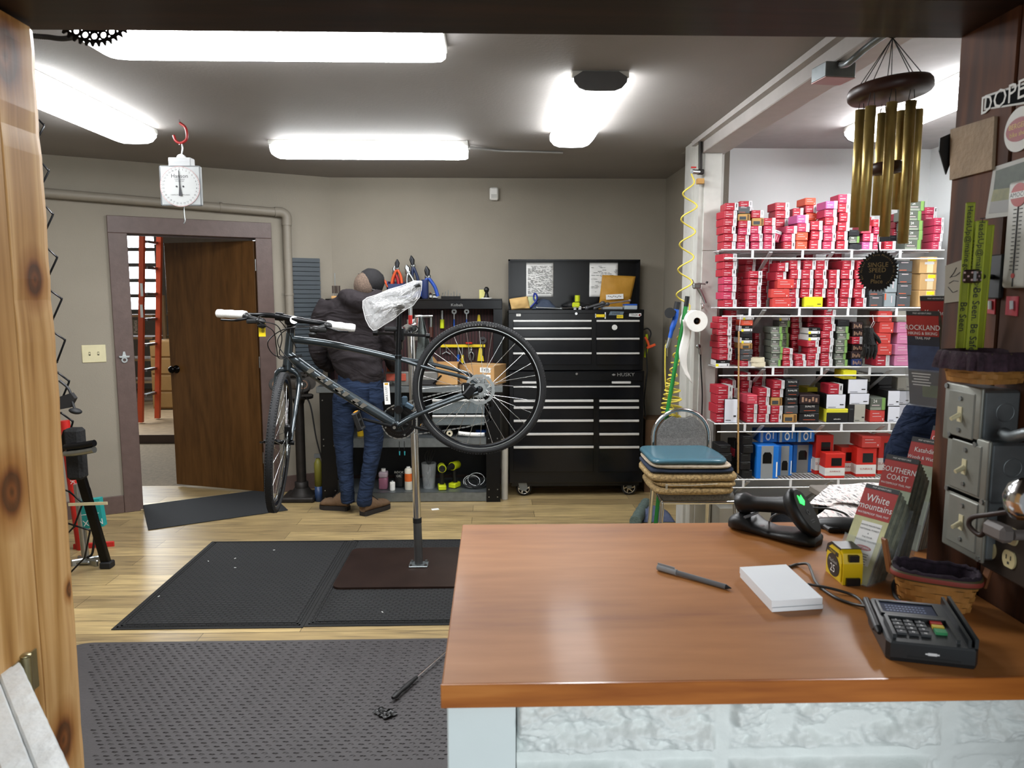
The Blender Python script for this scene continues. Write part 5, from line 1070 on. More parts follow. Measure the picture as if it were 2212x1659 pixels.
# =================================================================== things along the walls and on the bench
def on_wall(x, y, off=0): p = PW(x, y); return p-WN*off
FXW = frame((0, 0, 0), WE, (0, 0, 1))      # X along the left wall, Y up, Z into the room
def wall_T(p): m_ = FXW.copy(); m_.translation = p; return m_
pp = M('painted_pipe', '857e72', .5, var=.04)
m = MB(pp); P = [on_wall(-40, 407, .045), on_wall(95, 419, .045), on_wall(300, 437, .045), on_wall(590, 459, .045)]; e = on_wall(616, 475, .045)
m.tube([P[0], P[3]], .033, seg=14); m.tube(bez([P[3], P[3].lerp(V((e.x, e.y, P[3].z)), .6), V((e.x, e.y, P[3].z-.03)), V((e.x, e.y, P[3].z-.10))], 5), .038, seg=14); m.tube([V((e.x, e.y, P[3].z-.08)), V((e.x, e.y, .9))], .033, seg=14)
pipe = tag(obj('wall_pipe', m), 'painted pipe running along the angled wall and turning down beside the door', 'pipe')
for x, y, vert in ((475, 449, 0), (617, 636, 1)):
    b = MB(pp); c_ = on_wall(x, y, .045) if not vert else V((e.x, e.y, on_wall(x, y).z)); ax2 = WE if not vert else V((0, 0, 1))
    b.tube([c_-ax2*.008, c_+ax2*.008], .037, seg=14); o_ = V((0, 0, .05)) if not vert else WE*.05; b.box((0, 0, 0), (.10 if vert else .02, .02 if vert else .10, .004), T=wall_T(V((c_.x, c_.y, c_.z))+WN*.043)); obj('pipe_clip', b, pipe)
# light switch
ivory = M('ivory_plastic', 'cfc7a2', .35)
sp = thing('light_switch', 'ivory double light switch plate left of the door casing', 'light switch', on_wall(203, 782)); T = wall_T(on_wall(203, 764, .0))
m = MB(ivory); m.box((0, 0, .003), (.15, .125, .007), bev=.003, T=T); obj('plate', m, sp)
for s_ in (-.027, .027): m = MB(M('dark_switch_slot', '5c5846', .5)); m.box((s_, 0, .0068), (.012, .026, .001), T=T); m.box((s_, .003, .012), (.008, .01, .012), ivory, T=T); obj('toggle', m, sp)
m = MB(steel); T = wall_T(on_wall(268, 768, .024)); m.prism([(-.035, .0), (.035, 0), (.03, -.012), (-.03, -.012)], 0, .02, T=T); m.prism([(-.012, 0), (.012, 0), (.006, .03), (-.006, .03)], 0, .006, T=T); m.ring(circ(.02, 16, 0, -.03), circ(.011, 16, 0, -.03), 0, .008, T=T)
tag(obj('bottle_opener', m), 'steel bottle opener screwed to the door casing', 'bottle opener')
slat = M('slate_grey_slatwall', '394147', .5)
m = MB(slat); a = on_wall(628, 557, .03); b = on_wall(693, 730, .03); x0, z1 = (WI@a).x, a.z; x1, z0 = (WI@b).x, .96
n = 26
for k in range(n): zz = z0+(z1-z0)*k/n; m.bb((x0, -.04, zz+.003), (x1, -.024, zz+(z1-z0)/n-.002), T=WL)
m.bb((x0, -.024, z0), (x1, -.004, z1), T=WL); tag(obj('slat_panel', m), 'slate grey slatted wall panel beside the painted pipe', 'wall panel')
m = MB(white_plastic); p = PY(1067, 420, 6.16); m.box((p.x, 6.135, p.z), (.07, .05, .10), bev=.01); m.box((p.x, 6.108, p.z-.02), (.045, .006, .03), M('sensor_lens', 'bdbdb8', .2)); tag(obj('motion_sensor', m), 'small white motion sensor high on the back wall', 'sensor')
# ceiling hook and hanging scale
YSC = PZ(388, 258, CE).y; hk = MB(M('red_vinyl_hook', '8c1c1c', .35)); hp_ = [PY(x, y, YSC) for x, y in [(388, 264), (400, 275), (404, 290), (402, 302), (391, 309), (380, 304), (375, 292)]]; hp_[0].z = CE-.018
hk.tube(bez(hp_, 6), .0075, seg=10); hk.cyl((hp_[0].x, YSC, CE-.02), (hp_[0].x, YSC, CE), .004, mat=chrome); tag(obj('ceiling_hook', hk), 'red coated screw hook in the ceiling', 'hook')
sp = PY(395, 447, YSC); scl = thing('hanging_scale', 'white dial scale hanging from the red ceiling hook', 'scale', (sp.x, YSC, sp.z))
m = MB(steel); q = PY(392, 309, YSC); m.tube(bez([q+V((-.012, 0, -.01)), q+V((0, 0, .005)), q+V((.004, 0, -.03)), PY(392, 337, YSC)], 6), .004, seg=8); obj('top_hook', m, scl)
m = MB(M('grey_scale_top', 'a7a9aa', .5)); a, b = PY(368, 342, YSC), PY(417, 363, YSC); m.bb((a.x, YSC-.03, b.z), (b.x, YSC+.03, a.z), bev=.003); c_ = PY(392, 340, YSC); m.cyl(c_+V((0, -.01, -.008)), c_+V((0, .01, -.008)), .025)
for k in range(8): zz = b.z+(a.z-b.z)*(k+.5)/8; m.bb((a.x+.004, YSC-.032, zz-.001), (b.x-.004, YSC-.03, zz+.001))
obj('neck', m, scl)
m = MB(M('white_scale_enamel', '8c8f8f', .35)); a, b = PY(350, 360, YSC), PY(441, 446, YSC); m.bb((a.x, YSC-.035, b.z), (b.x, YSC-.005, a.z), bev=.006); obj('case', m, scl)
m = MB(M('dark_case_rim', '55585a', .4)); yy = YSC-.0355
for q0, q1 in (((a.x, b.z), (b.x, b.z+.004)), ((a.x, a.z-.004), (b.x, a.z)), ((a.x, b.z), (a.x+.004, a.z)), ((b.x-.004, b.z), (b.x, a.z))): m.bb((q0[0], yy-.001, q0[1]), (q1[0], yy+.001, q1[1]))
obj('rim', m, scl)
dc = PY(395, 405, YSC)+V((0, -.037, 0)); DTm = frame(dc, (1, 0, 0), (0, 0, 1)); m = MB(paper); m.ring(circ(.107, 48), circ(.105, 48), 0, .0008, M('pink_dial_line', 'b08a8a', .6), T=DTm)
m.lathe([(0, 0), (.105, 0)], seg=40, T=DTm, mat=M('dial_white', '9a9c9b', .5))
for k in range(30):
    an = PI/2-2*PI*k/30; T = DTm@Matrix.Translation(V((.09*math.cos(an), .09*math.sin(an), 0))); m.text(str(k), T, .012, ink); m.box((.101*math.cos(an), .101*math.sin(an), .0006), (.0012, .005, .0004), ink, T=DTm, rot=an-PI/2)
for k in range(120): an = 2*PI*k/120; m.box((.103*math.cos(an), .103*math.sin(an), .0006), (.0006, .0025, .0004), ink, T=DTm, rot=an-PI/2)
m.text('Hanson', DTm@Matrix.Translation(V((0, .055, 0))), .03, ink); m.text('DAIRY SCALE', DTm@Matrix.Translation(V((0, .038, 0))), .009, ink); m.text('MODEL 600', DTm@Matrix.Translation(V((0, .028, 0))), .009, ink); m.text('CAPACITY 30 POUNDS', DTm@Matrix.Translation(V((0, -.045, 0))), .010, ink)
for s_ in (-.018, .018): m.cyl(DTm@V((s_, 0, 0)), DTm@V((s_, 0, .002)), .005, mat=ink, seg=10)
obj('dial', m, scl)
m = MB(ink); m.prism([(-.009, -.05), (.009, -.05), (.003, 0), (.0012, .085), (-.0012, .085), (-.003, 0)], .003, .005, T=DTm@Matrix.Rotation(.03, 4, 'Z')); obj('pointer', m, scl)
m = MB(steel); q = PY(397, 447, YSC); m.tube(bez([q, q+V((.001, 0, -.05)), q+V((.003, 0, -.075)), q+V((-.003, 0, -.09))], 6), .004, seg=8); obj('bottom_hook', m, scl)
# chainring hung behind the lintel
m = MB(M('dark_steel_ring', '1a1816', .5, .6)); cc = PY(199, -1, 1.50); n = 44; Rr = .0835; CT = frame(cc, (1, 0, 0), (0, 0, 1))
o_ = [((Rr+(-.005 if j % 4 < 2 else .002))*math.cos(2*PI*j/(4*n)), (Rr+(-.005 if j % 4 < 2 else .002))*math.sin(2*PI*j/(4*n))) for j in range(4*n)]; i_ = circ(Rr-.010, 4*n); m.ring(o_, i_, -.0015, .0015, T=CT)
for k in range(24): an = 2*PI*k/24; m.ring(circ(.0095, 14, (Rr-.017)*math.cos(an), (Rr-.017)*math.sin(an)), circ(.0055, 14, (Rr-.017)*math.cos(an), (Rr-.017)*math.sin(an)), -.0015, .0015, T=CT)
m.ring(circ(Rr-.024, 60), circ(Rr-.030, 60), -.0015, .0015, T=CT); m.cyl(cc+V((0, .0, .055)), cc+V((0, -.075, .055)), .003, mat=steel); tag(obj('hanging_chainring', m), 'toothed bicycle chainring hanging just behind the dark lintel', 'chainring')
# ladder and shelving seen through the doorway
orange = M('orange_fibreglass', 'c9502a', .45)
lf = PZ(304, 912, .1); ld = thing('ladder', 'orange step ladder standing beyond the open door', 'ladder', (lf.x, lf.y, .1)); ly = lf.y
for dx, dy, dz in ((0, 0, 0), (.065, .30, 0)):
    m = MB(orange); m.bar(lf+V((dx, dy, 0)), lf+V((dx+.17, dy, 2.6)), .055, .05, up=(0, 1, 0)); obj('rail', m, ld)
for k in range(7): z = .3+.3*k; m = MB(steel); m.bb((lf.x+.065*z, ly+.02, z+.1), (lf.x+.065*z+.06, ly+.30, z+.13)); obj('step', m, ld)
for k in (0, 1):
    m = MB(paper); c_ = PY(306, (626, 672)[k], ly-.03); m.box(c_, (.03, .003, .15)); obj('sticker', m, ld)
rk = thing('storage_rack', 'pale wooden rack with grey cartons beyond the doorway', 'rack', PZ(292, 880, .1)); c0 = PZ(292, 880, .1)
c0.y += .5; pal = M('pale_raw_wood', 'b09a78', .7)
for i, y in enumerate((680, 728, 775, 823, 870)):
    m = MB(pal); p = PY(292, y, c0.y); m.bb((p.x-.35, c0.y-.03, p.z-.03), (p.x+.25, c0.y+.5, p.z+.0)); obj('shelf_board', m, rk)
for x in (-.34, .22): m = MB(pal); m.bb((c0.x+x-.02, c0.y, .1), (c0.x+x+.02, c0.y+.05, 1.6)); obj('upright', m, rk)
m = MB(M('grey_green_carton', '7f8377', .7)); p = PY(293, 706, c0.y-.02); m.box(p+V((0, .06, 0)), (.16, .12, .20)); m.text('Pellets', frame(p+V((.0, -.001, 0)), (0, 0, 1), (-1, 0, 0)), .07, paper); tag(obj('carton', m), 'grey green carton with upright white lettering on the storage rack', 'box')
m = MB(M('tan_cabinet_wood', '8f6d3c', .6)); a, b = PY(323, 736, c0.y-.62), PY(352, 880, c0.y-.62); m.bb((a.x, c0.y-.62, .1), (b.x+.3, c0.y-.05, a.z))
for k in range(4): zz = .1+(a.z-.1)*k/4; m.bb((a.x+.01, c0.y-.632, zz+.02), (b.x+.29, c0.y-.62, zz+(a.z-.1)/4-.01), bev=.003)
tag(obj('drawer_unit', m), 'tan wooden drawer unit behind the orange ladder', 'drawer unit')
# things on the black stand behind the pine jamb
YT = 4.12; tsb = PZ(230, 1226, 0)
ds = thing('display_stand', 'black folding stand with zigzag wire hooks, half hidden by the pine jamb', 'stand', (tsb.x-.2, YT, 0))
for k, q in enumerate([((78, 253), (95, 270), (83, 296)), ((87, 348), (105, 368), (91, 398)), ((95, 441), (114, 462), (99, 497)), ((101, 535), (123, 555), (107, 592)), ((108, 627), (133, 645), (114, 690)), ((116, 718), (140, 734), (123, 782)), ((125, 805), (149, 823), (131, 869)), ((132, 892), (157, 910), (141, 965)), ((150, 1062), (178, 1086), (160, 1138)), ((160, 1135), (194, 1146), (183, 1205))]):
    p = [PY(x, y, YT) for x, y in q]; m = MB(black_metal); m.tube([p[0]+V((-.16, 0, .06)), p[0], p[1]+V((-.005, 0, .004)), p[1]+V((0, 0, -.006)), p[2], p[2]+V((-.10, 0, -.10))], .0052, seg=8)
    for w_ in (p[0], p[1], p[2]): m.ell(w_, (.007, .007, .007), seg=8)
    obj('wire_hook', m, ds)
m = MB(black_metal); xr = PY(78, 253, YT).x-.17; m.bb((xr-.02, YT-.02, .02), (xr+.02, YT+.02, 2.4)); obj('upright', m, ds)
m = MB(legm); lt_ = PY(146, 930, YT); m.bar(lt_, V((tsb.x, tsb.y, .03)), .05, .032, up=(0, 1, 0), bev=.004); obj('leg', m, ds)
m = MB(black_rubber); m.box((tsb.x+.006, tsb.y, .02), (.065, .06, .04), bev=.006); obj('foot', m, ds)
m = MB(legm); m.bar(lt_, V((xr, YT, .3)), .03, .03); m.bb((xr-.25, YT-.02, 0), (xr+.02, YT+.02, .03)); obj('brace', m, ds)
bgn = MB(M('black_bag_cloth', '1c1c1d', .9, bump=.4)); a, b = PY(134, 927, 4.0), PY(172, 960, 4.0); bgn.bb((a.x, 4.0, b.z-.2), (b.x, 4.08, a.z), bev=.015); tag(obj('bag', bgn), 'black cloth bag hanging on the zigzag stand', 'bag')
for y, lab, mt in ((962, 'dark curved tube poking from the bag, upper of two', black_metal), (976, 'silver grey curved tube poking from the bag, lower of two', steel)):
    m = MB(mt); m.tube(bez([PY(140, y+4, 3.98), PY(170, y+1, 3.96), PY(204, y-5, 3.94)], 5), [.014, .016, .017, .018, .018, .018, .018, .018, .018, .018, .018], seg=12); tag(obj('mudguard_tube', m), lab, 'tube', 'tubes on the black stand')
cl_ = thing('clamp', 'black clamp with round knob and lever on the zigzag stand', 'clamp', PY(150, 895, 4.05))
m = MB(M('grey_clamp_casting', '3a3a3c', .4, .4)); m.prism([(-.09, -.05), (.02, -.03), (.05, .02), (.03, .05), (-.03, .03), (-.09, 0)], -.015, .015, T=frame(PY(145, 868, 4.05), (1, 0, 0), (0, 0, 1))); m.tube(bez([PY(128, 822, 4.05), PY(148, 840, 4.05), PY(158, 868, 4.05)], 6), .007); obj('jaw', m, cl_)
m = MB(black_rubber); m.ell(PY(163, 888, 4.02), (.034, .03, .016), rot=Matrix.Rotation(.25, 3, 'Y')); m.cyl(PY(156, 868, 4.04), PY(162, 886, 4.02), .007); obj('knob', m, cl_)
fp = PZ(186, 1216, 0); pu = thing('floor_pump', 'floor pump with silver barrel and cast foot beside the black stand', 'pump', (fp.x, fp.y, 0))
m = MB(M('silver_barrel', 'a9aaa9', .3, .8)); tp_ = PY(168, 1045, fp.y); m.cyl(fp+V((0, 0, .03)), V((fp.x-.02, fp.y, tp_.z)), .021, seg=20); obj('barrel', m, pu)
m = MB(steel); m.box(fp+V((0, 0, .014)), (.09, .09, .028), bev=.01); m.bar(fp+V((-.06, .03, .012)), fp+V((.10, -.06, .012)), .02, .05, bev=.006); m.bar(fp+V((-.06, -.05, .012)), fp+V((.10, .05, .012)), .02, .05, bev=.006); obj('foot', m, pu)
m = MB(black_rubber); m.tube(bez([fp+V((.02, -.02, .04)), fp+V((.06, -.03, .08)), fp+V((.075, -.02, .25)), fp+V((.05, 0, .45)), fp+V((0, 0, .5))], 8), .007); obj('hose', m, pu)
m = MB(red_plastic); rp = PZ(160, 1200, 0); rp = V((rp.x-.02, rp.y+.12, 0)); m.cyl(rp, rp+V((-.05, 0, .82)), .03, seg=16); m.bar(rp+V((-.05, 0, .008)), rp+V((.18, .05, .008)), .016, .05, bev=.004); m.text('TOPEAK', frame(rp+V((-.012, -.032, .5)), (.06, 0, -1), (1, 0, .06)), .04, paper); tag(obj('floor_pump', m), 'red floor pump with flat red foot, behind the silver one', 'pump')
teal = M('teal_card', '1f8d8a', .55); tp = PY(198, 1108, 4.35); m = MB(teal); TT = frame((tp.x, 4.35, tp.z), (.95, .1, .1), (-.1, 0, 1)); m.box((0, 0, 0), (.13, .17, .05), T=TT); m.text('MOX', TT@Matrix.Translation(V((.01, -.05, .0255)))@Matrix.Rotation(PI, 4, 'Z'), .05, paper); m.prism([(-.02, .03), (0, .055), (.02, .03)], .0255, .026, paper, T=TT); m.box((.0, .0, .0255), (.10, .004, .0006), paper, T=TT)
tag(obj('product_box', m), 'teal product box with white lettering tilted beside the black stand', 'box')
m = MB(M('pale_wood_stick', 'c9bd98', .6)); m.bar(PY(148, 1090, 4.05), PY(232, 1087, 4.05), .006, .016); tag(obj('wood_stick', m), 'thin pale wooden stick lying across the black stand', 'stick')
# bench grinder on its pedestal
gz = PZ(655, 1080, 0); gr = thing('bench_grinder', 'old bench grinder on a cast pedestal between door and workbench', 'grinder', (gz.x, 5.72, 0)); Xg = PY(650, 1000, 5.72).x; cast = M('oily_cast_iron', '2c2927', .5, .5, var=.3, nscale=14)
m = MB(cast); m.bb((Xg-.14, 5.60, 0), (Xg+.12, 5.86, .04), bev=.01); m.lathe([(.105, .04), (.08, .06), (.06, .09), (.045, .10)], T=Matrix.Translation(V((Xg, 5.72, 0)))); m.lathe([(.052, .09), (.052, .14), (.04, .145)], T=Matrix.Translation(V((Xg, 5.72, 0)))); obj('pedestal_base', m, gr)
m = MB(cast); m.cyl((Xg, 5.72, .1), (Xg, 5.72, .80), .037, seg=20); m.lathe([(.04, .76), (.05, .80), (.11, .80), (.11, .825), (0, .825)], T=Matrix.Translation(V((Xg, 5.72, 0)))); obj('post', m, gr)
gc = PY(655, 824, 5.62); zc = .93
m = MB(M('grey_grinder_body', '4b4743', .5, .5, var=.3)); m.cyl((Xg-.09, 5.68, zc), (Xg+.09, 5.68, zc), .075, seg=20); m.bb((Xg-.07, 5.62, .825), (Xg+.07, 5.74, .88)); m.cyl((Xg+.08, 5.68, zc), (Xg+.115, 5.60, zc), .05); obj('motor', m, gr)
for x, y in ((Xg+.07, 5.58), (Xg-.13, 5.6)):
    T = Matrix.Translation(V((x, y, zc-.01)))@Matrix.Rotation(PI/2-.35, 4, 'X')@Matrix.Rotation(.4, 4, 'Y'); m = MB(M('grinding_stone', '3d3b39', .9)); m.lathe([(0, .014), (.02, .014), (.055, .012), (.058, 0), (.055, -.012), (0, -.014)], T=T, seg=24); m.lathe([(0, .022), (.012, .022), (.02, .015)], T=T, mat=steel); m.lathe([(.028, .0145), (.034, .0150)], T=T, mat=M('orange_grit', '7b5b43', .8)); obj('grinding_wheel', m, gr)
m = MB(cast); m.box((Xg+.09, 5.56, zc-.085), (.10, .05, .015), rot=.3); m.box((Xg-.02, 5.58, zc+.08), (.22, .06, .012)); obj('tool_rest', m, gr)
m = MB(black_rubber); m.tube(bez([(Xg+.07, 5.62, .85), (Xg+.12, 5.6, .75), (Xg+.15, 5.62, .5), (Xg+.19, 5.65, .3)], 6), .006); obj('cord', m, gr)
# helpers for small goods
def bottle(x, y0, y1, Y, w_, mat, label, cap_mat=white_plastic, zb=None, band=None, name='bottle', shoulder=.8, cat='bottle', group=None, sq=1):
    p = PY(x, y1, Y); z0 = p.z if zb is None else zb; zt = PY(x, y0, Y).z; h = zt-z0; t = thing(name, label, cat, (p.x, Y, z0), 0, group)
    T = Matrix.Translation(V((p.x, Y, z0))); m = MB(mat); r = w_/2
    m.lathe([(0, 0), (r*.93, 0), (r, .006), (r, h*shoulder), (r*.85, h*(shoulder+.06)), (r*.42, h*(shoulder+.10)), (r*.42, h*.92), (0, h*.92)], T=T); obj('vessel', m, t)
    m = MB(cap_mat); m.lathe([(r*.5, h*.9), (r*.5, h), (0, h)], T=T); obj('cap', m, t)
    if band: b = MB(band[0]); b.lathe([(r*1.012, h*band[1]), (r*1.012, h*band[2])], T=T); obj('label_band', b, t)
    return t
ZS = .0755
orange_lab = M('orange_label', 'd9692a', .5)
jug = M('pink_fluid_plastic', '9a6377', .3, var=.05, alpha=.96); jt = thing('jug', 'translucent jug half full of pink fluid on the bottom bench shelf', 'jug', (PY(827, 1060, 5.72).x, 5.74, ZS)); a, b = PY(817, 1018, 5.7), PY(837, 1066, 5.7)
m = MB(jug); m.bb((a.x, 5.70, ZS), (b.x, 5.78, a.z-.055), bev=.01, seg=2); obj('lower_vessel', m, jt); m = MB(M('pale_lilac_plastic', 'b5a3ad', .35)); m.bb((a.x, 5.70, a.z-.056), (b.x, 5.78, a.z-.01), bev=.01, seg=2); obj('upper_vessel', m, jt); m = MB(white_plastic); m.cyl(((a.x+b.x)/2, 5.74, a.z-.012), ((a.x+b.x)/2, 5.74, a.z+.012), .018); obj('cap', m, jt)
bottle(848, 1038, 1066, 5.68, .042, white_plastic, 'small white labelled bottle on the bottom bench shelf', steel, ZS, (paper, .15, .7))
jt = thing('jug', 'black square oil jug behind the small white bottle', 'jug', (PY(863, 1060, 5.78).x, 5.80, ZS)); a, b = PY(852, 1024, 5.76), PY(872, 1066, 5.76); m = MB(black_plastic); m.bb((a.x, 5.76, ZS), (b.x, 5.84, a.z), bev=.012, seg=2); obj('vessel', m, jt); m = MB(M('pale_lettering', 'b9bab2', .6)); m.text('ROCK', frame(((a.x+b.x)/2, 5.7585, .20), (1, 0, 0), (0, 0, 1)), .026, m.mats[0]); m.text('OIL', frame(((a.x+b.x)/2, 5.7585, .17), (1, 0, 0), (0, 0, 1)), .026, m.mats[0]); obj('lettering', m, jt); m = MB(black_plastic); m.cyl((a.x+.02, 5.8, a.z), (a.x+.02, 5.8, a.z+.02), .015); obj('cap', m, jt)
bottle(883, 1008, 1067, 5.70, .060, M('cream_canister', 'd8d3c4', .4), 'cream canister with orange label on the bottom bench shelf', white_plastic, ZS, (orange_lab, .38, .72), shoulder=.86)
cb = thing('clear_bin', 'clear plastic bin holding dark cables on the bottom bench shelf', 'bin', (PY(925, 1066, 5.74).x, 5.74, ZS)); glassy = M('clear_bin_plastic', 'c9cfd2', .15, alpha=.2, spec=.8); a, b = PY(908, 996, 5.7), PY(942, 1066, 5.7); m = MB(glassy); m.lathe([(.045, 0), (.058, .2), (.060, .2), (.047, 0)], T=Matrix.Translation(V(((a.x+b.x)/2, 5.76, ZS)))); m.lathe([(0, .001), (.046, .001)], T=Matrix.Translation(V(((a.x+b.x)/2, 5.76, ZS)))); obj('tub', m, cb)
m = MB(black_rubber); cxb = (a.x+b.x)/2
for k in range(4): m.tube(bez([(cxb-.03+.012*k, 5.75, ZS+.01), (cxb+.02-.01*k, 5.76, ZS+.12), (cxb-.03+.02*k, 5.76, ZS+.24), (cxb-.01+.02*k, 5.77, ZS+.30)], 6), .004)
tag(obj('cable_bundle', m), 'dark cables standing in the clear plastic bin', 'cables')
lime = M('lime_tool_plastic', 'c2cf1e', .4)
def drill(x, ybat, ytop, Y, label, turn):
    p = PY(x, ybat, Y); s_ = (PY(x, ytop, Y).z-ZS)/.21; t = thing('cordless_drill', label, 'drill', (p.x, Y, ZS), 0, 'lime green cordless drills'); T = Matrix.Translation(V((p.x, Y, ZS)))@Matrix.Rotation(turn, 4, 'Z')@Matrix.Scale(s_, 4)
    m = MB(lime); m.box((0, 0, .022), (.062, .09, .038), bev=.006, T=T); obj('battery', m, t)
    m = MB(black_plastic); m.tube([T@V((0, .01, .04)), T@V((0, .0, .10)), T@V((0, -.005, .15))], [.019*s_, .016*s_, .02*s_], seg=12); obj('grip', m, t)
    m = MB(lime); m.tube([T@V((0, .06, .175)), T@V((0, .05, .175)), T@V((0, -.035, .175))], [.02*s_, .031*s_, .033*s_], seg=16); obj('motor_housing', m, t)
    m = MB(M('dark_chuck', '2b2b2c', .35, .5)); m.tube([T@V((0, -.035, .175)), T@V((0, -.05, .175)), T@V((0, -.095, .175))], [.028*s_, .024*s_, .014*s_], seg=14); obj('chuck', m, t)
drill(955, 1066, 1001, 5.70, 'lime green cordless drill standing on its battery, pointing at the viewer', .15)
drill(982, 1060, 996, 5.76, 'lime green cordless drill standing on its battery, nearer the coiled cables', -.5)
m = MB(black_rubber); rn = random.Random(5); cx3 = PY(1025, 1050, 5.74).x
for k in range(7):
    r_ = rn.uniform(.035, .06); ox, oz = rn.uniform(-.03, .03), rn.uniform(0, .02); tl = rn.uniform(.2, 1.2); m.tube([V((cx3+ox+r_*1.3*math.cos(a), 5.74+r_*math.sin(a)*math.cos(tl), ZS+.008+oz+r_*math.sin(tl)*(1+math.sin(a)))) for a in [2*PI*j/20 for j in range(20)]], .004, closed=True, mat=(steel if k % 3 == 0 else None))
tag(obj('coiled_cable', m), 'tangle of coiled dark cables at the end of the bottom bench shelf', 'cable')
# middle shelf
ZM = .5055
bottle(779, 900, 946, 5.69, .05, M('yellow_can', 'c9a41d', .4), 'yellow can on the middle bench shelf between the mechanic\'s legs', black_plastic, ZM)
m = MB(tape_m); p = PY(971, 937, 5.66); m.ring(circ(.024, 20), circ(.010, 20), 0, .03, T=frame((p.x, 5.68, ZM+.024), (1, 0, 0), (0, 0, 1))); tag(obj('tape_roll', m), 'small pale tape roll standing on the middle bench shelf', 'tape roll')
m = MB(paper); P = [PY(990, 936, 5.63), PY(1010, 942, 5.63), PY(1030, 944, 5.63), PY(1047, 943, 5.63)]; m.sheet(lambda u, v: (P[0].x+(P[3].x-P[0].x)*u, 5.635-.01*math.sin(u*3), ZM+.004+.03*v+.012*(1-u)**2), 10, 2, th=.0008); 
for k in range(9): m.box((P[0].x+.03+.016*k, 5.628, ZM+.02), (.01, .0006, .003), ink)
tag(obj('printed_band', m), 'curved white printed band on the middle bench shelf', 'paper band')
m = MB(blue_plastic); p = PY(1040, 932, 5.75); m.box((p.x, 5.75, ZM+.025), (.09, .03, .02), bev=.004); tag(obj('plastic_clip', m), 'small blue plastic piece behind the white printed band', 'clip')
for x in (862, 873):
    m = MB(black_rubber); q = PY(x, 962, 5.59); m.tube(bez([V((q.x, 5.605, .43)), q+V((0, 0, -.02)), PY(x, 975, 5.59)], 5), .002); a = PY(x+1, 975, 5.59); m.tube([a, a+V((0, 0, -.03))], [.006, .004], mat=M('teal_plug', '3aa3ad', .4)); m.tube([V((q.x, 5.605, .43)), V((q.x, 5.605, .48))], .002); tag(obj('hanging_cable', m), f'thin cable with a teal end hanging from the middle bench shelf, {"nearer the mechanic" if x == 862 else "nearer the stand post"}', 'cable', 'teal ended cables')
m = MB(M('worn_white_tube', 'b7b3a8', .5)); a = PZ(1088, 1063, 0); m.cyl((PY(1090, 1060, 5.68).x, 5.68, 0), (PY(1090, 950, 5.68).x+.003, 5.70, PY(1090, 951, 5.7).z), .026, seg=18); m.lathe([(.0, 0), (.03, 0), (.03, .012), (0, .014)], T=Matrix.Translation(V((PY(1090, 950, 5.68).x+.003, 5.70, PY(1090, 951, 5.7).z-.004)))); tag(obj('plastic_tube', m), 'white plastic tube standing between workbench and tool cabinet', 'tube')
sb = thing('spray_bottle', 'yellow and blue spray bottle on the floor by the bench leg', 'bottle', (PY(693, 1070, 5.62).x-.02, 5.66, 0)); m = MB(M('dull_yellow_label', '6d6a26', .5)); xx = PY(692, 1070, 5.62).x-.02; m.lathe([(0, .12), (.03, .12), (.03, .30), (.012, .34), (0, .34)], T=Matrix.Translation(V((xx, 5.66, 0)))); obj('label_band', m, sb); m = MB(M('dark_blue_bottle', '2a4066', .35)); m.lathe([(0, 0), (.031, 0), (.031, .12), (0, .12)], T=Matrix.Translation(V((xx, 5.66, 0)))); obj('vessel', m, sb); m = MB(M('grey_trigger', '55585a', .5)); m.box((xx, 5.655, .36), (.05, .02, .03)); obj('trigger', m, sb)
# bench top: vise, boxes, glue
ZT = .906
vs = thing('bench_vise', 'grey bench vise with red jaw pads behind the clamped bicycle', 'vise', (PY(880, 830, 5.7).x, 5.7, ZT)); a, b = PY(832, 803, 5.62), PY(946, 818, 5.62); vm = M('worn_vise_metal', '8b8a86', .4, .6, var=.2)
m = MB(vm); m.bb((a.x, 5.60, b.z-.01), (b.x, 5.66, a.z), bev=.006); m.bb((a.x+.10, 5.60, ZT), (b.x-.15, 5.75, b.z), bev=.006); m.cyl(((a.x+b.x)/2, 5.56, b.z-.02), ((a.x+b.x)/2, 5.72, b.z-.02), .016); obj('vise_body', m, vs)
m = MB(M('faded_red_pad', 'b4533f', .6)); m.bb((a.x+.01, 5.59, b.z-.014), (a.x+.16, 5.60, a.z-.012), bev=.004); obj('jaw_pad', m, vs)
m = MB(black_metal); m.bar(V((b.x-.03, 5.58, b.z-.035)), V((b.x+.03, 5.56, b.z+.03)), .02, .012); obj('handle', m, vs)
bt_ = thing('glue_tube', 'white tube with orange label standing beside the vise', 'tube', (PY(843, 800, 5.72).x, 5.72, ZT)); q = PY(843, 772, 5.72); m = MB(white_plastic); m.tube([(q.x, 5.72, ZT), (q.x, 5.72, ZT+.03), (q.x, 5.72, q.z)], [.012, .02, .028], seg=14); obj('body', m, bt_); m = MB(orange_lab); m.tube([(q.x, 5.7195, ZT+.07), (q.x, 5.7195, q.z-.04)], [.0245, .0275], seg=14, caps=False); obj('label_band', m, bt_)
bottle(852, 755, 800, 5.8, .05, M('white_grey_plastic', 'c9c9c6', .4), 'white bottle behind the orange labelled tube on the bench', white_plastic, ZT)
cb1 = thing('cardboard_box', 'open cardboard box with raised flaps on the workbench', 'box', (PY(965, 825, 5.68).x, 5.72, ZT)); a, b = PY(940, 786, 5.66), PY(990, 825, 5.66)
m = MB(kraft)
for q0, q1 in (((a.x, 5.66), (b.x, 5.665)), ((a.x, 5.86), (b.x, 5.865)), ((a.x, 5.66), (a.x+.005, 5.865)), ((b.x-.005, 5.66), (b.x, 5.865))): m.bb((q0[0], q0[1], ZT), (q1[0], q1[1], a.z))
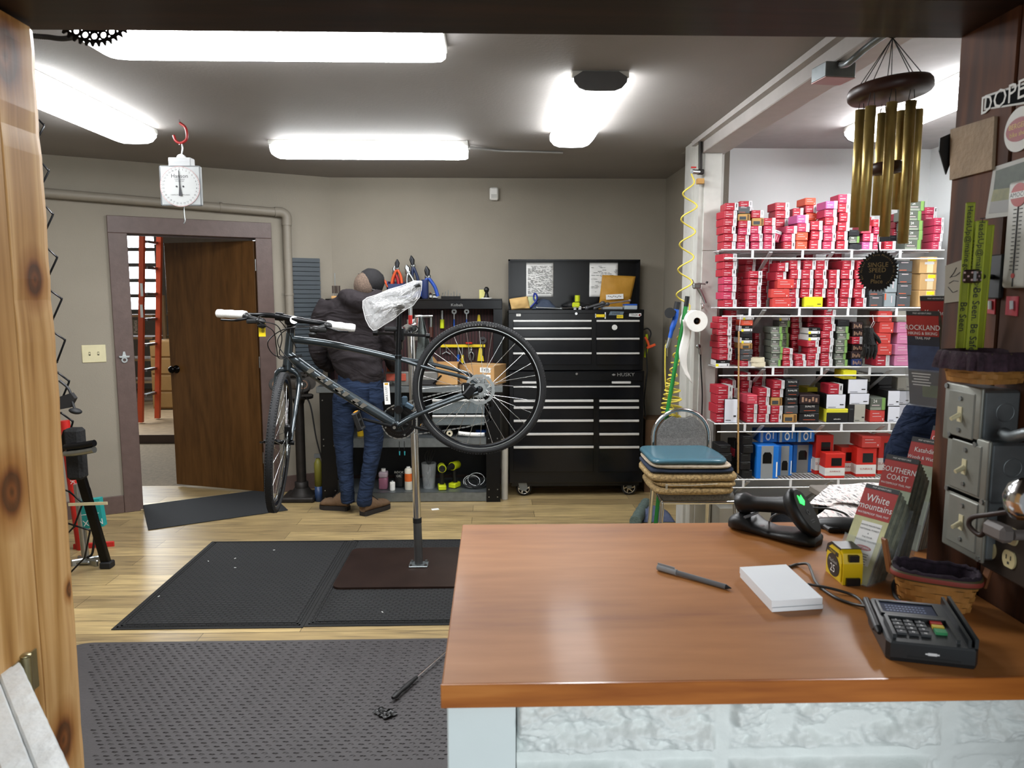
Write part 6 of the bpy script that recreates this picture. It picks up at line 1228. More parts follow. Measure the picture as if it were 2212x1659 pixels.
m.bb((a.x, 5.66, ZT), (b.x, 5.865, ZT+.004)); obj('carton_body', m, cb1)
for p0, d1 in (((a.x, 5.665, a.z), V((-.03, 0, .04))), ((b.x-.005, 5.665, a.z), V((.03, 0, .045)))): m = MB(kraft); p0 = V(p0); m.add([p0, p0+V((0, .19, 0)), p0+V((0, .19, 0))+d1, p0+d1, p0+V((.003, 0, 0)), p0+V((.003, .19, 0)), p0+V((.003, .19, 0))+d1, p0+V((.003, 0, 0))+d1], [(0, 1, 2, 3), (7, 6, 5, 4), (3, 2, 6, 7), (0, 3, 7, 4), (1, 5, 6, 2)]); obj('flap', m, cb1)
a, b = PY(997, 792, 5.62), PY(1088, 834, 5.62); cb2 = thing('cardboard_box', 'closed cardboard box with white label on the workbench', 'box', ((a.x+b.x)/2, 5.75, ZT)); T = Matrix.Translation(V(((a.x+b.x)/2, 5.79, ZT)))@Matrix.Rotation(-.45, 4, 'Z')
m = MB(kraft); m.bb((-.15, -.11, 0), (.15, .11, .15), bev=.002, T=T); obj('carton_body', m, cb2)
m = MB(M('packing_tape', 'd9c7a0', .3)); m.bb((-.15, -.02, .15), (.15, .02, .1506), T=T); obj('tape_strip', m, cb2)
m = MB(paper); FT = T@frame((.075, -.1105, .085), (1, 0, 0), (0, 0, 1)); m.box((0, .03, 0), (.09, .038, .001), T=FT); m.box((.01, -.02, 0), (.07, .03, .001), T=FT); m.text('FKB', FT@Matrix.Translation(V((0, .03, .0006))), .036, ink, 1.1); m.box((.01, -.02, .0006), (.05, .004, .0006), ink, T=FT); obj('label', m, cb2)
# tools hanging on the pegboard
def hang(label, x, y0, y1, mats, w_, shape='bar', Y=6.07):
    a, b = PY(x, y0, Y), PY(x, y1, Y); m = MB(mats[0]); L = (a-b).length; c_ = a.lerp(b, .5)
    if shape == 'bar': m.cyl(a, a.lerp(b, .5), w_*.5, seg=10); m.cyl(a.lerp(b, .5), b, w_*.62, mat=mats[1], seg=10)
    elif shape == 'wrench':
        m.bar(a.lerp(b, .12), a.lerp(b, .6), .006, w_*.55); m.bar(a.lerp(b, .55), b, .010, w_*.75, mats[1], bev=.003); m.ring(circ(w_*.7, 14), circ(w_*.3, 14), -.003, .003, T=frame(a.lerp(b, .06), (1, 0, 0), (0, 0, 1)))
    elif shape == 'pliers':
        for s_ in (-1, 1): m.tube(bez([a+V((s_*.002, 0, 0)), a.lerp(b, .3)+V((-s_*.006, 0, 0)), a.lerp(b, .6)+V((s_*w_*.9, 0, 0)), b+V((s_*w_*.6, 0, 0))], 5), [.005]*8+[.007]*8, mat=mats[1] if s_ > 0 else mats[0], seg=8)
        m.ell(a.lerp(b, .3), (.011, .008, .013), steel)
    elif shape == 'y':
        for k in range(3): an = PI/2+k*2*PI/3; m.cyl(c_, c_+V((L*.5*math.cos(an), 0, L*.5*math.sin(an))), .005)
    elif shape == 'saw': m.prism([(-w_*.2, L/2), (w_*.35, L/2), (w_*.8, -L/2), (-w_*.6, -L/2)], -.004, .004, T=frame(c_, (1, 0, 0), (0, 0, 1)))
    m.cyl(a+V((0, 0, 0)), V((a.x, 6.09, a.z)), .003, mat=steel, seg=6)
    return tag(obj('hand_tool', m), label, 'tool', 'hand tools on the pegboard')
sil = steel; ye = yellow; blu = blue_plastic
hang('silver tool with lime grip, first in the upper row', 955, 671, 709, (sil, lime), .028); hang('blue handled wrench beside the lime gripped tool', 981, 671, 705, (sil, blu), .03, 'wrench'); hang('blue handled wrench, second one in the upper row', 1008, 671, 705, (sil, blu), .03, 'wrench')
hang('yellow wedge shaped tool in the upper row', 1034, 680, 712, (ye, ye), .03, 'saw'); hang('brown handled blade tool behind the tilted seat clamp', 931, 684, 728, (sil, M('brown_handle', '4a2a22', .5)), .03); hang('large adjustable wrench hanging low by the side panel', 1043, 733, 768, (M('dark_forged', '4a4a4c', .4, .8), M('dark_forged', '4a4a4c')), .042, 'wrench')
hang('small silver three armed wrench on the yellow rail', 964, 750, 770, (sil, sil), .03, 'y'); hang('small blue handled driver under the yellow rail', 990, 750, 781, (sil, blu), .018); hang('yellow handled driver under the yellow rail', 999, 750, 784, (sil, ye), .018); hang('grey pliers hanging under the yellow rail', 1018, 748, 778, (sil, sil), .022, 'pliers'); hang('yellow blade tool hanging beside the adjustable wrench', 1037, 752, 780, (ye, ye), .04, 'saw')
hang('thin hex wrench at the start of the yellow rail', 951, 752, 766, (sil, sil), .008); hang('thin driver between rail and wheel rim', 1012, 748, 772, (sil, sil), .009)
m = MB(ye); a, b = PY(952, 747, 6.07), PY(1048, 747, 6.07); m.box(a.lerp(b, .5), ((b-a).length, .012, .022))
for k in range(3): q = a.lerp(b, .1+.4*k); m.cyl(q, V((q.x, 6.09, q.z)), .003, mat=steel, seg=6)
tag(obj('tool_rail', m), 'yellow magnetic tool rail on the maroon pegboard', 'tool rail'); m = MB(red_plastic); m.box(PY(1013, 741, 6.05), (.055, .03, .014), bev=.003); tag(obj('bit_holder', m), 'small red bit holder resting on the yellow rail', 'holder')
# goods on top of the hutch
ZH = hz+.0065; YH = 6.02
navyp = M('navy_tool_caddy', '27335c', .45)
cd = thing('tool_caddy', 'navy blue tool caddy standing on the hutch, full of pliers', 'caddy', (PY(875, 640, YH).x, YH, ZH))
m = MB(navyp); a, b = PY(838, 608, YH), PY(912, 645, YH); zt = a.z; m.bb((a.x, YH-.07, ZH), (b.x, YH-.062, zt-.02)); m.bb((a.x, YH+.06, ZH), (b.x, YH+.068, zt)); m.bb((a.x, YH-.07, ZH), (a.x+.008, YH+.068, zt)); m.bb((b.x-.008, YH-.07, ZH), (b.x, YH+.068, zt)); m.bb((a.x, YH-.07, ZH), (b.x, YH+.068, ZH+.01)); obj('tray', m, cd)
m = MB(navyp); q = PY(918, 604, YH-.08); m.tube([(q.x, YH-.08, ZH), (q.x, YH-.08, ZH+.01), (q.x, YH-.08, q.z)], [.02, .028, .028], seg=16); obj('holster', m, cd)
def pliers(label, jx, jy, hx1, hy1, hx2, hy2, mj, mh, Y=YH-.06, s=.011, lean=0):
    m = MB(mh); j = PY(jx, jy, Y+lean); h1, h2 = PY(hx1, hy1, Y), PY(hx2, hy2, Y); pv = j.lerp((h1+h2)/2, .35)
    for hh, sd in ((h1, 1), (h2, -1)): mid = pv.lerp(hh, .5)+V((-(h1-h2).x*.12*sd*-1, 0, 0)); m.tube(bez([pv, mid, hh], 5), [s*.7]+[s]*10, seg=9)
    m.tube([pv, j.lerp(pv, .4)+V((.008, 0, 0)), j], [s*1.1, s*1.2, s*.35], mat=mj, seg=8); m.tube([pv, j.lerp(pv, .4)-V((.008, 0, 0)), j], [s*1.1, s*1.0, s*.35], mat=mj, seg=8); m.ell(pv, (s*1.8, s, s*1.8), steel)
    return tag(obj('pliers', m), label, 'pliers', 'pliers in the caddy on the hutch')
orr = M('orange_grip', 'cf5226', .4); drk = M('dark_steel_jaw', '26272a', .35, .7)
pliers('orange handled pliers hanging out over the cap of the mechanic', 822, 590, 816, 626, 838, 620, drk, orr); pliers('orange handled pliers standing upright inside the caddy', 858, 560, 845, 622, 868, 612, drk, orr, YH)
pliers('blue handled cable cutters at the free end of the caddy', 921, 575, 913, 640, 946, 640, drk, M('blue_grip', '24479c', .35), YH-.07, .014); pliers('silver jawed locking pliers in the middle of the caddy', 878, 572, 880, 620, 896, 616, sil, sil, YH, .014); pliers('tall black pliers leaning in the caddy', 888, 552, 893, 618, 905, 612, drk, M('navy_grip', '1e2a4a', .4), YH+.02, .012); pliers('silver long nosed pliers beside the orange ones', 853, 574, 848, 620, 862, 618, sil, M('red_grip', 'a3222a', .4), YH+.03, .014)
sd_ = thing('screwdriver_block', 'pale wooden block of slim drivers behind the hooded shoulder', 'driver block', (PY(722, 650, YH).x, YH, ZH)); a, b = PY(717, 639, YH), PY(736, 648, YH); m = MB(M('pale_block_wood', 'c79a63', .6)); m.bb((a.x, YH-.03, ZH), (b.x, YH+.03, a.z+.0), bev=.003); obj('block', m, sd_)
for k, (x, y) in enumerate(((719, 620), (723, 590), (728, 622), (733, 618))): m = MB(steel); q = PY(x, y, YH); m.cyl((q.x, YH, a.z), q, .004, seg=8); m.cyl((q.x, YH, a.z+.02), (q.x, YH, a.z+.08), .007, mat=M('dark_driver_grip', '3b2f2a', .5), seg=8); tag(obj('screwdriver', m), f'slim screwdriver in the pale block, {["nearest the wall panel", "tallest of them", "third of four", "nearest the hood"][k]}', 'screwdriver', 'slim drivers in the block')
bottle(778, 591, 646, YH, .052, M('black_red_can', '2a2220', .4), 'black spray can with orange red label beside the cap', black_plastic, ZH, (M('red_orange_label', 'b2452c', .5), .2, .75), name='spray_can', cat='spray can', shoulder=.84)
for x, y, c_, lab in ((930, 632, red_plastic, 'small red capped bottle beside the caddy on the hutch'), (938, 634, white_plastic, 'small white capped bottle on the hutch, next to a red capped one'), (943, 636, black_plastic, 'small black bottle on the hutch by the slim bits')): bottle(x, y, 646, YH, .022, black_plastic, lab, c_, ZH, (paper, .2, .6), group='small bottles on the hutch')
bh = MB(black_metal); a, b = PY(953, 645, YH), PY(995, 645, YH); bh.bb((a.x, YH-.015, ZH), (b.x, YH+.015, ZH+.02)); bs = tag(obj('bit_rack', bh), 'low black rack with a row of slim bits on the hutch', 'bit rack')
for k in range(7): m = MB(steel); x = a.x+.012+k*(b.x-a.x-.02)/6; m.cyl((x, YH, ZH+.02), (x, YH, ZH+.045+.012*(k % 3)), .003, seg=6); obj('bit', m, bs)
m = MB(M('pale_yellow_note', 'd9d487', .8)); q = PY(1042, 641, YH); m.box((q.x, YH+.02, ZH+.036), (.05, .002, .072)); tag(obj('sticky_note', m), 'pale yellow note standing on the hutch', 'note')
m = MB(black_plastic); q = PY(1051, 640, YH-.03); m.lathe([(0, 0), (.03, 0), (.018, .02), (.012, .05), (.019, .06), (.022, .075), (.012, .092), (0, .095)], T=Matrix.Translation(V((q.x, YH-.03, ZH)))); m.ring(circ(.045, 24), circ(.039, 24), 0, .008, white_plastic, T=Matrix.Translation(V((q.x, YH-.03, ZH)))); tag(obj('suction_cup', m), 'black knobbed suction cup with white ring on the hutch', 'suction cup')
# goods on the top tool chest
ZC = ztopc+.0005; YC2 = 5.88
def env(label, pts, mat, Y, th=.02, seed=0, wr=.006):
    P = [PY(x, y, Y) for x, y in pts]; zmin = min(p.z for p in P); P = [V((p.x, p.y, p.z-zmin+ZC+.001)) if p.z-zmin < .02 else p for p in P]
    m = MB(mat); f = lambda u, v: P[0].lerp(P[1], u).lerp(P[3].lerp(P[2], u), v)+V((0, -th*math.sin(PI*u)*math.sin(PI*v)+wr*noise.noise(V((u*4, v*5, seed))), 0)); m.sheet(f, 14, 12, th=.003); return tag(obj('envelope', m), label, 'envelope', 'brown envelopes on the tool chest')
padm = M('padded_envelope_paper', 'b8862c', .6, bump=.3, bscale=30)
pe = env('large yellow brown padded envelope leaning in the chest lid', [(1301, 594), (1373, 597), (1358, 652), (1293, 652)], padm, 6.0, .025, 3, .012)
m = MB(paper); a = PY(1317, 641, 5.955); m.box(a+V((.04, 0, 0)), (.14, .002, .04), rot=Matrix.Rotation(-.05, 3, 'Y')); 
for k in range(8): m.box(a+V((-.01+.014*k, -.0015, .005-.004*(k % 3))), (.008, .001, .006), ink)
obj('address_label', m, pe)
env('small tan envelope at the end of the chest nearest the hutch', [(1100, 646), (1139, 640), (1145, 667), (1105, 669)], M('tan_envelope_paper', 'c7a468', .7), 5.84, .015, 5, .006)
m = MB(M('pale_green_paper', 'c9cf9a', .8)); q = PY(1150, 652, 5.95); m.box(q, (.07, .002, .08)); m.v = [V((v.x, v.y, max(v.z, ZC))) for v in m.v]; tag(obj('note', m), 'pale green note behind the small tan envelope', 'note')
m = MB(M('blue_grey_cloth', '3c4658', .9, bump=.4)); q = PY(1172, 668, 5.9); m.sheet(lambda u, v: (q.x-.09+.20*u, 5.82+.16*v, ZC+.004+.075*math.sin(PI*u)**.7*math.sin(PI*v)**.6*(1+.4*noise.noise(V((u*5, v*5, 1))))), 16, 12); tag(obj('cloth', m), 'rumpled blue grey cloth heaped on the tool chest', 'cloth')
m = MB(M('dark_blue_tool', '1e2f86', .35)); m.tube(bez([PY(1146, 664, 5.83), PY(1158, 650, 5.83), PY(1160, 640, 5.85), PY(1155, 634, 5.87), PY(1153, 645, 5.87), PY(1160, 656, 5.84)], 6), .007); m.v = [V((v.x, v.y, max(v.z, ZC))) for v in m.v]; tag(obj('hand_tool', m), 'dark blue looped tool leaning on the blue grey cloth', 'tool')
m = MB(lime); q = PY(1247, 668, 5.82); T = Matrix.Translation(V((q.x, 5.82, ZC))); m.tube([T@V((0, 0, .06)), T@V((.0, 0, .11))], .02, seg=12); m.box((-.01, 0, .035), (.06, .04, .04), bev=.008, T=T); m.box((-.02, 0, .012), (.02, .03, .024), chrome, T=T); m.box((.018, 0, .012), (.02, .03, .024), chrome, T=T); tag(obj('chain_tool', m), 'lime green clamp tool on the tool chest', 'tool')
m = MB(black_rubber); q = PY(1250, 668, 5.95); m.ell((q.x-.01, 5.96, ZC+.028), (.12, .06, .028)); m.ell((q.x-.06, 5.93, ZC+.03), (.04, .03, .03)); tag(obj('glove_bundle', m), 'black soft bundle behind the lime clamp tool', 'bundle')
for k, (x0, y0, x1, y1, r_, mt, lab) in enumerate(((1160, 664.5, 1212, 667, .006, steel, 'long bright wrench lying before the cloth'), (1212, 666, 1262, 665, .005, chrome, 'bright rod lying across the middle of the chest top'), (1268, 665, 1302, 655, .011, M('grey_tool_handle', '5b5c5e', .4, .5), 'thick grey handle lying aslant on the chest'), (1285, 666, 1312, 657, .010, M('grey_tool_handle', '5b5c5e'), 'second thick grey handle lying aslant on the chest'), (1312, 656, 1360, 649, .006, M('pinkish_steel', 'c3b4b0', .3, .8), 'slim pinkish steel wrench lying before the padded envelope'))):
    m = MB(mt); a, b = PY(x0, y0, 5.79+.01*k), PY(x1, y1, 5.80+.01*k); a.z = max(a.z, ZC+r_); b.z = max(b.z, ZC+r_); m.cyl(a, b, r_, seg=10); m.ell(b, (r_*2, r_, r_*1.6)); m.ell(a, (r_*1.5, r_, r_*1.5)); tag(obj('wrench', m), lab, 'wrench', 'wrenches on the tool chest')
m = MB(M('clear_parts_case', 'a9b3b8', .25)); q = PY(1362, 668, 5.82); m.bb((q.x-.05, 5.80, ZC), (q.x+.05, 5.9, ZC+.03), bev=.003); m.bb((q.x-.05, 5.80, ZC+.03), (q.x+.05, 5.9, ZC+.042), blue_plastic, bev=.003); tag(obj('parts_case', m), 'small parts case with blue lid at the chest corner', 'case')
m = MB(M('grey_plastic_sheet', '9a9fa2', .3)); q = PY(1325, 667, 5.86); m.bb((q.x-.09, 5.83, ZC), (q.x+.07, 5.95, ZC+.02), bev=.004); tag(obj('tray', m), 'pale grey tray under the slim pinkish wrench', 'tray')
# cable with orange clamp by the cabinet side
m = MB(black_rubber); m.tube(bez([PY(1390, 712, 5.8), PY(1400, 700+10, 5.8), PY(1406, 722, 5.8), PY(1396, 750, 5.8), PY(1398, 800, 5.8), PY(1392, 860, 5.8), PY(1394, 900, 5.8)], 6), .006)
hc2 = tag(obj('hanging_cable', m), 'black cable with orange clamp hanging at the side of the tool chest', 'cable')
m = MB(M('orange_clamp_plastic', 'd4532a', .4)); m.tube(bez([PY(1393, 728, 5.77), PY(1399, 738, 5.77), PY(1402, 748, 5.77)], 5), .010); m.bar(PY(1397, 752, 5.77), PY(1416, 744, 5.77), .02, .02, bev=.004); obj('clamp', m, hc2)
m = MB(lime); m.tube(bez([PY(1396, 722, 5.82), PY(1398, 745, 5.82), PY(1393, 772, 5.82)], 5), .012); tag(obj('hanging_strap', m), 'lime green strap hanging behind the orange clamp', 'strap')
m = MB(M('brown_carton_dark', '5d452f', .8)); a, b = PY(1392, 905, 5.9), PY(1436, 1062, 5.9); m.bb((a.x, 5.85, 0), (b.x+.02, 6.1, a.z)); m.bb((a.x, 5.846, a.z*.6), (b.x+.02, 5.85, a.z*.6+.01), ink); tag(obj('tall_carton', m), 'tall brown carton in the gap between tool cabinet and column', 'box')
m = MB(paper); q = PZ(940, 1100, .001); m.box(q, (.055, .04, .0015), rot=.3); tag(obj('paper_scrap', m), 'small white paper scrap on the planks before the bench', 'paper')
# =================================================================== column goods, chair, desk
YK = 4.50
pm = MB(M('dark_iron_pipe', '2f2c2a', .5, .6)); a = PY(1513, 314, 4.56); b = PY(1513, 368, 4.56); pm.cyl(a+V((0, 0, .03)), b, .012); pm.box(b+V((0, 0, -.01)), (.04, .035, .03), bev=.005); pm.cyl(b+V((.0, 0, -.01)), b+V((-.06, -.03, -.012)), .014, mat=steel); pm.bb(b+V((-.02, -.02, -.08)), b+V((.02, .02, -.05)), M('masking_tape', 'b58a4e', .7))
pv = tag(obj('air_pipe', pm), 'dark iron air pipe with valve coming down the column', 'pipe'); q = MB(red_plastic); q.box(b+V((-.05, -.03, .012)), (.03, .012, .008)); obj('valve_lever', q, pv)
yh = M('yellow_air_hose', 'cdbb4a', .35)
P = []
st_, en = PY(1492, 376, YK), PY(1474, 660, YK)
N = 150
for k in range(N+1):
    u = k/N; c_ = st_.lerp(en, u); r_ = .045*min(1, u*6+.1); an = PI*.5+u*2*PI*5.2; P.append(c_+V((-r_*math.cos(an)*1.0, .5*r_*math.sin(an)-.02, 0)))
c0 = P[-1]
bot = [(1478, 700), (1455, 800), (1452, 850), (1450, 905)]
B4 = bez([PY(x, y, YK-.02) for x, y in bot], 20)
for k in range(1, 301):
    u = k/300; i = min(len(B4)-2, int(u*(len(B4)-1))); c_ = B4[i].lerp(B4[i+1], u*(len(B4)-1)-i) if i < len(B4)-1 else B4[-1]; r_ = .022+.055*max(0, (u-.35)/.65)**1.0*(1-.5*max(0, (u-.85)/.15)); an = PI*.5+2*PI*5.2+u*2*PI*17; P.append(c_+V((-r_*math.cos(an), .8*r_*math.sin(an), .012*math.sin(an*.5))))
m = MB(yh); m.tube(P, .0048, seg=7); m.tube(bez([P[-1], PY(1440, 850, YK), PY(1437, 760, YK), PY(1440, 742, YK)], 6), .0045, seg=6); tag(obj('air_hose', m), 'yellow coiled air hose hanging down the column', 'hose')
ag = thing('air_gun', 'blue air gun with black gauge hanging beside the yellow hose', 'air gun', PY(1450, 740, YK-.06)); YG = YK-.06
m = MB(blue_plastic); m.tube(bez([PY(1461, 668, YG), PY(1458, 690, YG), PY(1452, 710, YG), PY(1447, 730, YG)], 5), [.017]*5+[.016]*6+[.012]*5, seg=12); obj('handle', m, ag); m = MB(black_rubber); m.cyl(PY(1447, 676, YG-.03), PY(1447, 676, YG+.01), .032); m.cyl(PY(1464, 652, YG), PY(1461, 668, YG), .018); m.tube([PY(1459, 672, YG-.01), PY(1449, 678, YG-.01)], .012); obj('gauge', m, ag); m = MB(steel); m.cyl(PY(1447, 730, YG), PY(1440, 752, YG), .012, .009); obj('coupler', m, ag)
m = MB(M('green_handle', '1f7a35', .4)); m.cyl(PY(1482, 660, 4.44), PY(1441, 892, 4.44), .0125); br2 = tag(obj('broom', m), 'green broom handle with black grip leaning on the column', 'broom'); q = MB(black_plastic); q.cyl(PY(1485, 640, 4.44), PY(1482, 662, 4.44), .014); g0 = PY(1441, 892, 4.44); obj('grip', q, br2); q = MB(M('green_handle', '1f7a35')); q.cyl(g0, V((g0.x-.06, 4.44, .1)), .0125); q.bb((g0.x-.20, 4.42, .0), (g0.x+.08, 4.47, .1)); obj('brush', q, br2)
tr = thing('paper_towel_roll', 'white paper roll on the column with a long strip hanging down', 'paper roll', PY(1500, 714, 4.42)); rc = PY(1500, 693, 4.42); T = frame(rc, (1, 0, 0), (0, 0, 1)); pr_ = M('white_paper_roll', 'dedcd6', .9, bump=.1)
m = MB(pr_); m.ring(circ(.063, 36), circ(.021, 36), -.10, .06, T=T); obj('roll', m, tr); m = MB(M('brown_tube_core', '6a4a30', .8)); m.ring(circ(.021, 24), circ(.018, 24), -.1, .055, T=T); m.cyl(rc+V((0, .16, 0)), rc+V((0, -.06, 0)), .008, mat=black_metal); obj('core', m, tr)
m = MB(pr_); m.sheet(lambda u, v: (PY(1479-7*v+ (5 if v > .8 else 0)*(v-.8)*8, 700+125*v, 4.42).x+(u-.5)*.055-.0+.012*math.sin(v*8), 4.37+.03*u+.012*math.sin(v*7+u), PY(1480, 690+ (118+20*u)*v, 4.42).z), 4, 20, th=.0008); obj('hanging_strip', m, tr)
m = MB(steel); yk = 4.55; m.tube([PY(1494, 604, yk), PY(1499, 618, yk)], .008); m.box(PY(1505, 618, yk), (.05, .03, .035), bev=.008); m.tube([PY(1509, 623, yk), PY(1518, 640, yk), PY(1524, 655, yk)], [.012, .009, .008]); m.tube([PY(1508, 612, yk), PY(1524, 614, yk)], .005); m.tube([PY(1526, 612, yk), PY(1528, 608, yk)], .007, mat=black_plastic); tag(obj('blow_gun', m), 'grey metal blow gun hanging on the column above the paper roll', 'blow gun')
m = MB(chrome); p = PY(1515, 656, 4.58); m.tube(bez([p, p+V((0, -.03, -.005)), p+V((0, -.035, -.02)), p+V((0, -.02, -.03))], 5), .006); tag(obj('wall_hook', m), 'small chrome hook on the column under the blow gun', 'hook')
m = MB(steel); p = PY(1508, 748, 4.57); m.lathe([(0, 0), (.014, 0), (.014, .01), (0, .012)], T=frame(p, (1, 0, 0), (0, 0, 1))); m.tube(bez([p+V((0, -.01, 0)), p+V((.012, -.015, -.03)), p+V((.016, -.012, -.06)), p+V((.004, -.012, -.04)), p+V((0, -.01, 0))], 5), .003)
hw = tag(obj('wall_cable', m), 'black cable looped over a hook, hanging down the column', 'cable'); q = MB(black_rubber); q.tube(bez([p+V((.012, -.015, -.05)), PY(1514, 790, 4.56), PY(1517, 850, 4.56), PY(1516, 900, 4.56)], 6), .0045); obj('cable', q, hw)
m = MB(ivory); p = PX(1440, 752, 1.42); p.x = 1.418; m.box(p, (.006, .09, .13), bev=.002); tag(obj('outlet_plate', m), 'ivory outlet plate low on the wall behind the yellow hose', 'outlet')
# junction box and conduit up at the beam
jb2 = MB(galv); a = PZ(1800, 158, 2.4165); T = Matrix.Translation(a)@Matrix.Rotation(.12, 4, 'Z'); jb2.box((0, 0, 0), (.12, .10, .055), bev=.003, T=T); jo = tag(obj('junction_box', jb2), 'galvanised junction box under the bay ceiling beside the white beam', 'junction box')
q = MB(M('pinkish_cover', 'a98c8c', .5, .4)); q.box((0, 0, -.028), (.118, .098, .003), T=T); obj('cover', q, jo)
conduit([a+V((.01, -.03, .02)), PY(1832, 136, 2.68), PY(1868, 106, 2.62), PY(1910, 76, 2.55), PY(1990, 30, 2.45)], .012, galv, 'smooth metal conduit rising from the junction box', False, 'metal_conduit')
# chair, facing the viewer, with its stack of cushions
chr_m = chrome; fab = M('grey_chair_fabric', '6c6b69', .95, var=.3, nscale=90, bump=.4, bscale=200)
ch = thing('chair', 'chrome framed chair with grey arched back, loaded with cushions', 'chair', (1.0, 4.15, 0)); YBk = 4.40
bc = PY(1472, 975, YBk)
def arch(w_, z0, z1, n=16): return [V((bc.x-w_, YBk, z0))]+[V((bc.x-w_*math.cos(PI*k/n), YBk+.02, z1-w_*.95+w_*.95*math.sin(PI*k/n))) for k in range(n+1)]+[V((bc.x+w_, YBk, z0))]
zt = PY(1472, 886, YBk).z
m = MB(chr_m); A = arch(.172, .45, zt); m.tube(A, .0125, seg=12)
xs0, xs1 = bc.x-.172, bc.x+.172
m.tube([(xs0-.03, 4.0, .44), (xs1+.03, 4.0, .44)], .012); m.tube([(xs0-.03, 4.0, .44), (xs0, YBk, .45)], .012); m.tube([(xs1+.03, 4.0, .44), (xs1, YBk, .45)], .012)
obj('frame', m, ch)
m = MB(fab); A = arch(.150, .58, zt-.028); A2 = [V((p.x, p.y-.018, p.z)) for p in A]; dip = []
for L_ in (A2, [p+V((0, .036, 0)) for p in A2]):
    dip.append([V((p.x, p.y, p.z-(.022 if abs(p.x-bc.x) < .05 and p.z > .8 else 0))) for p in L_])
m.loft(dip, smooth=False); obj('backrest', m, ch)
m = MB(fab); m.bb((xs0-.03, 3.99, .445), (xs1+.03, 4.36, .495), bev=.018, seg=2); obj('seat', m, ch)
for x, y, dx, dy in ((xs0-.03, 4.0, -.03, -.02), (xs1+.03, 4.0, .03, -.02), (xs0, YBk, -.01, .05), (xs1, YBk, .01, .05)): m = MB(chr_m); m.tube([(x, y, .44), (x+dx, y+dy, .01)], .012, seg=10); m.cyl((x+dx, y+dy, 0), (x+dx, y+dy, .015), .015, mat=black_rubber); obj('leg', m, ch)
def cushion(label, pxs, z0, h, mat, y0=3.93, y1=4.33, round_=.05, wob=.006, seed=0, top=None, nm='cushion'):
    x0, x1 = PY(pxs[0], 1020, 4.15).x, PY(pxs[1], 1020, 3.95).x; cx_, cy_ = (x0+x1)/2, (y0+y1)/2; m = MB(mat); rg = []
    for t_, s_ in ((0, .90), (.12, .97), (.35, 1), (.65, 1), (.88, .97), (1, .90)):
        r_ = []
        for k in range(40):
            an = 2*PI*k/40; c_, s2 = math.cos(an), math.sin(an); ex = .28; X = math.copysign(abs(c_)**ex, c_); Y = math.copysign(abs(s2)**ex, s2); w_ = noise.noise(V((X*2, Y*2, seed+t_)))*wob
            r_.append((cx_+X*(x1-x0)/2*s_+w_, cy_+Y*(y1-y0)/2*s_+w_, z0+h*t_+w_*(.8 if 0 < t_ < 1 else .3)))
        rg.append(r_)
    m.loft(rg, caps=False); m.add(rg[0], [tuple(range(40))[::-1]]); m.add(rg[-1], [tuple(range(40))], top, False)
    return tag(obj(nm, m), label, 'cushion', 'cushions stacked on the chair')
tan = M('tan_chenille', 'a38a60', .95, var=.45, nscale=70, bump=.9, bscale=120)
cz = .497
cushion('tan chenille cushion lying directly on the chair seat', (1396, 1590), cz, .042, tan, seed=1); cushion('tan chenille cushion with pale zip, second from the seat', (1398, 1596), cz+.043, .030, tan, seed=2); cushion('tan chenille cushion under the navy one', (1388, 1598), cz+.074, .046, tan, seed=3)
cushion('navy cushion between tan and cream ones', (1388, 1590), cz+.121, .024, M('navy_cushion_cloth', '20293a', .9, bump=.3), seed=4); cushion('cream fleece cushion under the teal one', (1391, 1584), cz+.146, .026, M('cream_fleece', 'b9ab97', .95, var=.12, nscale=40, bump=.6), seed=5); cushion('glossy teal cushion topmost of the stack', (1389, 1574), cz+.173, .030, M('teal_vinyl', '3d5f6c', .25), seed=6)
m = MB(M('zip_metal', 'd0cdc4', .3, .8)); a, b = PY(1440, 1048, 3.925), PY(1550, 1045, 3.925); m.box(a+V((0, 0, -.01)), (.012, .004, .03), bev=.001); m.tube(bez([a, a.lerp(b, .5)+V((0, -.003, -.004)), b], 6), .002, seg=5); tag(obj('zipper', m), 'pale zip with pull on a tan cushion', 'zip')
# rolled cloth, tool pieces on the floor by the chair
m = MB(M('grey_green_rug', '55635e', .95, var=.25, nscale=60, bump=.8)); 
rr2 = [PZ(1372, 1128, .04), PZ(1385, 1105, .04), PZ(1396, 1088, .04)]; m.tube([p+V((0, 0, 0)) for p in bez(rr2, 8)], [.04+.004*math.sin(k*1.7) for k in range(17)], seg=14); tag(obj('rolled_mat', m), 'grey green rolled mat on the floor beside the chair', 'mat roll')
m = MB(M('blue_grey_rag', '4b536b', .9, bump=.5)); q = PZ(1410, 1120, 0); m.sheet(lambda u, v: (q.x-.1+.24*u, q.y-.1+.24*v, .004+.07*math.sin(PI*u)**.6*math.sin(PI*v)**.6*(1+.5*noise.noise(V((u*5, v*5, 2))))), 14, 14); tag(obj('cloth', m), 'blue grey rag heap under the chair', 'cloth')
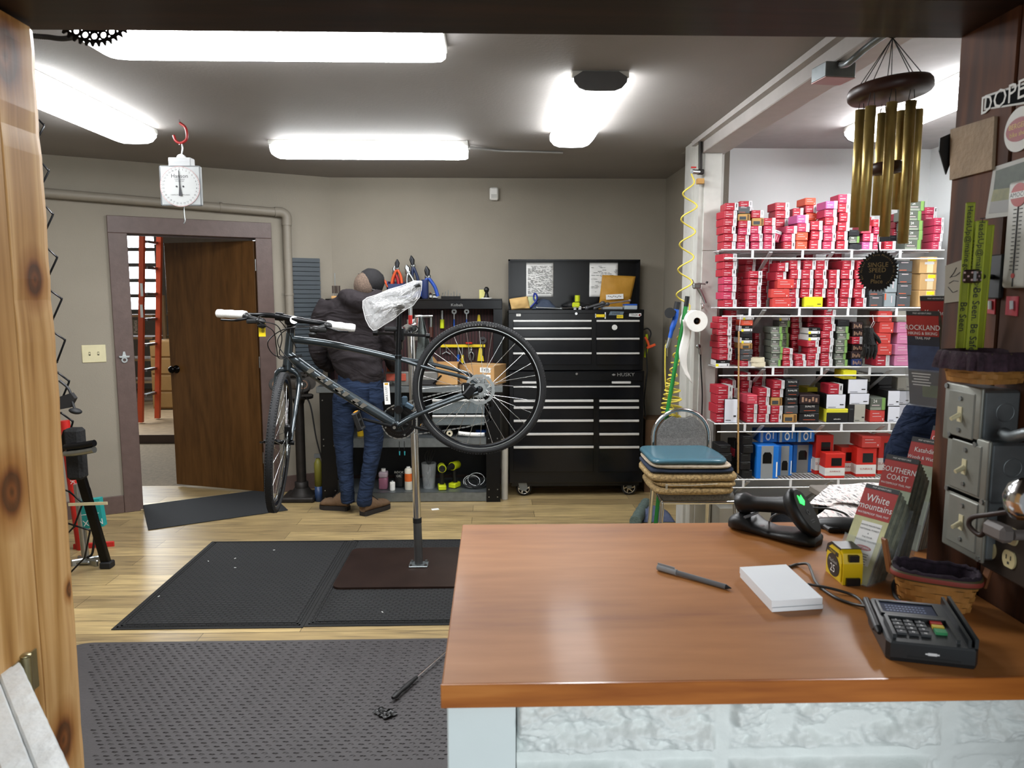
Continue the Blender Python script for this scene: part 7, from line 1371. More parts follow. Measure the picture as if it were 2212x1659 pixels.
# desk with newspapers, inside the bay
dz = .74
dk = thing('desk', 'desk covered with newsprint beyond the counter', 'desk', (1.75, 3.1, 0)); m = MB(M('desk_top_grey', '6b655e', .6)); m.bb((1.42, 2.72, dz-.03), (2.3, 3.22, dz), bev=.004); obj('desk_top', m, dk)
for x in (1.46, 2.26):
    for y in (2.76, 3.18): m = MB(black_metal); m.bb((x-.02, y-.02, 0), (x+.02, y+.02, dz-.03)); obj('leg', m, dk)
npm = bpy.data.materials.new('newsprint'); npm.use_nodes = True; nt = npm.node_tree; tc = nt.nodes.new('ShaderNodeTexCoord'); mp = nt.nodes.new('ShaderNodeMapping'); mp.inputs['Scale'].default_value = (60, 14, 1); mp.inputs['Rotation'].default_value = (0, 0, .5); n_ = nt.nodes.new('ShaderNodeTexNoise'); n_.inputs['Scale'].default_value = 1.3; n_.inputs['Detail'].default_value = 5
nt.links.new(tc.outputs['Object'], mp.inputs[0]); nt.links.new(mp.outputs[0], n_.inputs['Vector']); r_ = ramp(nt, [(.38, '5f5a5c'), (.45, 'c9c4c0'), (.56, 'dcd8d4'), (.60, 'c08a8a'), (.64, 'd8d4d0')]); nt.links.new(n_.outputs['Fac'], r_.inputs[0]); nt.links.new(r_.outputs[0], nt.nodes['Principled BSDF'].inputs['Base Color']); nt.nodes['Principled BSDF'].inputs['Roughness'].default_value = .8
def news(pts, z, seed, label):
    P = [PZ(x, y, z) for x, y in pts]; m = MB(npm); m.sheet(lambda u, v: P[0].lerp(P[1], u).lerp(P[3].lerp(P[2], u), v)+V((0, 0, .012*noise.noise(V((u*3, v*3, seed)))+.008)), 12, 12, th=.0012); return tag(obj('newspaper', m), label, 'newspaper', 'newspapers on the desk')
news([(1745, 1092), (1790, 1052), (1945, 1045), (1960, 1120)], dz+.004, 1, 'large open newspaper with reddish print spread on the desk'); news([(1752, 1128), (1800, 1092), (1930, 1085), (1950, 1150)], dz+.018, 2, 'overlapping newspaper sheet nearer the counter'); news([(1782, 1085), (1816, 1068), (1900, 1075), (1885, 1098)], dz+.032, 3, 'small loose sheet on top of the newspapers')
m = MB(M('pale_carton', '9b988f', .7)); m.bb((1.40, 4.42, 0), (1.72, 4.72, .28)); m.text('POWER', frame((1.56, 4.419, .20), (1, 0, 0), (0, 0, 1)), .05, M('faint_print', '6f6c66', .7)); m.text('DISC', frame((1.56, 4.419, .14), (1, 0, 0), (0, 0, 1)), .05, M('faint_print', '6f6c66')); tag(obj('floor_carton', m), 'pale carton with faint print on the floor behind the chair', 'box')
m = MB(M('dark_bundle_cloth', '1d1f24', .9, bump=.4)); m.ell((1.95, 4.6, .12), (.22, .15, .12)); m.ell((2.35, 4.62, .10), (.16, .14, .10), M('dark_brown_cloth', '3a3029', .9)); tag(obj('cloth_bundle', m), 'dark bundled cloths on the floor under the lowest wire shelf', 'bundle')
m = MB(steel); m.tube(bez([(1.98, 4.42, .24), (2.02, 4.40, .36), (2.1, 4.40, .38), (2.14, 4.42, .24)], 6), .004); tag(obj('wire_loop', m), 'thin bright wire loop standing over the dark cloths', 'wire')
# glove and yardstick at the shelves
m = MB(M('black_glove_leather', '0d0d0e', .3, bump=.4, bscale=60)); YG2 = 4.36
gp = MB(m.mats[0]); a = PY(1876, 708, YG2); b = PY(1880, 745, YG2); gp.loft([[p+V((.04*s_*math.cos(t), .016*math.sin(t), 0)) for t in [2*PI*k/12 for k in range(12)]] for p, s_ in ((a, .75), (a.lerp(b, .4), .9), (b, 1.05))])
for k in range(4): q0 = b+V((-.032+.020*k, 0, .005)); gp.tube([q0, q0+V((.001*k, -.006, -.04)), q0+V((-.002, -.002, -.07-.006*(k % 2))), q0+V((-.002, 0, -.085-.006*(k % 2)))], [.012, .012, .010, .005], seg=8)
gp.tube([a+V((.025, 0, -.03)), a+V((.055, -.01, -.065)), a+V((.07, -.01, -.09))], [.014, .013, .009], seg=8); gp.tube(bez([a+V((.01, 0, .0)), a+V((.025, -.004, .035)), a+V((.035, 0, .03)), a+V((.02, 0, 0))], 5), .002, mat=steel); gp.tube([a+V((.028, 0, .035)), PY(1885, 680, 4.392)], .0015, mat=steel, seg=5)
tag(obj('glove', gp), 'black glove hanging from the lip of the second wire shelf', 'glove')
m = MB(M('yardstick_wood', 'a98553', .6, var=.1)); a = PY(1596, 716, 4.37); b = PY(1594, 1022, 4.37); m.bar(a, b, .004, .021, up=(0, 1, 0)); 
for k in range(70): p = a.lerp(b, (k+.5)/70); m.box(p+V((.006, -.0024, 0)), (.008 if k % 4 else .013, .0006, .0014), ink)
for k in range(8): p = a.lerp(b, (k+.3)/8); m.text(str(k*4+4), frame(p+V((-.003, -.0024, 0)), (1, 0, 0), (0, 0, 1)), .012, ink)
m.tube([a+V((0, 0, -.005)), PY(1600, 680, 4.392)], .0012, mat=white_plastic, seg=4); tag(obj('yardstick', m), 'wooden yardstick hanging in front of the wire shelves', 'ruler')
# =================================================================== wind chime and prize pendant
YW = 1.66; brass = M('brushed_brass', 'c4aa66', .36, .75, var=.12, nscale=40); ww = M('dark_chime_wood', '3b2118', .4, var=.15, nscale=20)
def W(x, y, d_=0): return PY(x, y, YW+d_)
dc2 = W(1922, 196); wc = thing('wind_chime', 'wind chime of brass tubes under a dark wooden disc, hanging in the opening', 'wind chime', dc2)
m = MB(ww); r0 = (W(2006, 196)-W(1838, 196)).length/2; T = Matrix.Translation(dc2)@Matrix.Rotation(-.03, 4, 'X')@Matrix.Rotation(-.10, 4, 'Y'); m.lathe([(0, -.014), (r0*.93, -.014), (r0*.99, -.008), (r0, 0), (r0*.99, .008), (r0*.94, .014), (0, .014)], T=T, seg=40); obj('top_disc', m, wc)
m = MB(black_metal); rg_ = W(1929, 66); m.tube([rg_+V((.0145*math.cos(a), 0, .0145*math.sin(a))) for a in [2*PI*k/24 for k in range(24)]], .0022, closed=True, seg=8); obj('ring', m, wc); m = MB(black_rubber); m.tube([rg_+V((0, 0, .014)), V((rg_.x, YW, CE))], .0016, seg=5); obj('hanging_cord', m, wc)
jn_ = rg_+V((0, 0, -.0145)); 
for k in range(8):
    a = 2*PI*(k+.3)/8; m = MB(black_rubber); m.tube([jn_, T@V((r0*.8*math.cos(a), r0*.8*math.sin(a), .012))], .001, seg=5); obj('string', m, wc)
for x0, y0, x1, y1, d_ in ((1859, 238, 1846, 491, .03), (1881, 230, 1866, 499, -.055), (1906.6, 245, 1893, 465, .06), (1927, 221, 1910, 511, -.07), (1949.5, 239, 1937, 452, .065), (1968, 218, 1950, 526, -.05), (1983.5, 236, 1971.5, 437, .02)):
    a = W(x0, y0, d_); b = PY(x1, y1, YW+d_); b.x = a.x+(b.x-a.x)*1.0; m = MB(brass); m.ring(circ(.0108, 20), circ(.0092, 20), 0, (b-a).length, T=frame(b, (a-b).cross(V((0, 1, 0))), V((0, 1, 0)) if 0 else (a-b).cross((a-b).cross(V((0, 1, 0)))) ) if 0 else Matrix.Translation(b)@(a-b).to_track_quat('Z', 'Y').to_matrix().to_4x4()); 
    m.sm = [True]*len(m.sm); tb_ = obj('tube', m, wc)
    s2 = MB(black_rubber); p0 = T@V(((a.x-dc2.x)*1.0, d_, -.014)); p0.z = min(p0.z, dc2.z-.01)
    s2.tube([p0+V((-.004, 0, 0)), a+V((-.0105, 0, -.03))], .0008, seg=4); s2.tube([p0+V((.004, 0, 0)), a+V((.0105, 0, -.03))], .0008, seg=4); obj('string', s2, wc)
m = MB(ww); kc = W(1915, 363); m.lathe([(0, -.012), (.030, -.012), (.034, -.006), (.035, 0), (.034, .006), (.030, .012), (0, .012)], T=Matrix.Translation(kc)@Matrix.Rotation(-.08, 4, 'Y'), seg=28); obj('clapper', m, wc)
m = MB(black_rubber); ap = W(1896, 540); m.tube([dc2, kc, ap+V((0, 0, .012))], .0008, seg=4); obj('string', m, wc)
pc = W(1896, 586); hR = (W(1896, 541)-W(1896, 631)).length/2; FT = frame(pc, (math.cos(.92), -math.sin(.92), 0), (.06, 0, 1)); n = 36
m = MB(M('blackened_sprocket', '131211', .45, .5)); m.prism([((hR-.0055*(k % 2))*math.cos(PI*k/n), (hR-.0055*(k % 2))*math.sin(PI*k/n)) for k in range(2*n)], -.0012, .0012, T=FT); m.tube([pc+V((0, 0, hR-.004)), ap+V((0, 0, .014))], .0018, seg=5)
pd = tag(obj('prize_pendant', m), 'black toothed sprocket prize hanging under the brass wind chime', 'pendant')
gd = M('gilt_lettering', '8f7d55', .4, .5); m = MB(gd)
for s_, y, sz in (('SINGLE', .014, .0125), ('SPEED', .002, .0125), ('1st', -.012, .0125), ('Place', -.023, .0115)): m.text(s_, FT@Matrix.Translation(V((0, y, .0013))), sz*1.15, gd, th=.0005)
for k, c_ in enumerate('Bar Harbor Fat Tire Mountain Bike Series'):
    if c_ != ' ': an = PI*1.15-k*.115; m.text(c_, FT@Matrix.Translation(V(((hR-.010)*math.cos(an), (hR-.010)*math.sin(an), .0013)))@Matrix.Rotation(an-PI/2, 4, 'Z'), .0062, gd, th=.0005)
obj('lettering', m, pd)
# =================================================================== the panelled wall at the counter: XW is its face
XW = .868
def RW2(x, y, X=XW): return PX(x, y, X)
def rplate(m, pts, mat=None, X=XW, th=.0012):
    P = [RW2(x, y, X-th) for x, y in pts]; n = len(P); Q = [p+V((th, 0, 0)) for p in P]
    m.add(P+Q, [tuple(range(n))[::-1], tuple(range(n, 2*n))]+[(k, (k+1) % n, n+(k+1) % n, n+k) for k in range(n)], mat); return m
def rT(x, y, X=XW, th=.0015, tilt=0): m_ = frame(RW2(x, y, X-th), (0, -1, math.tan(tilt)), (0, 0, 1)); return m_
m = MB(M('sticker_white', 'bdbcb4', .5)); rplate(m, [(2128, 206), (2230, 172), (2230, 222), (2125, 238)]); rplate(m, [(2132, 209), (2230, 177), (2230, 217), (2129, 234)], M('sticker_black', '101112', .85, spec=.1), XW-.0012, .0006); T = rT(2186, 203, XW-.0018, .0003, .03); m.text('DOPERS', T, .044, M('sticker_letters', 'd0cfc8', .5), 1.0); tag(obj('sticker', m), 'black sticker with white capital letters high on the panelled wall', 'sticker')
m = MB(M('pale_rough_tile', 'a08a70', .75, var=.2, nscale=14, bump=.5)); rplate(m, [(2053, 280), (2148, 251), (2142, 366), (2051, 389)], th=.006); tag(obj('wood_tile', m), 'pale square wooden tile fixed to the panelled wall near its far edge', 'tile')
m = MB(black_plastic); P = [PY(x, y, 1.422) for x, y in ((2031, 298), (2056, 287), (2056, 345), (2044, 377), (2029, 325))]; n = len(P); m.add(P+[p+V((0, .003, 0)) for p in P], [tuple(range(n))[::-1], tuple(range(n, 2*n))]+[(k, (k+1) % n, n+(k+1) % n, n+k) for k in range(n)]); tag(obj('hanging_tag', m), 'black plastic tags poking out behind the wooden tile', 'tag')
T = rT(2203, 279); m = MB(M('round_sticker_white', 'c9c7bf', .5)); m.prism(circ(.036, 36), 0, .001, T=T); m.prism([(x*1.0, y*.62) for x, y in circ(.031, 36)], .001, .0016, M('round_sticker_red', '8f2320', .5), T=T); m.text('BERGER\'S', T@Matrix.Translation(V((0, .006, .0014))), .012, M('sticker_gold', 'c9a83a', .5)); m.text('bike shop', T@Matrix.Translation(V((0, -.007, .0014))), .011, M('sticker_gold', 'c9a83a')); tag(obj('sticker', m), 'round white sticker with red oval on the panelled wall', 'sticker')
m = MB(M('photo_border', 'a9a8a0', .5)); rplate(m, [(2146, 361), (2222, 337), (2222, 461), (2128, 473)]); rplate(m, [(2151, 369), (2222, 346), (2222, 400), (2146, 410)], M('photo_trees', '33402c', .5, var=.4, nscale=60), XW-.0012, .0005); rplate(m, [(2146, 410), (2222, 400), (2222, 425), (2140, 436)], M('photo_grass', '7a7a4c', .5, var=.3, nscale=60), XW-.0012, .0005); rplate(m, [(2140, 436), (2222, 425), (2222, 452), (2135, 462)], M('photo_road', '8d8d8a', .5), XW-.0012, .0005); tag(obj('photograph', m), 'photograph of a road and trees pinned to the panelled wall', 'photo')
tm = thing('thermometer', 'long white thermometer with red round badge on the panelled wall', 'thermometer', RW2(2205, 622)); m = MB(M('thermometer_enamel', 'b9b8b0', .4)); zA, zB = RW2(2205, 392).z, RW2(2205, 622).z; yA = RW2(2186, 500).y; m.box((XW-.006, yA-.028, (zA+zB)/2), (.012, .056, zA-zB), bev=.005, seg=2); obj('plate', m, tm)
T = frame((XW-.0125, yA-.028, RW2(2205, 423).z), (0, -1, 0), (0, 0, 1)); m = MB(M('badge_red', 'a8322c', .4)); m.prism(circ(.019, 28), 0, .0008, T=T); m.box((0, 0, .001), (.044, .010, .0006), white_plastic, T=T); m.text('AMOCO', T@Matrix.Translation(V((0, 0, .001))), .0105, ink); obj('badge', m, tm)
m = MB(ink); T0 = lambda z: frame((XW-.0125, yA-.028, z), (0, -1, 0), (0, 0, 1)); m.box((0, 0, 0), (.002, .13, .001), T=T0((zA+zB)/2-.02))
for k in range(18): z = zB+.03+k*.0065; m.box((-.007, 0, 0), (.006, .0012, .0008), T=T0(z)); m.box((.007, 0, 0), (.006, .0012, .0008), T=T0(z)); 
m.prism(circ(.004, 14), 0, .001, M('badge_red', 'a8322c'), T=T0(zB+.02)); obj('scale_marks', m, tm)
# tree drawing paper, red packets, rod with die
m = MB(M('tree_drawing_paper', '8d8677', .8)); P = [RW2(2034, 572, XW-.004), RW2(2080, 558, XW-.01), RW2(2078, 645, XW-.01), RW2(2020, 650, XW-.004)]; rplate(m, [(2042, 574), (2082, 560), (2080, 650), (2040, 655)], th=.002); dpn = MB(ink)
for pts in (((2052, 600), (2060, 590), (2066, 578)), ((2055, 598), (2064, 596), (2074, 588)), ((2050, 612), (2060, 606), (2070, 608)), ((2048, 620), (2058, 632), (2068, 628))): m.tube([RW2(x, y, XW-.0025) for x, y in pts], .0006, mat=ink, seg=4)
tag(obj('paper_sheet', m), 'pale paper with drawn branches pinned behind the yellow strips', 'paper')
for pts, col, lab in ((((2128, 642), (2150, 640), (2148, 679), (2126, 676)), 'a31b22', 'small dark red packet with a fuse, nearer the yellow strips'), (((2174, 640), (2199, 640), (2196, 683), (2171, 680)), 'b5404c', 'small paler red packet with a fuse, nearer the viewer')):
    m = MB(M('packet_'+col, col, .35)); rplate(m, pts, th=.002); cx_ = sum(p[0] for p in pts)/4; m.cyl(RW2(cx_, 650, XW-.005), RW2(cx_, 668, XW-.005), .0028, mat=M('glass_fuse', 'c9cbcb', .2)); tag(obj('fuse_packet', m), lab, 'packet', 'red packets on the panelled wall')
m = MB(black_plastic); p0 = RW2(2150, 598); m.box((XW-.004, p0.y, p0.z), (.008, .05, .075), bev=.002); p1 = PX(2100, 597, .79); m.cyl((XW-.006, p0.y, p0.z), p1, .0045); hk2 = tag(obj('rod_hook', m), 'black rod hook with a dark die on its end, on the panelled wall', 'hook')
m = MB(M('dark_red_die', '1c0f10', .3)); m.box(p1, (.022, .022, .022), bev=.003, rot=.5); TT = Matrix.Translation(p1)@Matrix.Rotation(.5, 4, 'Z')
for k, (a, b) in enumerate(((-.006, -.006), (.006, .006), (-.006, .006), (.006, -.006), (0, 0))): m.box((a, -.0112, b), (.003, .0006, .003), M('die_pips', 'b59a9a', .4), T=TT); m.box((-.0112, a, b), (.0006, .003, .003), M('die_pips', 'b59a9a'), T=TT)
obj('die', m, hk2)
# yellow slap bands
neon = M('neon_yellow_band', '8e9a1c', .5, bump=.15, bscale=60)
for k, (tx_, ty, bx, by, X, wd, s1, s2) in enumerate(((2101, 437, 2072, 760, .815, .0145, 'HeadsUp@maine.gov', 'Be Seen'), (2116, 478, 2085, 760, .832, .012, 'HeadsUp', ''), (2134, 476, 2090, 755, .80, .0165, 'HeadsUp@maine.gov', 'Be Seen. Be Safe'), (2158, 486, 2098, 755, .835, .014, '', ''))):
    a, b = PX(tx_, ty, X), PX(bx, by, X); m = MB(neon); d_ = (b-a); T = frame(a.lerp(b, .5)+V((-.001, 0, 0)), (.86, -.5, 0), a-b); m.box((0, 0, 0), (wd, d_.length, .003), bev=.001, T=T)
    for e_ in (-.36, .36): m.box((e_*wd, 0, .0016), (wd*.12, d_.length*.98, .001), M('neon_ridge', 'a9b52c', .5), T=T)
    if s1: m.text(s1, T@Matrix.Translation(V((0, d_.length*.25, .0020)))@Matrix.Rotation(-PI/2, 4, 'Z'), .0115, ink, 1.15)
    if s2: m.text(s2, T@Matrix.Translation(V((0, -d_.length*.26, .0020)))@Matrix.Rotation(-PI/2, 4, 'Z'), .0145, ink, 1.1)
    tag(obj('reflective_band', m), ['neon yellow lettered band reaching highest on the panelled wall', 'neon yellow band half hidden behind the two lettered ones', 'wide neon yellow lettered band passing behind the die', 'neon yellow band tilted farthest toward the viewer'][k], 'band', 'neon yellow bands')
# galvanised switch boxes, outlets
XC = .802
plate_m = M('dull_galvanised_cover', '86877f', .45, .45, var=.12, nscale=18)
for k, (x0, x1, y0, y1, xb, lab) in enumerate(((2042, 2122, 838, 952, 2185, 'galvanised switch box topmost on the panelled wall, under the frilled basket'), (2046, 2138, 950, 1068, 2178, 'galvanised switch box in the middle of the three on the panelled wall'), (2040, 2130, 1068, 1190, 2170, 'galvanised switch box lowest on the panelled wall, behind the map racks'))):
    xm = (x0+x1)/2; ym = (y0+y1)/2; c_ = PX(xm, ym, XC); ya, yb = PX(x0, ym, XC).y, PX(x1, ym, XC).y; h_ = .108 if k else .10; t = thing('switch_box', lab, 'switch box', (XW, c_.y, c_.z-h_/2), 0, 'galvanised switch boxes')
    m = MB(galv); m.bb((XC+.004, yb+.003, c_.z-h_/2+.004), (XW, ya-.003, c_.z+h_/2-.004), bev=.004); m.lathe([(.014, 0), (.015, .001), (.016, 0)], T=frame((XC+.04, yb+.0025, c_.z+.01), (1, 0, 0), (0, 0, 1))); obj('box_body', m, t)
    m = MB(plate_m); T = frame((XC, (ya+yb)/2, c_.z), (0, -1, 0), (0, 0, 1)); w_ = ya-yb; m.box((0, 0, 0), (w_, h_, .007), bev=.003, T=T, seg=2); m.box((0, 0, .0035), (w_*.72, h_*.78, .004), bev=.0018, T=T)
    for s_ in (-1, 1): m.cyl(T@V((0, s_*h_*.27, .005)), T@V((0, s_*h_*.27, .008)), .004, mat=steel, seg=12); m.cyl(T@V((s_*w_*.44, -s_*h_*.44, .003)), T@V((s_*w_*.44, -s_*h_*.44, .006)), .0045, mat=steel, seg=10)
    obj('cover_plate', m, t)
    m = MB(ivory); m.box((0, 0, .0055), (.011, .026, .003), T=T); m.tube([T@V((0, .0, .004)), T@V((.002, -.008, .022))], [.0050, .0035], seg=8); obj('toggle', m, t)
ob = thing('outlet_box', 'brown outlet box with four ivory sockets beside the lowest switch box', 'outlet box', (XW, 1.0, 1.14)); XO = .822
a, b = PX(2122, 1150, XO), PX(2260, 1150, XO); zc2 = PX(2162, 1172, XO).z; m = MB(M('brown_outlet_cover', '3c332c', .4, .4)); m.bb((XO, b.y, zc2-.055), (XW, a.y, zc2+.055), bev=.003); obj('cover_plate', m, ob)
for x, y in ((2143, 1136), (2187, 1158), (2140, 1187), (2182, 1208)):
    p = PX(x, y, XO); m = MB(M('ivory_socket', 'c9bc8e', .4)); T = frame((XO, p.y, p.z), (0, -1, 0), (0, 0, 1)); m.prism([(xx*.0145, max(-.0135, min(.0135, yy*.0165))) for xx, yy in circ(1, 28)], 0, .003, T=T)
    for s_ in (-.005, .005): m.box((s_, .003, .0032), (.0018, .007, .0006), ink, T=T)
    m.box((0, -.006, .0032), (.004, .004, .0006), ink, T=T); obj('socket', m, ob)
pp_ = PX(2187, 1156, XO-.02); pg = thing('power_plug', 'grey angled plug in the outlet nearest the viewer with a brown cord', 'plug', pp_); m = MB(M('grey_plug', '6d6662', .5)); m.box(pp_+V((-.008, .02, 0)), (.024, .05, .026), bev=.006); m.cyl(pp_+V((.02, 0, 0)), pp_, .008); obj('plug_body', m, pg)
m = MB(M('brown_cord', '33241e', .5)); m.tube(bez([pp_+V((-.01, .045, 0)), PX(2118, 1156, .79), PX(2094, 1136, .785), PX(2100, 1118, .785), PX(2135, 1112, .79), PX(2175, 1106, .80), PX(2230, 1096, .82)], 8), .0042, seg=8); obj('cord', m, pg)
lp = thing('lamp', 'chrome dome lamp at the edge of the picture above the outlets', 'lamp', (.80, .99, 1.20)); cl2 = PX(2228, 1080, .79); m = MB(chrome); T = Matrix.Translation(cl2)@Matrix.Rotation(-.5, 4, 'Y'); m.lathe([(.004, .036), (.02, .031), (.032, .018), (.037, 0), (.036, -.012), (.0345, -.012), (.0355, 0), (.03, .017), (.018, .029)], T=T, seg=28); obj('shade', m, lp); m = MB(steel); m.tube(bez([cl2+V((0, 0, .035)), cl2+V((.0, .01, .05)), cl2+V((.03, .01, .06)), V((XW, cl2.y+.01, cl2.z+.05))], 6), .005); obj('arm', m, lp)
conduit([PX(2166, 935, .83), PX(2185, 944, .825), PX(2212, 938, .82), PX(2260, 925, .83)], .0105, galv, 'ribbed metal conduit entering the topmost switch box', True)
# baskets
def basket(label, c_, rx, ry, h, band, liner_col, ang, handles, ruffle):
    t = thing('basket', label, 'basket', c_, ang); T = Matrix.Translation(V(c_))@Matrix.Rotation(ang, 4, 'Z'); wv = M('woven_splint', 'a5743a', .55, var=.25, nscale=30)
    def sq(s_, z, n=40): return [V((math.copysign(abs(math.cos(a))**.6, math.cos(a))*rx*s_, math.copysign(abs(math.sin(a))**.6, math.sin(a))*ry*s_, z)) for a in [2*PI*k/n for k in range(n)]]
    m = MB(wv); rows = 6
    for r_ in range(rows):
        z0, z1 = h*r_/rows, h*(r_+1)/rows; A = sq(.80+.2*z0/h, z0); B_ = sq(.80+.2*z1/h, z1); A = [p*(1.0)+V((p.x, p.y, 0)).normalized()*(.0018 if (k//2+r_) % 2 else -.0008) for k, p in enumerate(A)]; B_ = [p+V((p.x, p.y, 0)).normalized()*(.0018 if (k//2+r_) % 2 else -.0008) for k, p in enumerate(B_)]; m.loft([A, B_], caps=False, T=T, smooth=False)
    m.add([T@p for p in sq(.8, .001)], [tuple(range(40))]); obj('weave', m, t)
    m = MB(M('olive_rim', '4a4226', .6)); m.loft([sq(1.02, h*.78), sq(1.05, h*.80), sq(1.06, h*1.0), sq(1.0, h*1.02)], caps=False, T=T); 
    if band: m.loft([sq(1.065, h*.83), sq(1.07, h*.84), sq(1.07, h*.95), sq(1.065, h*.96)], M('dusty_red_band', '8a3a30', .6), caps=False, T=T)
    obj('rim', m, t)
    ln = M('liner_'+liner_col, liner_col, .9, var=.5, nscale=90, bump=.4); m = MB(ln); m.loft([sq(.99, h*1.03), sq(.93, h*1.0), sq(.82, h*.5), sq(.76, h*.3)], caps=False, T=T); m.add([T@p for p in sq(.76, h*.3)], [tuple(range(40))])
    if ruffle:
        A = sq(1.0, h*1.04, 80); rg_ = []
        for q_, zz in ((1.0, 1.04), (1.07, 1.0), (1.12, .75), (1.15, .45)): rg_.append([V((p.x*q_, p.y*q_, h*zz))+V((p.x, p.y, 0)).normalized()*.003*math.sin(k*1.9)*(1.2-zz)*2 for k, p in enumerate(A)])
        m.loft(rg_, caps=False, T=T)
    else:
        m.tube([T@(p+V((0, 0, .002*math.sin(k*2.3)))) for k, p in enumerate(sq(.97, h*1.03))], .004, closed=True, seg=6)
    obj('liner', m, t)
    if handles:
        for s_ in (-1, 1): m = MB(M('brown_handle_wood', '7d4d2a', .5)); m.bar(T@V((s_*rx*1.06, 0, h*.7)), T@V((s_*rx*1.25, .0, h*1.75)), .005, .018, up=(0, 1, 0), bev=.002); obj('handle', m, t)
    return t
bb_ = PZ(2042, 1322, 1.051); bkt = basket('small woven basket with red band and wooden handles on the counter', (.765, 1.215, 1.0505), .066, .040, .060, True, '2a1f2a', -.50, True, False)
wh = M('foil_wrapper', 'b9b6b8', .3, .5)
for k, (dx, dy) in enumerate(((-.03, .0), (0, .008), (.025, -.005))): m = MB(wh if k != 1 else M('dark_wrapper', '3a3a44', .4)); m.ell((.765+dx, 1.215+dy-dx*.5, 1.088), (.014, .009, .008), rot=Matrix.Rotation(k*.8, 3, 'Z')); tag(obj('wrapped_sweet', m), ['silvery wrapped sweet near the far basket handle', 'dark wrapped sweet in the middle of the basket', 'silvery wrapped sweet near the basket handle by the wall'][k], 'sweet', 'wrapped sweets in the small basket')
zb = PX(2100, 838, XC).z+.012; basket('round woven basket with frilled dark liner standing on the topmost switch box', (.815, 1.20, zb), .062, .052, .050, False, '33222b', .3, False, True)
# map racks
def map_rack(label, BR, TR, tw, thick, top_txt, header, hdr_frac=.30, hold=.45, Wd=.068, face='c5c493', nmaps=5, zb=1.051, photo=False):
    br = PZ(BR[0], BR[1], zb) if len(BR) == 2 else V(BR); a = V((.5, -.87, 0)).normalized(); nb = V((-a.y, a.x, 0)); tr2 = PN(TR[0], TR[1], br, a); h = tr2-br; BLp = br-a*Wd
    t = thing('map_packet', label, 'map', (br-a*Wd*.5), 0, 'trail maps in the clear racks'); T = frame(br-a*Wd*.5, a, h); H = h.length
    side = M('page_edges', '7f8577', .8, var=.3, nscale=60); m = MB(side)
    for k in range(nmaps):
        zk = -thick*(k+1)/nmaps; m.box((0, H*(.5-.012*k), zk+thick*.5/nmaps), (Wd*.985, H*(1-.02*k), thick/nmaps*.8), M('page_edges_b', '969a86', .8, var=.3, nscale=90) if k % 2 else None, bev=.0006, T=T)
    obj('map_stack', m, t)
    m = MB(M('map_face_'+face, face, .5, var=.22, nscale=30)); m.box((0, H*.5, .0006), (Wd, H, .0012), T=T); f = obj('front_cover', m, t)
    m = MB(M('map_header_red', 'a32c28', .5)); m.box((0, H*(1-.04-hdr_frac/2), .0015), (Wd, H*hdr_frac, .0006), T=T); m.box((0, H*.98, .0015), (Wd, H*.05, .0006), M('map_strip_grey', '35383a', .4), T=T)
    for k, (s_, y, sz) in enumerate(header): m.text(s_, T@Matrix.Translation(V((0, H*y, .0019))), sz, paper, .88)
    m.text('MAP ADVENTURES', T@Matrix.Translation(V((0, H*.98, .0019))), .0045, paper)
    if not photo:
        m.box((.004, H*.40, .0014), (Wd*.6, H*.44, .0004), paper, T=T)
        for k, s_ in enumerate(('WHITE MOUNTAIN', 'NATIONAL FOREST', '&', 'THE FOUR', 'THOUSAND FOOTERS')): m.text(s_, T@Matrix.Translation(V((.004, H*(.58-.04*k), .0018))), .0044, ink)
        m.prism([(x*.016+.004, y*.0048+H*.35) for x, y in circ(1, 24)], .0015, .0019, M('map_header_red', 'a32c28'), T=T); m.text('FEATURING', T@Matrix.Translation(V((.004, H*.35, .0021))), .0046, paper)
        for k in range(5): m.box((.004, H*(.29-.025*k), .0018), (Wd*(.42-.05*(k % 2)), .0012, .0004), ink, T=T)
    else:
        m.box((0, H*.50, .0014), (Wd, H*.28, .0004), M('cover_photo_sea', '3e4f70', .4, var=.3, nscale=40), T=T); m.box((0, H*.30, .0014), (Wd, H*.14, .0004), M('cover_photo_shore', '2f3034', .5, var=.4, nscale=60), T=T)
        for k in range(5): m.box((-.006, H*(.34-.03*k), .0018), (Wd*(.6-.06*(k % 3)), .0022, .0004), paper, T=T)
        m.box((.012, H*.16, .0014), (Wd*.5, H*.13, .0004), M('cover_photo_grass', '54663f', .5, var=.3), T=T)
    obj('printed_header', m, f)
    clr = M('clear_acrylic', 'c9d0d4', .25, alpha=.13, spec=.3); m = MB(clr); e = .003; m.box((0, H*hold/2-.002, .004), (Wd+.008, H*hold, .0016), T=T)
    for s_ in (-1, 1): m.box((s_*(Wd/2+.004), H*hold/2, -thick/2), (.0014, H*hold, thick+.01), T=T)
    m.box((0, H*.45, -thick-.003), (Wd+.008, H*.9, .0016), T=T); m.box((0, -.0012, -thick/2), (Wd+.008, .0016, thick+.01), T=T); obj('clear_holder', m, t); return t
map_rack('front rack of folded trail maps titled White Mountains, beside the yellow tape measure', (1872, 1266), (1945, 1062), 0, .055, '', (('White', .86, .021), ('mountains', .775, .0185), ('WATERPROOF TRAIL MAP', .70, .0060)), .30)
map_rack('second rack of folded trail maps titled Southern Coast', (1925, 1228), (1987, 995), 0, .055, '', (('SOUTHERN', .87, .0155), ('COAST', .80, .0155), ('WATERPROOF TRAIL MAP', .74, .0060)), .26, face='a9b59c', nmaps=7)
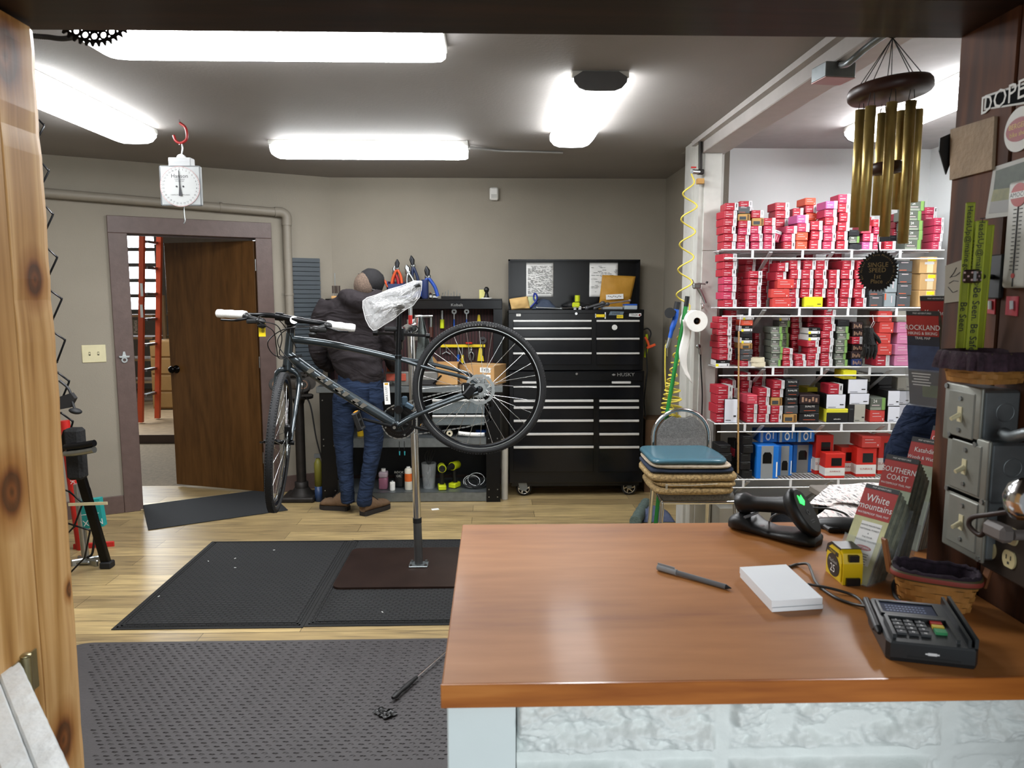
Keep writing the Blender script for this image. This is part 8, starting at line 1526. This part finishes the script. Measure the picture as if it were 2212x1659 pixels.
map_rack('third rack of folded trail maps titled Katahdin Woods & Waters', (1980, 1190), (2040, 955), 0, .05, '', (('Katahdin', .89, .0145), ('Woods & Waters', .82, .0105)), .20, face='9aa48c', nmaps=6)
map_rack('farthest low rack of trail maps titled Camden, behind a switch box', (2030, 1152), (2082, 930), 0, .04, '', (('CAMDEN', .88, .0165), ('HIKING & BIKING', .81, .0085)), .22, face='9aa48c')
ub = PY(2034, 880, 1.47); map_rack('upper rack of trail maps titled Rockland at the far edge of the panelled wall', tuple(ub), (2028, 673), 0, .012, '', (('ROCKLAND', .83, .0150), ('HIKING & BIKING', .77, .0088), ('TRAIL MAP', .72, .0075)), .22, .40, .066, '2c3340', 4, photo=True)
ub2 = PY(2076, 860, 1.50); map_rack('upper trail maps titled Katahdin with a dark strip, behind the Rockland ones', tuple(ub2), (2062, 640), 0, .05, '', (('Katahdin', .84, .0170),), .24, .3, .070, '8f9b86', 6, photo=True)
# tape measure
A_, B_, C_ = PZ(1784, 1233, 1.0505), PZ(1820, 1264, 1.0505), PZ(1850, 1266, 1.0505); ax3 = (B_-A_); Lm = ax3.length; T = frame(A_, ax3, (0, 0, 1)); Wt = .036
tpm = thing('tape_measure', 'yellow tape measure with a black round badge standing on the counter', 'tape measure', A_); hT = PN(1790, 1165, A_, ax3.cross(V((0, 0, 1)))).z-1.0505; hT = max(.06, min(.085, hT))
ym_ = M('tape_measure_yellow', 'd9b912', .35, var=.03); m = MB(ym_)
prof = [(0, 0), (Lm, 0), (Lm*1.0, hT*.62), (Lm*.93, hT*.9), (Lm*.80, hT), (Lm*.3, hT), (Lm*.08, hT*.86), (0, hT*.6)]
m.prism(prof, -Wt, 0, T=T); m.prism([(p[0]*.86+Lm*.07, p[1]*.86+hT*.07) for p in prof], 0, .0025, T=T); obj('case', m, tpm)
m = MB(M('tape_black', '161616', .35)); m.prism([(Lm*.5+x*Lm*.36, hT*.40+y*hT*.33) for x, y in circ(1, 30)], .0025, .0032, T=T); m.text('25', T@Matrix.Translation(V((Lm*.5, hT*.30, .0036))), .021, paper); m.text('MaxSteel', T@Matrix.Translation(V((Lm*.5, hT*.52, .0036))), .0095, M('silver_letters', 'b5b5b0', .4)); m.box((Lm*.45, hT*.78, .0029), (Lm*.62, hT*.12, .0006), T=T); m.text('STANLEY', T@Matrix.Translation(V((Lm*.45, hT*.78, .0034))), .0065, ym_); obj('badge', m, tpm)
m = MB(M('tape_black', '161616')); m.prism([(Lm*.84, hT*1.01), (Lm*.3, hT*1.03), (Lm*.05, hT*.88), (-.003, hT*.6), (.004, hT*.6), (Lm*.1, hT*.8), (Lm*.3, hT*.95), (Lm*.8, hT*.95)], -Wt-.001, .001, T=T); m.box((Lm+.002, .007, -Wt/2), (.006, .014, Wt*.7), T=T); m.box((Lm*1.0, hT*.78, -Wt/2), (.008, .012, Wt*.5), T=T); obj('lock_and_hook', m, tpm)
# notepad and pen
pA, pB, pC, pD = [PZ(x, y, 1.070) for x, y in ((1598, 1225), (1698, 1219), (1777, 1291), (1667, 1298))]
m = MB(M('white_pad_paper', 'e6e9ec', .8, var=.01)); dn = V((0, 0, -.0115)); 
m.add([pA, pB, pC, pD, pA+dn, pB+dn, pC+dn, pD+dn], [(3, 2, 1, 0), (4, 5, 6, 7), (0, 1, 5, 4), (1, 2, 6, 5), (2, 3, 7, 6), (3, 0, 4, 7)])
dn2 = V((0, 0, -.0125)); dn3 = V((0, 0, -.0194)); o3 = V((.001, -.001, 0)); m.add([p+dn2+o3 for p in (pA, pB, pC, pD)]+[p+dn3+o3 for p in (pA, pB, pC, pD)], [(3, 2, 1, 0), (4, 5, 6, 7), (0, 1, 5, 4), (1, 2, 6, 5), (2, 3, 7, 6), (3, 0, 4, 7)]); tag(obj('notepad', m), 'blank white notepad lying on the counter', 'notepad')
pe0, pe1 = PZ(1421, 1225, 1.0565), PZ(1580, 1271, 1.0545); pn = thing('pen', 'grey ballpoint pen lying on the counter', 'pen', pe0.lerp(pe1, .5)-V((0, 0, .005))); m = MB(M('grey_pen_barrel', '66686a', .3)); m.cyl(pe0.lerp(pe1, .25), pe0.lerp(pe1, .93), .0048); obj('barrel', m, pn); m = MB(M('pale_pen_cap', '8d9092', .3)); m.cyl(pe0, pe0.lerp(pe1, .27), .0058); m.bar(pe0+V((0, 0, .007)), pe0.lerp(pe1, .24)+V((0, 0, .007)), .0015, .004); obj('cap', m, pn); m = MB(black_plastic); m.cyl(pe0.lerp(pe1, .93), pe1, .0045, .0008); obj('tip', m, pn)
# barcode scanner lying in its cradle
s0, s1 = PZ(1590, 1146, 1.0505), PZ(1755, 1186, 1.0505); ax4 = (s1-s0); Ls = ax4.length; ax4.normalize(); sn = V((-ax4.y, ax4.x, 0)); pl = ax4.cross(V((0, 0, 1)))
def SP(x, y, off=0): return PN(x, y, s0+sn*.03, pl)+sn*off
bs_m = M('matt_black_scanner', '141414', .42, var=.04); crd = thing('scanner_cradle', 'black cradle of the barcode scanner on the counter', 'cradle', s0)
def secs(m, L, n=16):
    rg = []
    for c_, w_, zt_, zb_ in L: rg.append([V((c_.x, c_.y, 0))+sn*(w_*math.copysign(abs(math.cos(t))**.7, math.cos(t)))+V((0, 0, (zt_+zb_)/2+(zt_-zb_)/2*math.copysign(abs(math.sin(t))**.7, math.sin(t)))) for t in [2*PI*k/n for k in range(n)]])
    m.loft(rg)
cz0 = 1.0505; m = MB(bs_m); L5 = []
for x, yt, w_ in ((1584, 1120, .022), (1590, 1108, .036), (1604, 1104, .042), (1622, 1110, .042), (1640, 1126, .038), (1668, 1139, .038), (1700, 1142, .042), (1730, 1144, .046), (1752, 1150, .044), (1764, 1160, .036), (1769, 1168, .02)): p = SP(x, yt); L5.append((p, w_, p.z, cz0))
secs(m, L5); obj('cradle_body', m, crd)
m = MB(M('grey_contact_strip', '8c8d90', .3, .5)); p = SP(1628, 1104); m.tube([SP(1622, 1112, -.03), SP(1634, 1108, -.0), SP(1630, 1104, .03)], .0035); p = SP(1662, 1134, -.035); m.prism(circ(.006, 16), 0, .001, T=frame(p+V((0, 0, .006)), ax4, sn)); obj('cradle_trim', m, crd)
sc2 = thing('barcode_scanner', 'black barcode scanner with green light lying in its cradle', 'barcode scanner', SP(1680, 1110)); m = MB(bs_m)
m.tube([SP(1594, 1090), SP(1598, 1087), SP(1612, 1087), SP(1624, 1088), SP(1640, 1089), SP(1670, 1090), SP(1700, 1092), SP(1715, 1096)], [.012, .023, .025, .019, .0175, .018, .021, .026], seg=18); obj('grip', m, sc2)
m = MB(bs_m); hc3 = SP(1722, 1104, -.0); d_ = (SP(1762, 1165)-SP(1702, 1060)); Hh = d_.length; dd_ = d_.normalized(); fn3 = pl.cross(dd_); 
T = frame(SP(1732, 1108, -.0), dd_, sn); 
m.loft([[T@V((Hh*.5*sx*math.cos(t)+ofs, wy*math.sin(t), zz)) for t in [2*PI*k/24 for k in range(24)]] for sx, wy, zz, ofs in ((.55, .018, -.022, -.01), (.80, .028, -.015, -.004), (.95, .036, -.004, 0), (1.0, .038, .004, 0), (.97, .036, .010, 0), (.86, .030, .014, 0))]); obj('scan_head', m, sc2)
zs = 1 if (T@V((0, 0, 1))-T@V((0, 0, 0))).dot(C0-hc3) > 0 else -1
m = MB(M('green_indicator', '2fdc4e', .4, emit='28e04a', estr=1.6)); m.prism([(-.037, -.006), (-.020, -.012), (-.012, 0), (-.020, .010), (-.035, .008), (-.030, 0)], .0138, .0150, T=T); obj('indicator_light', m, sc2, label='glowing green light'); m = MB(M('grey_scan_logo', '55575a', .4)); m.ring(circ(.006, 18, .004, -.001), circ(.0035, 18, .004, -.001), .0138, .0148, T=T); m.box((.022, -.002, .0142), (.002, .02, .0008), T=T); m.box((.027, -.002, .0142), (.002, .015, .0008), T=T); obj('logo', m, sc2)
m = MB(bs_m); q0, q1 = PY(1765, 1137, 1.66), PY(1850, 1140, 1.60); m.tube([q0, q0.lerp(q1, .2), q0.lerp(q1, .7), q1], [.017, .022, .024, .022], seg=16); m.bb((q0.x-.0, 1.60, 1.0505), (q0.x+.06, 1.66, 1.062), bev=.003); m.bb((q0.x+.02, 1.62, 1.06), (q0.x+.04, 1.65, q0.z)); m.bb((q1.x-.02, 1.58, 1.0505), (q1.x+.01, 1.62, q1.z)); tag(obj('barcode_scanner', m), 'second black scanner handle lying behind the White Mountains maps', 'barcode scanner')
def cord(pts, r, mt, lab, nm='cable'): m = MB(mt); m.tube(bez(pts, 8), r, seg=7); return tag(obj(nm, m), lab, 'cable')
zz = 1.0535; cord([PZ(1705, 1224, zz), PZ(1722, 1219, zz), PZ(1744, 1218, zz+.008), PZ(1752, 1232, zz+.004), PZ(1764, 1260, zz), PZ(1800, 1288, zz), PZ(1840, 1304, zz), PZ(1876, 1311, zz+.006)], .0028, M('grey_cable', '33312f', .4), 'dark cable bending from behind the notepad to the card terminal'); cord([PZ(1745, 1262, zz), PZ(1790, 1270, zz+.004), PZ(1836, 1283, zz), PZ(1858, 1296, zz), PZ(1872, 1318, zz)], .0026, M('grey_cable', '33312f'), 'dark cable running straighter from under the notepad to the card terminal')
cord([PZ(1972, 1228, zz), PZ(1945, 1240, zz), PZ(1930, 1262, zz), PZ(1932, 1284, zz), PZ(1945, 1300, zz)], .0032, black_rubber, 'black cable curving round the small basket'); cord([PZ(1662, 1128, 1.06), PY(1668, 1116, 1.62), PY(1690, 1106, 1.6), PY(1712, 1106, 1.57)], .0022, M('pale_cable', '8a8a8c', .4), 'pale cable arching under the scanner handle')
cord([PY(1752, 1097, 1.9), PY(1790, 1099, 1.9), PY(1822, 1108, 1.88), PY(1836, 1120, 1.85), PY(1838, 1135, 1.7)], .0028, M('grey_cable', '33312f'), 'dark cable loop arching over the newspapers')
# card terminal
k0, k1, k3 = PZ(1914, 1426, 1.0505), PZ(2114, 1448, 1.0505), PZ(1880, 1290, 1.092); k3.z = 1.0505
ax5 = (k1-k0).normalized(); Wk = .138; Dk = .165; T = frame(k0, ax5, V((-ax5.y, ax5.x, 0))); ct2 = thing('card_terminal', 'black card payment terminal with keypad lying on the counter', 'card terminal', k0)
Wk = (k1-k0).length; Dk = (k3-k0).length*.98; sh = (k3-k0).normalized(); T = frame(k0, ax5, sh); tm_ = M('terminal_black', '16191b', .35, var=.04); m = MB(tm_)
def TP(u, v, z): return V((u*Wk, v*Dk, z))
zt0, zt1 = .030, .042
outl = [(.04, 0), (.96, 0), (1, .05), (1, .95), (.97, 1), (.03, 1), (0, .95), (0, .06)]
m.loft([[TP(u*.98+.01, v*.98+.01, 0) for u, v in outl], [TP(u, v, .006) for u, v in outl], [TP(u, v, (zt0+(zt1-zt0)*v)-.003) for u, v in outl], [TP(u*.97+.015, v*.97+.015, zt0+(zt1-zt0)*v) for u, v in outl]], T=T, smooth=False); obj('body', m, ct2)
zsf = lambda v: zt0+(zt1-zt0)*v
def slab(m, u0, u1, v0, v1, lo, hi, mat=None): vs = [TP(u, v, zsf(v)+z) for z in (lo, hi) for u, v in ((u0, v0), (u1, v0), (u1, v1), (u0, v1))]; m.add(vs, [(3, 2, 1, 0), (4, 5, 6, 7), (0, 1, 5, 4), (1, 2, 6, 5), (2, 3, 7, 6), (3, 0, 4, 7)], mat, False, T)
m = MB(M('terminal_screen', '232b42', .5, spec=.2)); slab(m, .10, .74, .64, .90, .0002, .0012)
for r_ in range(3):
    for q in range(12): slab(m, .16+.04*q, .185+.04*q, .70+.055*r_, .715+.055*r_, .0012, .0014, M('screen_text', '5b6a92', .3))
obj('screen', m, ct2); m = MB(tm_); slab(m, .07, .78, .90, .93, 0, .003); slab(m, .07, .78, .60, .635, 0, .003); slab(m, .07, .10, .62, .92, 0, .003); slab(m, .745, .78, .62, .92, 0, .003); obj('screen_frame', m, ct2)
m = MB(tm_); slab(m, .10, .80, .50, .55, 0, .006); slab(m, .08, .12, .08, .52, 0, .006); slab(m, .78, .82, .08, .52, 0, .006); obj('keypad_surround', m, ct2)
keyl = [['1', '2', '3'], ['4', '5', '6'], ['7', '8', '9'], ['*', '0', '#']]
for r_ in range(4):
    for c_ in range(3):
        m = MB(M('key_black', '202326', .4)); u0 = .15+.135*c_; v0 = .42-.085*r_; slab(m, u0, u0+.11, v0, v0+.06, 0, .0035); p = TP(u0+.055, v0+.03, zsf(v0+.03)+.0036); m.text(keyl[r_][c_], T@Matrix.Translation(p), .008, paper); obj('key', m, ct2)
for k, (cl3, nm) in enumerate((('a12a24', 'red key'), ('b9a22a', 'yellow key'), ('1f7a46', 'green key'))): m = MB(M('key_'+cl3, cl3, .4)); v0 = .44-.085*k-(.03 if k == 2 else 0); slab(m, .60, .73, v0, v0+.06+(.03 if k == 2 else 0), 0, .004); obj('key', m, ct2, label=nm)
m = MB(tm_); slab(m, .88, .915, .02, 1.0, 0, .012); slab(m, .95, .99, .02, 1.0, 0, .014); slab(m, .915, .95, .02, 1.0, 0, .001, M('slot_dark', '030303', .6)); obj('card_slot', m, ct2); m = MB(M('terminal_logo', '8f3a38', .4)); slab(m, .30, .46, .945, .975, .0002, .001); obj('logo', m, ct2)
m = MB(black_plastic); m.tube([T@TP(-.035, .95, .04), T@TP(-.035, .3, .03)], [.0055, .0065], seg=10); m.tube([T@TP(-.035, .3, .03), T@TP(-.035, .22, .028)], [.0065, .003], seg=10); m.bar(T@TP(-.02, .8, .03), T@TP(-.02, .4, .024), .012, .006); obj('stylus', m, ct2); m = MB(M('card_chip_mark', 'c9c9c9', .5)); p = TP(.5, -.002, .016); m.box(p, (.012, .0008, .004), T=T); m.box(TP(.44, -.002, .016), (.004, .0008, .002), T=T); m.box(TP(.56, -.002, .016), (.004, .0008, .002), T=T); m.box(TP(.52, -.001, .009), (.07, .001, .0022), M('slot_dark', '030303'), T=T); obj('card_reader_marks', m, ct2)
# =================================================================== white gate and its hinge, stick and tape on the mat
zg = PX(48, 1425, -.805).z; gA, gB, gC, gD = PZ(0, 1434, zg), PZ(43, 1425, zg), PZ(153, 1659, zg), PZ(62, 1659, zg)
gd_ = (gC-gB); gd_.normalize(); gs = V((gd_.y, -gd_.x, 0));  gs = -gs if gs.x > 0 else gs
gt = thing('gate', 'white painted wooden half gate hinged on the pine jamb', 'gate', (gB.x, gB.y, 0)); gp_ = M('thick_white_gate_paint', 'd5dadb', .45, var=.03, bump=.6, bscale=22); wd_ = .036
for k in range(2):
    m = MB(gp_); o5 = gB+gs*(wd_*k); nn = 40; rg = []
    for i in range(nn+1):
        p = o5+gd_*(.62*i/nn); e1 = .0015*noise.noise(V((i*.7, k, 0))); e2 = .0022*noise.noise(V((i*.5, k, 4))); rg.append([V((p.x+gs.x*e1, p.y, .12)), V((p.x+gs.x*e1, p.y, zg-.004)), p+gs*.003+V((0, 0, e2)), p+gs*(wd_*.5)+V((0, 0, e2*.6)), p+gs*(wd_-.004)+V((0, 0, -.0005+e2)), V((p.x+gs.x*(wd_-.001), p.y+gs.y*(wd_-.001), zg-.005)), V((p.x+gs.x*(wd_-.001), p.y+gs.y*(wd_-.001), .12))])
    m.loft(rg, smooth=False); obj('board', m, gt)
m = MB(M('brass_steel_hinge', 'a39a78', .3, .9, var=.15)); hq = PX(62, 1450, -.800); m.cyl((-.803, hq.y, zg-.075), (-.803, hq.y, zg+.002), .009, seg=14); m.bb((-.8085, hq.y-.03, zg-.07), (-.806, hq.y+.035, zg)); m.ell((-.803, hq.y, zg+.004), (.0095, .0095, .004)); obj('hinge', m, gt, label='brass coloured hinge')
a, b = PZ(848, 1508, .03), PZ(975, 1398, .03); pk = thing('hand_pump', 'slim chrome and black telescopic rod lying on the grey rubber mat', 'rod', a.lerp(b, .5)-V((0, 0, .015))); m = MB(chrome); m.cyl(a.lerp(b, .38), b+(b-a)*.25, .0045); obj('rod', m, pk); m = MB(black_plastic); m.tube([a, a.lerp(b, .05), a.lerp(b, .12), a.lerp(b, .2), a.lerp(b, .38)], [.006, .012, .008, .011, .007], seg=10); obj('grip', m, pk)
m = MB(M('black_tape_scrap', '121212', .3)); q = PZ(832, 1543, .014); m.sheet(lambda u, v: (q.x-.035+.07*u+.012*math.sin(v*7), q.y-.028+.056*v+.01*math.sin(u*8), .019+.012*abs(noise.noise(V((u*4, v*4, 8))))), 12, 12, th=.001, smooth=False); tag(obj('tape_scrap', m), 'crumpled black scrap lying on the grey rubber mat', 'scrap')
for k, (x, y) in enumerate(((508, 1226), (508, 1206), (450, 1212), (592, 1188), (343, 1288), (826, 1322))):
    q = PZ(x, y, .0105); m = MB(paper); m.box(q, (.012, .004, .0012), rot=k*1.1); tag(obj('paper_chip', m), ['white paper fleck in the middle of the ribbed mat', 'white fleck just beyond the middle one', 'white fleck toward the mat\'s long side', 'white fleck near the far edge of the ribbed mat', 'white fleck near the slanting edge of the ribbed mat', 'white fleck on the mat under the repair stand'][k], 'fleck')
